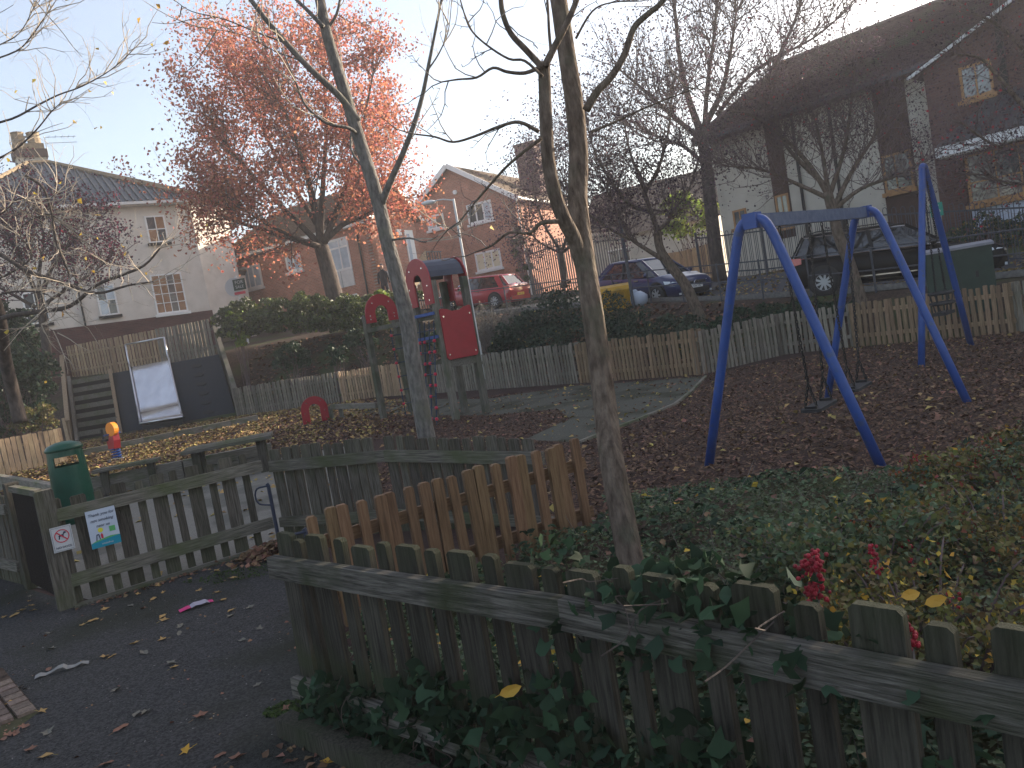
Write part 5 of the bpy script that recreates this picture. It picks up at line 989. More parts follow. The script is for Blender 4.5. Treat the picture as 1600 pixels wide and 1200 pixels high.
g = MB(); g.blob((bb[0]-.1, bb[1], t1(bb[0], bb[1])+.42), (.1, .07, .09), 8, 6, .2); g.obj('bag_neck', M['sign_lilac'], t, True)

t = thing('tube_railing', 'low grey tube railing along the road edge at the top of the bank', 'railing', (6.5, 20.6, t1(6.5, 20.6)))
rx_ = [-1.2, .3, 1.6, 2.75, 3.7, 4.6, 5.3, 6.0, 6.7, 7.45, 8.35, 9.5, 11, 12.8]; rp = [Vector((x, float(np.interp(x, KX, KY))-.05, t1(x, float(np.interp(x, KX, KY))-.05))) for x in rx_]
for p in rp: g = MB(); g.tube([p-UZ*.3, p+UZ*1.02], .024, 6); g.obj('post', M['fence_metal'], t)
for z in (.98, .5):
    for a, b in zip(rp, rp[1:]): g = MB(); g.tube([a+UZ*z, b+UZ*z], .019, 6); g.obj('rail', M['fence_metal'], t)

BA, BBp = Vector((*(7.025,27.5), 0)), Vector((*(12.9,18.2), 0)); d = (BBp-BA); LB = d.length; u = d.normalized()
t = thing('bow_top_fence', 'dark bow top metal fence in front of the long white building', 'fence', (*BA[:2], t1(BA.x, BA.y)))
hm = MB(); q = [(-.06, 0), (-.06, 1.42)]+[(.06*-math.cos(a), 1.42+.07*math.sin(a)) for a in np.linspace(.4, math.pi-.4, 5)]+[(.06, 1.42), (.06, 0)]; hm.tube([(x, 0, z) for x, z in q], .0105, 5); hm.tube([(.125, 0, 0), (.125, 0, 1.3)], .0105, 5); hme = hm.mesh('hoop', M['fence_metal'])
nb = int(LB/.25)
def tb_(x, y): return t1(x, y)+.14
for i in range(nb): c = BA+u*(.25*i+.12); o = link('hoop', hme, t, (c.x, c.y, tb_(c.x, c.y)), (0, 0, math.atan2(u.y, u.x)))
npst = int(LB/2.75)
for i in range(npst+1):
    c = BA+u*(2.75*i); g = MB(); g.bar((c.x, c.y, tb_(c.x, c.y)-.2), (c.x, c.y, tb_(c.x, c.y)+1.5), .06, .06); g.obj('post', M['fence_metal'], t)
    if i < npst:
        e_ = BA+u*(2.75*(i+1))
        for z in (.1, 1.3): g = MB(); g.bar((c.x, c.y, tb_(c.x, c.y)+z), (e_.x, e_.y, tb_(e_.x, e_.y)+z), .012, .045); g.obj('rail', M['fence_metal'], t)
# small green notice on the fence
s0 = (10.49,19.9,2.709); w0 = BA+u*((Vector(s0)-BA).dot(u)); nn = Vector((u.y, -u.x, 0)); c = w0+nn*.04+UZ*s0[2]
t = thing('green_notice', 'small green notice with white symbols fixed to the bow top fence', 'sign', c); g = MB(); g.prism([(-.16, -.17), (.16, -.17), (.16, .17), (-.16, .17)], c, u, UZ, .006); g.obj('board', M['exit_green'], t)
for P in ([(-.1, -.09), (-.04, -.1), (.02, -.02), (.08, -.08), (.11, -.05), (.03, .06), (-.03, .04), (-.07, .0)], [(.03, .08), (.07, .08), (.07, .12), (.03, .12)], [(-.12, .05), (-.03, .09), (-.03, .11), (-.12, .08)]): flat(t, 'symbol', P, c+nn*.005, M['sign_white'], ux=u)

# palisade and boarded fences in the distance
def farfence(name, label, a, b, h0, n_, wd, mat, pointed=False, zoff=0, sag=0):
    a, b = Vector((*a[:2], 0)), Vector((*b[:2], 0)); t = thing(name, label, 'fence', (a.x, a.y, t1(a.x, a.y))); d = (b-a); an = math.atan2(d.y, d.x); m = MB()
    P = [(-wd/2, 0), (wd/2, 0), (wd/2, h0-.1), (wd*.1, h0), (-wd*.1, h0), (-wd/2, h0-.1)] if pointed else [(-wd/2, 0), (wd/2, 0), (wd/2, h0), (-wd/2, h0)]
    m.prism(P, (0, 0, 0), (1, 0, 0), UZ, .02); me = m.mesh('pale', mat)
    for i in range(n_): c = a+d*((i+.5)/n_); link('pale', me, t, (c.x, c.y, t1(c.x, c.y)+zoff), (0, 0, an))
    k = max(1, round(d.length/2.6)); nn_ = Vector((-d.y, d.x, 0)).normalized()
    if nn_.y < 0: nn_ = -nn_
    for j in range(k):
        p_, q_ = a+d*(j/k)+nn_*.05, a+d*((j+1)/k)+nn_*.05
        for z in (.35, h0-.35): g = MB(); g.bar((p_.x, p_.y, t1(p_.x, p_.y)+z+zoff), (q_.x, q_.y, t1(q_.x, q_.y)+z+zoff), .05, .06); g.obj('rail', mat, t)
        g = MB(); c = p_+nn_*.02; g.bar((c.x, c.y, t1(c.x, c.y)+zoff-.2), (c.x, c.y, t1(c.x, c.y)+h0+zoff), .09, .09); g.obj('post', mat, t)
    return t
farfence('palisade_fence', 'dull grey palisade fence running down from the gabled brick house', (1.76,40,4.876), (6.017,35,3.714), 2.5, 44, .07, M['pal_metal'], True)
farfence('board_fence', 'sunlit tan boarded garden fence between the bare trees and the white building', (7.55,36,4.118), (8.676,30.5,3.355), 1.7, 36, .12, M['wood_tan_v'])
farfence('metal_railing', 'black metal railing in front of the sunlit flats wall', (-3.834,35,3.14), (-2.114,34,2.879), 1.1, 16, .025, M['fence_metal'])

lb_ = (-0.767,23.4,1.225); lt = (-0.776,23.4,5.496); t = thing('lamp_post', 'slim pale street lamp post with a short arm rising from the ivy bank', 'street lamp', (lb_[0], lb_[1], t1(lb_[0], lb_[1])))
b0 = Vector((lb_[0], lb_[1], t1(lb_[0], lb_[1])-.2)); b1 = Vector((b0.x, b0.y, lt[2])); g = MB(); g.tube([b0, b0+UZ*1.3, b0+UZ*1.35, b1], [.062, .062, .045, .036], 10); g.obj('pole', M['offwhite'], t)
le = b1+Vector((-.62, -.1, .02)); g = MB(); g.tube([b1-UZ*.04, b1+Vector((-.3, -.05, .03)), le], .02, 6); g.obj('arm', M['offwhite'], t)
g = MB(); g.blob(le+Vector((-.1, 0, -.02)), (.22, .09, .07), 10, 6); g.obj('lantern', M['offwhite'], t, True)
g = MB(); c = b0+UZ*(b1.z-b0.z)*.6; g.box(c+Vector((-.06, -.04, .0)), (.16, .05, .12)); g.obj('tag_plate', M['yellow'], t)
c = b0+UZ*(b1.z-b0.z)*.54; g = MB(); g.tube([c, c+Vector((-.18, 0, .04)), c+Vector((-.3, 0, .02))], .025, 6); g.obj('bracket', M['chrome'], t)
sb = (3.986,24,1.701); stp = (4.014,24,4.422); t = thing('sign_pole', 'plain grey blue pole standing beside the yellow grit bin', 'pole', (sb[0], sb[1], t1(sb[0], sb[1])))
g = MB(); g.tube([(sb[0], sb[1], t1(sb[0], sb[1])-.3), (sb[0], sb[1], stp[2])], .05, 10); g.obj('pole_tube', M['fence_metal'], t); g = MB(); g.disc((sb[0], sb[1], stp[2]+.02), UZ, .056, .05, 10); g.obj('pole_cap', M['black'], t)
fs = (-11.506,36.5,4.482); fz = 5.412; t = thing('sale_board', 'white and green agent sale board on a post above the hedge', 'sign', (fs[0], fs[1], t1(fs[0], fs[1])))
g = MB(); g.bar((fs[0], fs[1], t1(fs[0], fs[1])-.3), (fs[0], fs[1], fz+.5), .07, .07); g.obj('post', M['offwhite'], t)
g = MB(); g.prism([(.42*math.cos(a), .42*math.sin(a)) for a in np.linspace(0, 2*math.pi, 18)[:-1]], (fs[0]-.12, fs[1]-.06, fz), (1, 0, 0), UZ, .03); g.obj('board', M['sign_white'], t)
g = MB(); g.box((fs[0]+.14, fs[1]-.1, fz+.08), (.55, .03, .5)); g.obj('green_panel', M['cab_green'], t); g = MB(); g.box((fs[0]+.1, fs[1]-.1, fz-.3), (.5, .02, .12)); g.obj('red_strip', M['sign_red'], t)
text(t, 'lettering', 'FOR', .2, (fs[0]+.14, fs[1]-.118, fz+.12), (1, 0, 0), UZ, M['sign_white']); text(t, 'lettering', 'SALE', .18, (fs[0]+.14, fs[1]-.118, fz-.08), (1, 0, 0), UZ, M['sign_white'])

# pedestrian half hidden by the grey trunk: one skinned body
pp = (-4.864,36,3.398); pz = 3.486; t = thing('person', 'person in a long dark coat walking behind the grey barked tree', 'person', (pp[0], pp[1], pz))
J = [(0, 0, .95), (0, .01, 1.2), (0, 0, 1.42), (0, -.01, 1.52), (0, -.03, 1.62), (-.18, 0, 1.4), (-.24, .04, 1.14), (-.22, -.1, .92), (.18, 0, 1.4), (.24, -.05, 1.14), (.22, .08, .92), (-.09, 0, .9), (-.1, -.14, .5), (-.1, -.18, .08), (-.1, -.28, .04), (.09, 0, .9), (.1, .1, .5), (.1, .24, .1), (.1, .16, .04), (0, -.03, 1.7)]
Ed = [(0, 1), (1, 2), (2, 3), (3, 4), (2, 5), (5, 6), (6, 7), (2, 8), (8, 9), (9, 10), (0, 11), (11, 12), (12, 13), (13, 14), (0, 15), (15, 16), (16, 17), (17, 18), (4, 19)]
Rd = [.17, .16, .15, .06, .1, .075, .06, .045, .075, .06, .045, .11, .085, .055, .05, .11, .085, .055, .05, .085]
me = bpy.data.meshes.new('body'); me.from_pydata([(pp[0]+x, pp[1]+y, pz+z) for x, y, z in J], Ed, []); me.materials.append(M['cloth_dark']); o = link('body', me, t)
md = o.modifiers.new('skin', 'SKIN'); me.skin_vertices[0].data[0].use_root = True
for i, r_ in enumerate(Rd): me.skin_vertices[0].data[i].radius = (r_, r_*.8)
o.modifiers.new('sub', 'SUBSURF').levels = 1
g = MB(); g.blob((pp[0], pp[1]-.035, pz+1.66), (.083, .1, .125), 12, 8); hd = g.obj('head', M['skin'], t, True); g = MB(); g.blob((pp[0], pp[1]-.01, pz+1.7), (.094, .105, .115), 12, 8); g.obj('hair', M['cloth_dark'], hd, True)

# litter on the tarmac
lq = (-2.544,5.725,0.012); t = thing('litter_wrapper', 'pink and pale lilac wrapper lying on the tarmac by the wide gate', 'litter', lq); lv = Vector((.83, .55, 0)); ln = Vector((-.55, .83, 0)); Lc = Vector(lq)
def ribbonstrip(nm, P, wd, mat, par):
    g = MB(); 
    for p, z in P: q = Lc+lv*p; g.v += [tuple(q-ln*wd(p)+UZ*z), tuple(q+ln*wd(p)+UZ*(z+.008))]
    g.f = [(2*i, 2*i+2, 2*i+3, 2*i+1) for i in range(len(P)-1)]; o = g.obj(nm, mat, par); o.modifiers.new('solid', 'SOLIDIFY').thickness = .002
ribbonstrip('wrapper_middle', [(-.04, .012), (-.01, .022), (.03, .018), (.07, .02), (.09, .008)], lambda p: .042-abs(p-.02)*.15, M['wrap'], t)
ribbonstrip('wrapper_end', [(-.12, .004), (-.09, .008), (-.06, .014), (-.042, .012)], lambda p: .03+p*.05, M['pink'], t); ribbonstrip('wrapper_end', [(.088, .01), (.105, .006), (.12, .004)], lambda p: .02, M['pink'], t)
lq = (-3.059,4.827,0.01); Lc = Vector(lq); lv = Vector((.93, .36, 0)); ln = Vector((-.36, .93, 0)); t = thing('paper_strip', 'torn dirty white paper strip lying on the tarmac near the brick corner', 'litter', lq)
ribbonstrip('strip', [(-.13, .006), (-.1, .014), (-.07, .006), (-.04, .012), (0, .028), (.03, .03), (.05, .012), (.09, .008), (.13, .02), (.17, .005)], lambda p: .017+.008*math.sin(p*40), M['paper'], t)

# fallen leaves one can count on the tarmac
def leafmesh(nm, mat, seed, kind):
    r = random.Random(seed); P = []
    if kind == 'lobed':
        for i in range(10): a = 2*math.pi*i/10; rad = (.5 if i % 2 == 0 else .24)*(1.1 if i == 0 else 1)*r.uniform(.85, 1.15); P.append((rad*math.cos(a), rad*math.sin(a)*.85))
    else: P = [(-.5, 0), (-.3, -.2), (.05, -.27), (.35, -.15), (.55, 0), (.35, .17), (.0, .26), (-.3, .18)]
    cv = r.uniform(.3, .8); g = MB(); g.v = [(x, y, .07+cv*(abs(y)**1.3)*.5+r.uniform(0, .1)) for x, y in P]+[(0, 0, .05)]; k = len(P); g.f = [(i, (i+1) % k, k) for i in range(k)]
    g.tube([(-.45, 0, .06), (-.75, r.uniform(-.12, .12), .02)], .016, 3); return g.mesh(nm, mat)
leafm = {}
for c_, mt in (('yellow', M['leaf_gold']), ('grey', M['leaf_grey']), ('brown', M['leaf_brown']), ('orange', M['leaf_yellow'])): leafm[c_] = [leafmesh('fallen_leaf', mt, s, k) for s, k in ((1, 'lobed'), (5, 'lobed'), (9, 'oval'))]
ANCH = [(-2.562,5.767,'beside the pink wrapper'),(-3.078,4.856,'beside the torn paper strip'),(-2.838,5.05,'between paper strip and wide gate'),(-3.055,4.351,'at the brick corner'),(-2.833,3.967,'in the corner below the bricks'),(-3.781,6.324,'at the foot of the gate post'),(-4.269,6.482,'below the dark narrow gate'),(-3.373,6.753,'along the foot of the wide gate'),(-2.43,6.591,'near the leaf drift'),(-1.246,3.781,'near the front fence end post'),(-1.556,3.413,'along the bottom of the photo'),(-2.155,3.934,'in the open middle of the path'),(-1.877,3.937,'in the open right of the path'),(-2.46,5.099,'a step in front of the wrapper'),(-1.862,4.945,'right of the wrapper'),(-0.992,3.186,'at the front fence gravel board')]
LAB = {'yellow': 'faded yellow fallen leaf on the tarmac', 'grey': 'curled greyish fallen leaf on the tarmac', 'brown': 'dry brown fallen leaf on the tarmac', 'orange': 'bright orange fallen leaf on the tarmac'}
LF = [(-3.27,6.365,'yellow'),(-3.041,6.129,'yellow'),(-3.177,6.525,'yellow'),(-3.027,6.288,'yellow'),(-2.933,6.58,'yellow'),(-2.743,6.68,'yellow'),(-2.564,6.628,'grey'),(-2.489,6.354,'yellow'),(-2.488,6.01,'yellow'),(-2.367,5.77,'yellow'),(-2.203,5.481,'yellow'),(-2.164,5.359,'grey'),(-2.072,5.476,'grey'),(-2.751,5.623,'yellow'),(-2.697,5.526,'yellow'),(-2.493,5.317,'grey'),(-2.445,5.171,'grey'),(-2.528,5.109,'yellow'),(-2.721,5.122,'yellow'),(-2.56,4.902,'grey'),(-3.394,6.077,'yellow'),(-3.404,5.75,'yellow'),(-3.359,5.82,'yellow'),(-2.949,4.913,'orange'),(-2.834,4.954,'yellow'),(-2.781,4.942,'yellow'),(-3.376,5.308,'grey'),(-3.611,5.682,'grey'),(-3.16,4.898,'brown'),(-2.274,4.631,'grey'),(-2.224,4.559,'yellow'),(-1.909,4.829,'grey'),(-1.85,4.993,'grey'),(-2.465,4.354,'grey'),(-2.176,3.978,'grey'),(-2.136,3.987,'grey'),(-1.785,3.822,'brown'),(-2.191,3.831,'brown'),(-2.613,3.935,'grey'),(-1.721,3.478,'orange'),(-1.532,3.38,'brown'),(-1.439,3.334,'brown'),(-2.603,3.769,'brown'),(-2.47,3.665,'yellow'),(-1.341,3.74,'brown'),(-4.291,6.47,'yellow'),(-4.171,6.422,'yellow'),(-4.403,6.759,'yellow'),(-4.486,6.922,'grey'),(-4.282,6.357,'yellow'),(-4.373,6.367,'yellow'),(-4.279,6.582,'yellow'),(-2.09,3.485,'brown'),(-2.819,4.23,'yellow'),(-2.811,4.064,'brown'),(-3.107,4.436,'orange'),(-3.206,4.656,'grey'),(-2.855,3.994,'brown'),(-2.849,3.951,'brown'),(-2.817,4.002,'brown'),(-1.588,4.085,'grey'),(-3.188,6.056,'grey'),(-3.027,5.924,'brown'),(-2.695,6.159,'yellow'),(-1.004,3.167,'orange'),(-1.018,3.251,'brown')]
for i, (x, y, c_) in enumerate(LF):
    o = link('fallen_leaf', leafm[c_][(i*5) % 3], None, (x, y, .0085), (rng.uniform(-.2, .2), rng.uniform(-.2, .2), rng.uniform(0, 6.28))); s = rng.uniform(.055, .085); o.scale = (s, s, s); q = min(ANCH, key=lambda a: math.hypot(a[0]-x, a[1]-y)); tag(o, LAB[c_]+' '+q[2], 'fallen leaf', c_+' leaves fallen on the tarmac')

# ------------------------------------------------------------------ shrubs, ivy and the planted bed
def lumps(c, r, n, k=.42, rs=None, flat=.75):   # sub clumps filling an ellipsoid
    q = nr.normal(size=(n, 3)); q /= np.linalg.norm(q, axis=1)[:, None]; q *= nr.uniform(.45, .85, n)[:, None]; q[:, 2] = np.where(q[:, 2] < -.75, -q[:, 2], q[:, 2])
    return np.array(c)+q*np.array(r), nr.uniform(.6, 1.2, n)*k*min(r)
def clumpleaves(cs, rs, n):
    i = nr.integers(0, len(cs), n); q = nr.normal(size=(n, 3)); q /= np.linalg.norm(q, axis=1)[:, None]; q[:, 2] = np.where(q[:, 2] < -.3, -q[:, 2], q[:, 2])
    return cs[i]+q*(rs[i]*nr.uniform(.72, 1.08, n))[:, None]
def shrub(name, label, cat, c, r, n, size, mat, nl=26, shape=FOLD, group=None, k=.42, stem=True, extra=None):
    z = t1(c[0], c[1]); c = (c[0], c[1], c[2] if len(c) > 2 else z+r[2]*.25); t = thing(name, label, cat, (c[0], c[1], z), 0, group)
    cs, rs = lumps(c, r, nl, k); scatter('foliage', clumpleaves(cs, rs, n), size, mat, t, shape)
    if extra: scatter(extra[0], clumpleaves(cs, rs*1.04, extra[1]), extra[2], extra[3], t, shape)
    g = MB()
    for p in cs: b = Vector((c[0]+rng.uniform(-.3, .3)*r[0], c[1]+rng.uniform(-.3, .3)*r[1], z-.1)); p = Vector(p); g.tube([b, b.lerp(p, .5)+Vector((rng.uniform(-.1, .1), 0, .08))*r[2], p], [.02, .014, .006], 4)
    g.obj('stems', M['twig_dark'], t, kind='stuff')
    return t
LH, LI, LK = M['leaf_hedge'], M['leaf_ivy'], M['leaf_bank']
hc = [(-9.687,31.6,3.547),(-8.122,31.2,3.428),(-6.62,31,3.145),(-5.216,31,2.881)]
t = thing('laurel_hedge', 'broad glossy green laurel hedge on the bank in front of the brick flats', 'hedge', hc[1]); cs = []; rs = []
for q, rx_, rz_ in zip(hc, (1.6, 1.7, 1.6, 1.5), (.66, .7, .74, .68)): a, b = lumps((q[0], q[1], q[2]+.1), (rx_, 1.1, rz_), 40, .42); cs.append(a); rs.append(b); a, b = lumps((q[0], q[1]-.6, q[2]-.3), (rx_, .5, .42), 24, .5); cs.append(a); rs.append(b)
cs, rs = np.concatenate(cs), np.concatenate(rs); scatter('foliage', clumpleaves(cs, rs, 26000), .125, LH, t, FOLD); scatter('pale_foliage', clumpleaves(cs, rs*1.05, 700), .12, M['leaf_light'], t, FOLD)
def q3(p, dz=0): return (p[0], p[1], p[2]+dz)
shrub('laurel_bush', 'lower laurel bush behind the russet tree trunk under the white windows', 'bush', (-4.588,33.5,3.233), (2.0, .9, .6), 4200, .13, LH, 30)
shrub('laurel_bush', 'pale twiggy bush beside the walking person on the bank top', 'bush', (-4.875,32,3.297), (.7, .6, .8), 1500, .11, M['leaf_light'], 14)
shrub('laurel_bush', 'lime leaved young laurel in front of the hedge by the right retaining wall', 'bush', (-10.131,31,3.119), (.5, .4, .9), 1100, .13, M['leaf_light'], 12)
for lab, p, r_, n_ in (('small dark evergreen bush low on the leafy bank left of the tower', (-7.607,28.6,1.83), (.75, .6, .6), 1500), ('tiny dark evergreen bush on the leafy bank behind the low arch', (-5.964,28.2,1.61), (.45, .4, .45), 800), ('sparse evergreen bush under the hedge on the bank', (-4.976,29,2.022), (.8, .5, .5), 1000), ('evergreen bush on the bank seen through the tower net', (-2.489,25.5,1.552), (.7, .5, .5), 900)):
    shrub('evergreen_bush', lab, 'bush', tuple(p), r_, n_, .11, LK, 12, group=None)
t = thing('ivy_mound', 'large dark ivy covered mound on the bank behind the main tree trunk', 'ivy', (1.856,21,0.987)); cs = []; rs = []
for p, r_ in [((1.205,22.8,1.623),(1,0.8,0.8)),((2.026,22.6,1.664),(1.1,0.9,0.85)),((2.878,21.8,1.365),(1.1,0.9,0.7)),((3.531,20.8,1.009),(1,0.8,0.55)),((4.029,19.3,0.848),(0.9,0.7,0.4)),((0.511,23.3,1.274),(1,0.7,0.65)),((2.209,21.2,0.924),(1.4,0.6,0.6)),((3.088,20,0.631),(1.3,0.6,0.45)),((1.129,22.2,0.821),(1.2,0.5,0.5)),((3.849,18,0.55),(0.9,0.5,0.4)),((0.082,23.5,0.963),(0.8,0.5,0.45))]: a, b = lumps(p, r_, 26, .45); cs.append(a); rs.append(b)
cs, rs = np.concatenate(cs), np.concatenate(rs); scatter('foliage', clumpleaves(cs, rs, 16000), .08, M['leaf_mound'], t, FOLD); scatter('yellow_leaves', clumpleaves(cs, rs*1.05, 160), .08, M['leaf_gold'], t, FOLD)
t = thing('dry_shrub', 'grey twiggy dying shrub on the bank in front of the red car', 'shrub', (0.164,24,1.421)); P = []
g = MB()
for i in range(420):
    b = Vector((0.021,24.3,1.148))+Vector((rng.uniform(-1.1, 1.1), rng.uniform(-.6, .6), rng.uniform(-.3, .2))); e_ = b+Vector((rng.uniform(-.6, .5), rng.uniform(-.3, .3), rng.uniform(.35, 1.15))); m_ = b.lerp(e_, .5)+Vector((rng.uniform(-.15, .15), 0, .1)); g.tube([b, m_, e_], [.012, .008, .004], 3); P += [e_, m_]
g.obj('stems', M['twig_grey'], t, kind='stuff'); scatter('foliage', np.array([tuple(p) for p in P for _ in range(3)])+nr.normal(0, .08, (len(P)*3, 3)), .06, M['grass_dry'], t)
t = thing('ground_cover', 'low dark green ground cover on the bank behind the swing fence', 'ground cover', (6.73,18.5,0.948)); cs = []; rs = []
for p, r_ in [((4.91,18,0.779),(0.8,0.5,0.25)),((5.568,18.2,0.844),(0.9,0.5,0.3)),((6.269,18.3,0.844),(0.9,0.5,0.28)),((6.893,18.2,0.795),(0.9,0.5,0.22)),((7.373,17.6,0.76),(0.8,0.4,0.18)),((5.852,17.8,0.676),(0.9,0.4,0.22))]: a, b = lumps(p, r_, 22, .5); cs.append(a); rs.append(b)
cs, rs = np.concatenate(cs), np.concatenate(rs); scatter('foliage', clumpleaves(cs, rs, 6000), .075, LI, t, FOLD)
shrub('lime_shrub', 'bright lime leaved shrub by the sunlit boarded fence', 'shrub', (8.556,34,4.688), (1.3, 1.0, 1.1), 1800, .15, M['leaf_light'], 20)
shrub('climber', 'green climber on the corner of the gabled brick house', 'climber', (1.618,42,5.076), (.55, .4, 1.7), 1500, .14, LH, 18)
shrub('garden_hedge', 'green garden hedge behind the bow top fence below the porch', 'hedge', (12.902,20.5,1.765), (2.6, .6, .55), 3200, .09, LK, 40, extra=('gold_foliage', 500, .09, M['leaf_gold']))
for lab, p, r_ in (('dark evergreen thicket behind the left sunlit fence', (-15.127,24,2.285), (1.8, 1.2, 1.8)), ('dark evergreen thicket beside the left retaining wall', (-16.326,27,3.339), (1.2, 1.2, 2.2))): shrub('evergreen_thicket', lab, 'thicket', tuple(p), r_, 9000, .13, LK, 90, k=.3)
shrub('golden_shrub', 'small gold tipped shrub behind the left sunlit fence', 'shrub', (-13.684,23,1.277), (.75, .5, .45), 1400, .09, M['leaf_shrub'], 16)

# planted bed in the foreground
BED = [(-1.1, 3.72), (.1, 2.5), (1.0, 1.5), (2.35, .1), (4.5, -.5), (9, 1.5), (9, 5.0), (4.6, 5.5), (2.8, 5.9), (1.7, 6.75), (.6, 6.9), (.62, 5.75), (-1.05, 4.72)]
def bedz(x, y):
    e_ = .16+.05*np.sin(2.3*x+1.1*y)+.05*np.sin(3.7*y-1.9*x+1)+.035*np.sin(7*x+5*y)+.025*np.sin(11*x-9*y)
    e_ += .14*np.clip((x-1.5)/2.2, 0, 1)*(1-.5*np.clip((y-4.5)/1.5, 0, 1)); return np.clip(e_*np.clip(1.15-np.clip((y-5)/2.2, 0, 1), .35, 1), .05, 1)
bs = np.arange(-1.5, 9.1, .12); by_ = np.arange(-.8, 7.2, .12); Xg, Yg = np.meshgrid(bs, by_); ins = inpoly(Xg, Yg, BED); Zg = np.where(ins, bedz(Xg, Yg)*.4, -.05); n_ = len(bs)
i_ = np.arange(len(by_)-1)[:, None]*n_+np.arange(n_-1)[None]; Fq = np.stack([i_, i_+1, i_+n_+1, i_+n_], -1).reshape(-1, 4); keep = ins.ravel()[Fq].any(1)
o = struct(link('bed_soil', npmesh('bed_soil', np.stack([Xg, Yg, Zg], -1).reshape(-1, 3), Fq[keep], M['soil'])))
vis = lambda x, y: np.clip(3.6/np.hypot(x, y+.3), .25, 1)*(y > .9)
k = fill(BED, 64000, lambda x, y: vis(x, y)*np.clip(1.2-.25*np.clip(x-2, 0, 3), .3, 1)); z = bedz(k[:, 0], k[:, 1])*nr.uniform(.45, 1.1, len(k)); scatter('ground_cover_leaves', np.c_[k, z], .031, M['leaf_bed'], shape=FOLD, tilt=.7, sjit=.5)
k = fill(BED, 5200, lambda x, y: vis(x, y)*(np.sin(2.1*x+.7)*np.sin(2.6*y-.4) > -.15)); z = bedz(k[:, 0], k[:, 1])*nr.uniform(.6, 1.15, len(k)); scatter('bed_ivy_leaves', np.c_[k, z], .07, LI, shape=IVY, tilt=.5)
k = fill(BED, 340, lambda x, y: vis(x, y)); scatter('yellow_bed_leaves', np.c_[k, bedz(k[:, 0], k[:, 1])*1.1], .055, M['leaf_yellow'], shape=FOLD, tilt=.6)
k = fill(BED, 700, lambda x, y: vis(x, y)); scatter('brown_bed_leaves', np.c_[k, bedz(k[:, 0], k[:, 1])*1.05], .06, M['leaf_brown'], shape=FOLD, tilt=.6)
g = MB(); k = fill(BED, 420, lambda x, y: vis(x, y)); 
for x, y in k: z = float(bedz(np.array(x), np.array(y))); g.tube([(x, y, z*.4), (x+rng.uniform(-.05, .05), y, z*.9), (x+rng.uniform(-.12, .12), y+rng.uniform(-.1, .1), z+rng.uniform(.04, .16))], [.003, .0025, .0015], 3)
o = g.obj('bed_stems', M['twig_grey']); o['kind'] = 'stuff'
# barberry shrubs on the right, with berries
def berryshrub(name, label, c, r, n, size, mat, extra=None, nb=0, stalks=16):
    t = thing(name, label, 'shrub', (c[0], c[1], 0)); cs = []; g = MB()
    for i in range(stalks):
        a = rng.uniform(0, 6.28); q = math.sqrt(rng.random()); b = Vector((c[0]+.4*q*r[0]*math.cos(a), c[1]+.4*q*r[1]*math.sin(a), .05)); e_ = Vector((c[0]+q*r[0]*math.cos(a), c[1]+q*r[1]*math.sin(a), r[2]*rng.uniform(.65, 1.1))); m_ = b.lerp(e_, .55)+Vector((0, 0, .08)); g.tube(smooth([b, m_, e_], 4), [.006]*4+[.004]*4+[.002], 4)
        for s in np.linspace(.25, 1, 9): p = b.lerp(m_, s*2) if s < .5 else m_.lerp(e_, s*2-1); cs.append(p)
    g.obj('stems', M['twig_dark'], t, kind='stuff'); cs = np.array([tuple(p) for p in cs]); i = nr.integers(0, len(cs), n); scatter('foliage', cs[i]+nr.normal(0, .045, (n, 3)), size, mat, t, FOLD)
    if extra: i = nr.integers(0, len(cs), extra[0]); scatter('turning_leaves', cs[i]+nr.normal(0, .05, (extra[0], 3)), size, extra[1], t, FOLD)
    if nb:
        m = MB(); js = nr.integers(0, len(cs), max(3, nb//14))
        for _ in range(nb): p = cs[rng.choice(list(js))]+nr.normal(0, .022, 3); m.blob(p, .008, 5, 4)
        o = m.obj('berries', M['leaf_berry'], t); o['kind'] = 'stuff'
    return t
LS, LO = M['leaf_shrub'], M['leaf_orange']
berryshrub('barberry_shrub', 'olive and orange barberry with red berries at the right edge of the bed', (2.289,3.9,0.09), (.7, .7, .34), 3000, .03, LS, (260, LO), 110, 40)
berryshrub('barberry_shrub', 'yellowing barberry behind the swing leg foot at the far right of the bed', (3.134,5,-0.088), (.7, .6, .3), 2000, .034, LS, (260, LO), 40, 30)
berryshrub('barberry_shrub', 'dense small leaved yellow green shrub just behind the front fence on the right', (1.366,2.9,0.326), (.62, .5, .44), 3400, .027, LS, (300, M['leaf_yellow']), 60, 40)
berryshrub('barberry_shrub', 'low olive shrub in the middle of the bed behind the red berry spray', (1.435,3.7,0.204), (.6, .5, .42), 2600, .034, M['leaf_bed'], (500, LS), 30, 30)
berryshrub('barberry_shrub', 'orange red tinted shrub at the back of the bed beside the bark chips', (2.765,5.3,0.002), (.4, .35, .24), 800, .03, LS, (300, LO), 60, 20)
def spray(label, base, tip, n, w_):
    b, e_ = Vector(base), Vector(tip); t = thing('berry_spray', label, 'berries', b); g = MB(); g.tube([b, b.lerp(e_, .5)+Vector((.01, 0, .0)), e_], [.005, .004, .002], 5); g.obj('stalk', M['twig_grey'], t); m = MB()
    for _ in range(n): q = rng.random()**.7; p = b.lerp(e_, .15+.85*q)+Vector((rng.gauss(0, w_), rng.gauss(0, w_), rng.gauss(0, w_*.5))); m.blob(p, rng.uniform(.006, .0095), 6, 4)
    o = m.obj('berries', M['leaf_berry'], t); o['kind'] = 'stuff'
spray('bright red berry spray standing tallest over the front fence', (0.859,2.55,0.513), (0.896,2.6,0.724), 150, .018)
spray('red berry cluster between two broad pickets at the right of the front fence', (0.952,2.1,0.571), (0.954,2.15,0.664), 70, .016)
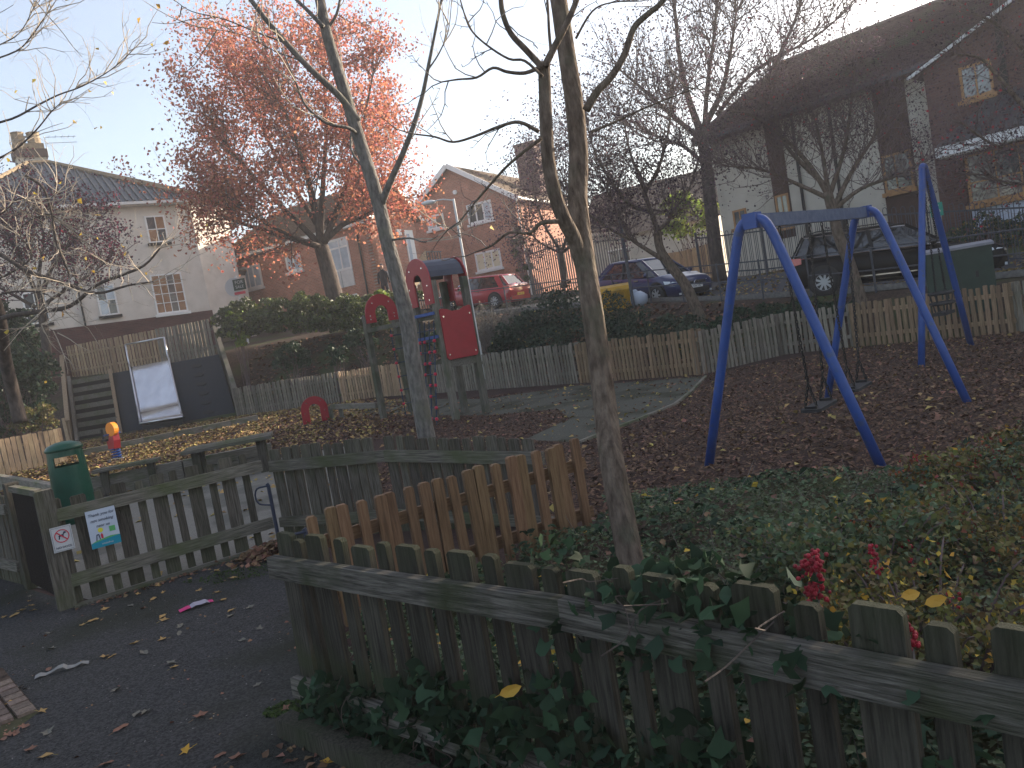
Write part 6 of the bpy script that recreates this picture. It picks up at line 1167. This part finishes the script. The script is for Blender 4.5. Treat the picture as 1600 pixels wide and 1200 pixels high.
spray('thin pinkish red berry spray behind the tallest berry spray', (1.307,3.1,0.407), (1.322,3.15,0.535), 36, .01)
# ivy on the front fence: nearest leaves are pieces, the rest joined
iv = MB(); iv.add(IVY[0], [tuple(f) for f in IVY[1]]); ivm = iv.mesh('leaf', LI)
t = thing('fence_ivy', 'dark ivy with lobed leaves trailing over and under the front fence', 'ivy', (.3, 2.1, 0))
ua, ub, uc = Vector((*FA_, 0)), Vector((*FB_, 0)), Vector((*FC_, 0))
def onf(s): return ua.lerp(ub, s/1.72) if s < 1.72 else ub.lerp(uc, (s-1.72)/3.24)
fnv = Vector((-.69, -.72, 0)); IP = []
for i in range(2600):
    s = rng.uniform(.1, 4.2); top = .12+.36*min(1, s/1.3)*(.5+.5*math.sin(s*5)**2)+.12*rng.random()
    z = top*rng.random()**.8; o_ = onf(s)+fnv*rng.uniform(-.1, .1); IP.append((o_.x, o_.y, max(.02, z), rng.uniform(.05, .085), 0))
for i in range(300):   # the clump hanging over the top rail
    s = rng.gauss(2.2, .24); o_ = onf(max(1.6, min(3.0, s)))+fnv*rng.uniform(-.2, .09); IP.append((o_.x, o_.y, rng.uniform(.7, .93)-abs(s-2.2)*.2, rng.uniform(.045, .075), 1))
for i in range(40): s = rng.uniform(1.45, 1.75); o_ = onf(s)+fnv*rng.uniform(-.15, -.02); IP.append((o_.x, o_.y, rng.uniform(.75, .93), rng.uniform(.04, .06), 1))
IP.sort(key=lambda p: -p[3]/math.hypot(p[0], p[1]))
for p in IP[:290]:
    o = link('leaf', ivm, t, p[:3], (rng.gauss(.75, .5), rng.gauss(0, .5), rng.uniform(-1.6, 1.6)-.4)); o.scale = (p[3],)*3
r = IP[290:]; scatter('small_leaves', np.array([p[:3] for p in r]), np.array([p[3] for p in r]), LI, t, IVY)
g = MB()
for i in range(34):
    s = rng.uniform(.3, 4); a = onf(s)+fnv*.06+UZ*.03; P = [a]
    for j in range(4): P.append(P[-1]+Vector((rng.uniform(-.08, .08), rng.uniform(-.06, .06), rng.uniform(.02, .12))))
    g.tube(smooth(P, 3), .002, 4)
for i in range(6):
    s = rng.gauss(2.2, .2); a = onf(s)+UZ*rng.uniform(.8, .9); P = [a]
    for j in range(3): P.append(P[-1]+Vector((rng.uniform(-.1, .02), rng.uniform(-.08, .0), rng.uniform(-.05, .03))))
    g.tube(smooth(P, 3), .0022, 4)
g.obj('stems', M['bark_dark'], t, kind='stuff')
yl = [leafmesh('yellow_leaf', M['leaf_yellow'], s, 'oval') for s in (3, 8)]
for i, (p, lab) in enumerate([((1.145,2.5,0.578),'curled yellow leaf caught upright in the shrub left of the other yellow leaf'),((1.175,2.4,0.587),'wide yellow leaf caught on the shrub above the right pickets'),((-0.162,2.35,0.561),'yellow leaf caught low in the ivy between the front fence pickets'),((-1.028,5.6,0.607),'yellow leaf hanging on the close boarded fence by the orange pickets'),((0.002,3.3,0.583),'gold leaf lodged beside the front fence top left of the broad picket')]):
    o = link('yellow_leaf', yl[i % 2], None, p, (rng.uniform(.8, 1.5), rng.uniform(-.4, .4), rng.uniform(-.5, .5))); o.scale = (.07,)*3; tag(o, lab, 'leaf')

# ------------------------------------------------------------------ trees
def limb(mb, pts, r0, r1, n=10, sm=4):
    P = smooth(pts, sm); k = len(P); mb.tube(P, [r0+(r1-r0)*(i/(k-1))**.8*rng.uniform(.97, 1.03) for i in range(k)], n); return P
def grow(mb, tips, p, d, L, r, lev, spread=.7, kink=.25, up=.15, kids=(2, 4), seg=5, shrink=.6, knob=0):
    P = [p]; d = d.normalized(); cur = p
    for i in range(seg):
        d = (d+Vector((rng.gauss(0, kink), rng.gauss(0, kink), rng.gauss(up*.3, kink)))).normalized(); cur = cur+d*(L/seg); P.append(cur)
    mb.tube(P, [r*(1-.6*i/seg) for i in range(seg+1)], 5 if r > .03 else (4 if r > .012 else 3), cap=False)
    if knob:
        for q in P[1:]:
            if rng.random() < knob: e_ = q+Vector((rng.gauss(0, 1), rng.gauss(0, 1), rng.gauss(.4, 1))).normalized()*r*rng.uniform(4, 9); mb.tube([q, e_], [r*.7, r*.35], 3, cap=False)
    if lev == 0: tips.append((P[-1], d)); tips.append((P[seg//2], d)); return
    for _ in range(rng.randint(*kids)):
        i = rng.randint(1, seg); nd = (d+Vector((rng.gauss(0, spread), rng.gauss(0, spread), rng.gauss(up, spread)))).normalized(); grow(mb, tips, P[i], nd, L*shrink*rng.uniform(.7, 1.2), r*(1-.6*i/seg)*.62, lev-1, spread, kink, up, kids, seg, shrink, knob)
    tips.append((P[-1], d))
def tree(name, label, loc, trunks, limbs, barkm, twigm, tw, leaves=(), n=10, cat='tree'):
    """trunks / limbs: (points, r0, r1); tw: (per limb, length, radius, levels, keyword args); leaves: (name, count, size, material, spread, shape)"""
    t = thing(name, label, cat, loc); mb = MB()
    for P, a, b in trunks: limb(mb, P, a, b, n+2, 5)
    mb.obj('trunk', barkm, t, True); bm_ = MB(); tips = []; lines = [limb(bm_, P, a, b, max(6, n-3)) for P, a, b in limbs]; bm_.obj('limb', barkm, t, True)
    wm = MB(); per, L, r, lev, kk = tw
    for P in lines:
        k = len(P)
        for _ in range(per):
            i = min(k-1, int(k*(.25+.75*rng.random()))); d = (P[min(i+1, k-1)]-P[max(i-1, 0)]).normalized(); nd = d+Vector((rng.gauss(0, .8), rng.gauss(0, .8), rng.gauss(.2, .7))); grow(wm, tips, P[i], nd, L*rng.uniform(.6, 1.2), r, lev, **kk)
        d = (P[-1]-P[-2]).normalized(); grow(wm, tips, P[-1], d, L, r, lev, **kk)
    if wm.v: wm.obj('branches', twigm, t, kind='stuff')
    if tips:
        A = np.array([tuple(p) for p, d in tips])
        for nm, cnt, sz, mt, sp_2, shp in leaves: i = nr.integers(0, len(A), cnt); scatter(nm, A[i]+nr.normal(0, sp_2, (cnt, 3)), sz, mt, t, shp)
    return t, tips
# main brown tree in the bed, two stems
tree('double_stemmed_tree', 'tall brown barked tree with two stems and thorny bare twigs rising from the ivy bed', (0.512,4.768,0), [
    ([(0.522,4.5,-0.087),(0.503,4.5,0.147),(0.5,4.55,0.457),(0.498,4.6,0.772),(0.52,4.7,1.062),(0.537,4.75,1.364),(0.544,4.75,1.671),(0.554,4.8,1.979),(0.571,4.85,2.289),(0.63,4.9,2.596),(0.652,4.9,2.898),(0.662,4.95,3.217),(0.672,5,3.539),(0.68,5.05,3.826)], .083, .05),
    ([(0.545,4.83,1.692),(0.533,4.79,1.905),(0.503,4.74,2.081),(0.455,4.68,2.209),(0.426,4.66,2.359),(0.421,4.64,2.539),(0.442,4.64,2.753),(0.47,4.64,2.965),(0.485,4.64,3.077)], .05, .034), ([(0.676,5.04,3.784),(0.709,5.1,4.266),(0.782,5.2,4.771),(0.816,5.3,5.332),(0.899,5.4,5.897)], .05, .012)],
    [([(0.704,5.1,4.19),(0.887,5.1,4.503),(1.031,5.1,4.893),(1.077,5.1,5.294)], .026, .007), ([(0.77,5.2,4.696),(0.634,5.2,4.986),(0.58,5.2,5.374)], .022, .006), ([(0.812,4.7,3.574),(0.929,4.7,3.839),(0.972,4.7,4.219)], .014, .004), ([(0.32,4.6,3.612),(0.331,4.6,3.888),(0.273,4.6,4.172)], .012, .004), ([(0.481,4.6,3.043),(0.561,4.6,3.15),(0.653,4.6,3.269),(0.732,4.6,3.397),(0.795,4.6,3.533)], .022, .014), ([(0.469,4.6,3.038),(0.393,4.6,3.15),(0.324,4.6,3.253),(0.297,4.6,3.371),(0.306,4.6,3.492),(0.32,4.6,3.612)], .02, .012),
     ([(0.702,4.8,2.817),(0.787,4.8,2.915),(0.878,4.8,2.982),(0.976,4.8,3.095),(1.051,4.8,3.231),(1.137,4.8,3.294),(1.22,4.8,3.339),(1.274,4.8,3.396)], .026, .015), ([(0.463,4.6,3.046),(0.365,4.6,3.027),(0.267,4.6,3.05),(0.193,4.6,3.084),(0.095,4.6,3.047),(-0.013,4.6,3.054),(-0.104,4.6,3.055)], .013, .004),
     ([(0.381,4.5,2.671),(0.285,4.5,2.74),(0.177,4.5,2.737),(0.028,4.5,2.706),(-0.095,4.5,2.695),(-0.188,4.5,2.739),(-0.29,4.5,2.77)], .012, .004), ([(0.389,4.5,2.635),(0.287,4.5,2.582),(0.167,4.5,2.51),(0.021,4.5,2.396),(-0.051,4.5,2.334),(-0.135,4.5,2.263)], .011, .004), ([(0.415,4.6,2.183),(0.316,4.6,2.189),(0.242,4.6,2.146),(0.127,4.6,2.166),(0.018,4.6,2.111),(-0.082,4.6,2.091)], .015, .004),
     ([(0.719,4.85,2.699),(0.872,4.85,2.734),(1.034,4.85,2.779),(1.194,4.85,2.813),(1.365,4.85,2.848)], .01, .003), ([(0.451,4.5,2.961),(0.368,4.5,3.061),(0.283,4.5,3.086),(0.175,4.5,3.18),(0.103,4.5,3.278),(0.079,4.5,3.403),(0.072,4.5,3.506)], .009, .003), ([(0.724,4.9,3.265),(0.844,4.9,3.403),(0.965,4.9,3.435),(1.136,4.9,3.415)], .008, .003), ([(0.528,4.6,3.085),(0.537,4.6,3.225),(0.553,4.6,3.363),(0.562,4.6,3.502)], .01, .006)],
    M['bark_brown'], M['twig_grey'], (4, .3, .0042, 1, dict(kink=.28, kids=(0, 2), knob=.65, seg=5, spread=.6)), [('yellow_leaves', 3, .05, M['leaf_yellow'], .02, FOLD)], n=12)
# grey barked tree left of centre
tree('grey_barked_tree', 'slim grey barked bare tree leaning in front of the russet tree and play tower', (-1.173,10,0.006), [
    ([(-1.155,10,-0.08),(-1.172,10,0.378),(-1.175,10,0.954),(-1.169,10,1.442),(-1.155,10,1.925),(-1.18,10,2.411),(-1.221,10,2.897),(-1.245,10,3.376),(-1.283,10,3.737),(-1.338,10,4.177),(-1.391,10,4.575),(-1.442,10,4.985),(-1.496,10,5.455),(-1.507,10,5.899),(-1.498,10,6.277)], .12, .058), ([(-1.502,10,6.217),(-1.45,10.1,7.072),(-1.404,10.2,7.949),(-1.312,10.3,8.9),(-1.211,10.4,9.855)], .058, .014)],
    [([(-1.452,10.1,7.148),(-1.721,10.1,7.792),(-1.809,10.1,8.549)], .028, .008), ([(-1.418,10.2,7.876),(-0.912,10.2,8.469),(-0.612,10.2,9.236)], .026, .007), ([(-2.234,9.5,5.856),(-2.419,9.5,6.353),(-2.44,9.5,6.997)], .026, .008), ([(-1.237,10,3.335),(-1.066,9.9,3.581),(-0.864,9.8,3.837),(-0.649,9.7,4.144),(-0.472,9.7,4.491),(-0.329,9.6,4.809),(-0.191,9.6,5.155),(-0.025,9.6,5.582)], .05, .012), ([(-1.311,10,4.406),(-1.471,9.9,4.714),(-1.719,9.7,5.013),(-1.937,9.6,5.334),(-2.075,9.5,5.562),(-2.234,9.5,5.856)], .048, .026),
     ([(-1.342,10,4.24),(-1.412,9.8,4.296),(-1.631,9.6,4.343),(-1.812,9.5,4.547),(-1.858,9.4,4.796),(-1.946,9.4,5.194)], .026, .008), ([(-1.512,9.9,5.543),(-1.652,9.9,5.748),(-1.82,9.9,5.971)], .03, .018), ([(-1.478,10,5.551),(-1.339,10,5.704),(-1.256,10,5.896)], .022, .014), ([(-1.231,10,3.453),(-1.333,10.2,3.823),(-1.521,10.4,4.202),(-1.412,10.5,4.713),(-1.473,10.5,5.371),(-1.571,10.5,5.95)], .022, .008),
     ([(-2.015,9.8,5.417),(-2.293,9.8,5.576),(-2.637,9.8,5.783),(-2.993,9.8,5.931),(-3.155,9.8,6.077)], .012, .004), ([(-1.813,9.7,5.126),(-2.089,9.7,5.283),(-2.424,9.7,5.525),(-2.779,9.7,5.658)], .01, .003), ([(-0.356,9.6,4.74),(-0.199,9.6,4.898),(-0.044,9.6,5.13),(0.043,9.6,5.41)], .012, .004), ([(-1.167,10,2.928),(-0.907,9.6,2.863),(-0.72,9.5,2.775),(-0.518,9.5,2.839),(-0.334,9.4,2.894)], .016, .004)],
    M['bark_pale'], M['twig_pale'], (5, .75, .0085, 2, dict(kink=.16, kids=(0, 2), knob=.4, seg=5, spread=.5, up=.25)), n=12)
# pale twigged tree reaching in from the left edge
tree('pale_twigged_tree', 'small leaning tree with sunlit pale twigs and a few yellow leaves at the left edge', (-9.192,15,1.575), [
    ([(-9.207,15,1.394),(-9.222,15,1.886),(-8.987,14.6,2.591),(-8.563,14,3.218),(-8.33,13.5,3.821),(-8.29,13,4.405),(-8.091,12.5,5.105)], .125, .085)],
    [([(-8.931,13.5,3.061),(-7.839,13,3.139),(-7.093,12.6,3.088),(-6.429,12.3,3.058),(-5.837,12,3.257),(-5.344,11.8,3.313),(-4.911,11.6,3.365),(-4.597,11.5,3.551)], .05, .012), ([(-8.164,12.5,4.332),(-7.217,12,3.996),(-6.698,11.8,3.618),(-6.085,11.6,3.315),(-5.616,11.5,3.083),(-5.103,11.4,3.101),(-4.739,11.4,3.094)], .045, .01),
     ([(-6.523,12,4.992),(-6.316,12,4.798),(-6.261,12,4.431),(-6.287,12,4.038),(-6.241,12,3.717),(-6.204,12,3.434),(-6.412,12,3.182)], .022, .01),
     ([(-7.109,12,5.79),(-6.551,12,5.827),(-6.145,12,5.954),(-5.801,12,6.053),(-5.448,12,6.115),(-4.999,12,6.27),(-4.633,12,6.485)], .02, .005), ([(-6.822,12,6.666),(-6.283,12,6.759),(-6.032,12,6.919),(-5.797,12,7.136),(-5.559,12,7.37)], .014, .005), ([(-7.136,12,5.236),(-6.63,12,5.375),(-6.249,12,5.6),(-5.963,12,5.83),(-5.788,12,5.94)], .02, .005),
     ([(-7.61,12,3.52),(-7.106,12,3.625),(-6.676,12,3.838),(-6.782,12,4.235),(-6.363,12,4.401),(-6.152,12,4.271)], .018, .006), ([(-7.764,12,3.258),(-7.259,12,3.364),(-6.877,12,3.347),(-6.525,12,3.192),(-6.781,12,2.899),(-6.541,12,2.665)], .016, .005), ([(-7.592,12,4.467),(-7.009,12,4.51),(-6.683,12,4.69),(-6.376,12,4.563),(-6.111,12,4.688)], .016, .005), ([(-6.893,12,6.769),(-6.491,12,6.886),(-6.184,12,6.999),(-5.938,12,7.269),(-5.794,12,7.499)], .012, .004)],
    M['bark_dark'], M['twig_pale'], (17, .75, .009, 2, dict(kink=.22, kids=(1, 3), seg=5, spread=.7, up=.1)), [('yellow_leaves', 46, .085, M['leaf_yellow'], .05, FOLD)])
# plum red hawthorn behind it
tree('plum_hawthorn', 'dense plum red hawthorn in front of the cream house on the left', (-14.75,26,3.111), [([(-14.713,26,2.789),(-14.577,26,3.919),(-14.523,26,4.952)], .16, .12)],
    [([(-14.523,26,4.952),(-13.947,26,5.89),(-13.296,26,6.501),(-12.69,26,6.913)], .09, .03), ([(-14.523,26,4.952),(-14.75,26,6.026),(-14.98,26,6.889),(-15.208,26,7.748)], .09, .03), ([(-14.566,26,4.751),(-13.693,26,5.122),(-12.782,26,5.486),(-12.195,26,5.8)], .07, .02), ([(-14.563,26,4.959),(-14.308,26,5.951),(-13.975,26,6.925),(-13.987,26,7.644)], .08, .02), ([(-14.707,26,4.775),(-15.505,26,5.43),(-16.4,26,6.099)], .07, .02)],
    M['bark_dark'], M['twig_dark'], (20, 1.3, .018, 2, dict(kink=.22, kids=(2, 4), spread=.8)), [('leaves', 6000, .085, M['leaf_plum'], .12, FOLD), ('crimson_leaves', 4200, .085, M['leaf_crimson'], .12, FOLD), ('berries', 500, .07, M['leaf_berry'], .1, FOLD)])
# russet oak
OK = (-6.554,32.5,3.596)
tree('russet_tree', 'large russet leaved tree glowing in sun in front of the brick flats', OK, [([(-6.458,32.5,3.266),(-6.469,32.5,4.051),(-6.534,32.5,5.102),(-6.622,32.5,6.022)], .38, .29)],
    [([(-6.646,32.5,5.897),(-6.589,32.5,7.304),(-6.677,32.5,9.033),(-6.935,32.5,10.801),(-7.309,32.5,12.876),(-7.358,32.5,14.877)], .17, .03), ([(-6.723,32.5,6.039),(-7.748,32,6.518),(-8.779,31.5,7.011),(-9.395,31.4,7.302),(-9.766,31,7.508)], .14, .03), ([(-6.548,32.5,6.139),(-5.634,32.5,6.706),(-4.88,32,6.769),(-4.143,31.6,6.941)], .15, .03), ([(-6.7,32.5,6.165),(-7.967,32,8.047),(-8.842,31.5,9.524),(-9.426,31,10.729)], .14, .03),
     ([(-6.497,32.5,6.13),(-5.23,32.5,8.177),(-4.191,32.5,10.291),(-3.397,32.5,12.224)], .15, .03), ([(-6.602,32.5,6.406),(-6.148,33,8.729),(-5.636,33.5,11.35),(-5.407,34,14.588)], .15, .03), ([(-6.634,32.5,6.926),(-7.944,34,9.747),(-8.884,34.5,12.689),(-9.726,35,14.855)], .12, .03), ([(-6.256,32.5,6.863),(-4.576,34,8.915),(-3.899,34.5,10.381)], .12, .03), ([(-6.666,32.5,7.446),(-6.436,31,9.382),(-6.685,30.5,11.214)], .1, .03), ([(-6.57,32,5.964),(-7.706,31,6.621),(-8.455,30.6,7.233),(-8.909,30.2,7.732)], .1, .02)],
    M['bark_dark'], M['twig_dark'], (18, 2.0, .03, 2, dict(kink=.18, kids=(2, 4), spread=.65, up=.2, shrink=.62)), [('leaves', 40000, .13, M['leaf_oak'], .24, FOLD)])
# bare hawthorns along the bank and road, centre and right
KW = dict(kink=.26, kids=(2, 4), spread=.8, up=.12, shrink=.64)
tree('leaning_hawthorn', 'leaning bare hawthorn with plum tinted twigs in front of the navy hatchback', (4.901,20,1.101), [([(4.965,20,0.879),(4.881,20,1.185),(4.693,20,1.862),(4.417,20,2.375),(4.202,20,2.86),(4.191,20,3.309)], .16, .1)],
    [([(4.191,20,3.309),(4.154,20,3.586),(4.052,20,4.158),(4,20,4.641),(3.832,20,5.299),(3.798,20,6.088)], .08, .02), ([(4.199,20,2.637),(3.885,20,2.898),(3.508,20,3.265),(3.366,20,3.687),(3.24,20,4.105),(3.032,20,4.804)], .07, .015), ([(4.248,20,3.363),(4.515,20,3.525),(4.666,20,3.769),(5.093,20,4.141),(5.446,20,4.871)], .06, .015), ([(4.081,20,3.836),(3.636,20,4.07),(3.319,20,4.598),(2.975,20,5.443),(2.891,20,6.395)], .06, .015), ([(4.045,20,4.318),(4.485,20,4.875),(4.863,20,5.753),(5.082,20,6.652)], .06, .015), ([(3.5,20,3.218),(2.857,20,3.725),(2.385,20,4.281),(2.071,20,4.808)], .04, .012)],
    M['bark_brown'], M['twig_dark'], (40, 1.25, .013, 2, KW), [('leaves', 9000, .065, M['leaf_plum'], .16, FOLD), ('berries', 60, .05, M['leaf_berry'], .08, FOLD)])
tree('tall_bare_tree', 'tall bare tree with thick dark trunk at the left corner of the white building', (6.992,25.5,2.303), [([(7.093,25.5,1.876),(7.083,25.5,2.901),(7.133,25.5,4.314),(7.203,25.5,5.713),(7.173,25.5,6.719)], .23, .18)],
    [([(7.158,25.5,6.621),(6.945,25.5,7.751),(6.866,25.5,8.95),(6.936,25.5,10.312),(6.985,25.5,11.277)], .13, .03), ([(7.197,25.5,6.615),(7.935,25.5,7.586),(8.406,25.5,8.694),(8.805,25.5,10.002)], .13, .03), ([(7.203,25.5,6.114),(8.373,25.5,7.116),(9.508,25.5,7.918),(10.27,25.5,8.975),(10.803,25.5,9.867)], .12, .03), ([(7.088,25.5,6.433),(6.359,25.5,7.253),(5.59,25.5,8.175),(4.991,25.5,8.868)], .1, .03), ([(7.193,25.5,5.514),(6.606,25.5,6.214),(5.856,25.5,6.64),(5.109,25.5,7.064)], .08, .02), ([(7.232,25.5,6.309),(7.568,25.5,7.845),(8,25.5,9.352),(8.272,25.5,10.481)], .1, .03), ([(7.748,25.5,7.021),(9.14,25.5,8.177),(11.061,25.5,8.843),(12.381,25.5,9.605)], .08, .02)],
    M['bark_dark'], M['twig_dark'], (40, 1.9, .019, 2, dict(kink=.2, kids=(2, 4), spread=.6, up=.35, shrink=.62)), [('leaves', 6000, .075, M['leaf_plum'], .24, FOLD), ('brown_leaves', 1500, .09, M['leaf_brown'], .15, FOLD)])
tree('red_berried_hawthorn', 'bare red berried hawthorn in front of the black estate car and white building', (7.772,17.4,0.885), [([(7.84,17.4,0.662),(7.787,17.4,0.995),(7.655,17.4,1.774),(7.521,17.4,2.327),(7.464,17.4,2.823),(7.407,17.4,3.316)], .14, .1)],
    [([(7.404,17.4,3.289),(7.138,17.4,3.885),(6.76,17.4,4.455),(6.216,17.4,5.024),(5.713,17.4,5.379)], .07, .015), ([(7.428,17.4,3.064),(7.423,17.4,3.727),(7.391,17.4,4.486),(7.292,17.4,5.251)], .07, .015), ([(7.446,17.4,2.895),(7.97,17.4,3.635),(8.55,17.4,4.292),(9.058,17.4,4.957)], .07, .015), ([(7.446,17.4,2.895),(8.129,17.4,3.264),(8.918,17.4,3.407),(9.648,17.4,3.628)], .06, .015), ([(7.416,17.4,3.177),(6.712,17.4,3.64),(6.069,17.4,4.023),(5.398,17.4,4.204)], .06, .012), ([(7.476,17.4,3.305),(7.908,17.4,4.194),(8.174,17.4,5.104),(8.352,17.4,5.887)], .06, .012), ([(7.385,17.4,3.458),(6.682,17.4,4.4),(6.526,17.4,5.244),(6.488,17.4,5.927)], .06, .012)],
    M['bark_brown'], M['twig_dark'], (52, 1.15, .012, 2, dict(KW, up=.5)), [('leaves', 6500, .055, M['leaf_plum'], .16, FOLD), ('berries', 420, .05, M['leaf_berry'], .08, FOLD)])
tree('red_berried_hawthorn', 'red berried hawthorn whose bare boughs hang in from the right edge', (9.9,13.4,0.3), [([(9.342,12.5,0.461),(9.346,12.5,1.369),(9.262,12.5,2.382),(9.156,12.5,3.191)], .13, .1)],
    [([(9.22,12.5,2.884),(8.872,12.5,3.336),(8.508,12.5,3.642),(8.17,12.5,4.138),(7.913,12.5,4.472),(7.529,12.5,4.585)], .06, .012), ([(9.273,12.5,2.48),(8.808,12.5,2.805),(8.327,12.5,2.985),(7.945,12.5,3.147),(7.497,12.5,3.566)], .05, .012), ([(9.156,12.5,3.191),(8.93,12.5,3.816),(8.608,12.5,4.454),(8.265,12.5,4.897),(7.9,12.5,5.15)], .06, .012), ([(9.118,12.5,3.295),(9.051,12.5,3.991),(9.033,12.5,4.673)], .06, .012), ([(9.285,12.5,2.577),(8.779,12.5,2.563),(8.261,12.5,2.451),(7.885,12.5,2.663)], .04, .01)],
    M['bark_brown'], M['twig_dark'], (38, .95, .009, 2, KW), [('leaves', 3000, .042, M['leaf_plum'], .12, FOLD), ('berries', 420, .042, M['leaf_berry'], .06, FOLD)])
tree('plum_hawthorn', 'plum leaved hawthorn bush in front of the palisade fence beside the brick house', (2.653,31,3.187), [([(2.622,31,2.695),(2.693,31,3.429),(2.716,31,4.168)], .14, .1)],
    [([(2.708,31,4.12),(2.245,31,5.235),(2.083,31,6.49),(2.162,31,7.697)], .07, .02), ([(2.757,31,4.112),(3.376,31,5.29),(3.732,31,6.701),(3.885,31,8.379)], .07, .02), ([(2.745,31,4.04),(3.904,31,4.709),(4.666,31,5.564),(4.98,31,6.736)], .07, .02), ([(2.696,31,4.048),(2.003,31,4.536),(1.599,31,5.098)], .05, .02)],
    M['bark_dark'], M['twig_dark'], (24, 1.6, .016, 2, KW), [('leaves', 9000, .085, M['leaf_plum'], .16, FOLD), ('berries', 160, .07, M['leaf_berry'], .1, FOLD)])

# added volume over the whole place that lifts dark tones like lens flare
hz = MB(); hz.hexa([(-70, -40, -2), (75, -40, -2), (75, 95, -2), (-70, 95, -2), (-70, -40, 24), (75, -40, 24), (75, 95, 24), (-70, 95, 24)]); hm_ = bpy.data.materials.new('flare_veil'); hm_.use_nodes = True; hm_.node_tree.nodes.clear()
ho = hm_.node_tree.nodes.new('ShaderNodeOutputMaterial'); hv = hm_.node_tree.nodes.new('ShaderNodeVolumePrincipled'); hv.inputs['Density'].default_value = .0015; hv.inputs['Color'].default_value = (.9, .9, .95, 1); hv.inputs['Anisotropy'].default_value = .3; hm_.node_tree.links.new(hv.outputs[0], ho.inputs['Volume'])
hz.obj('flare_veil', hm_, None, kind='stuff')
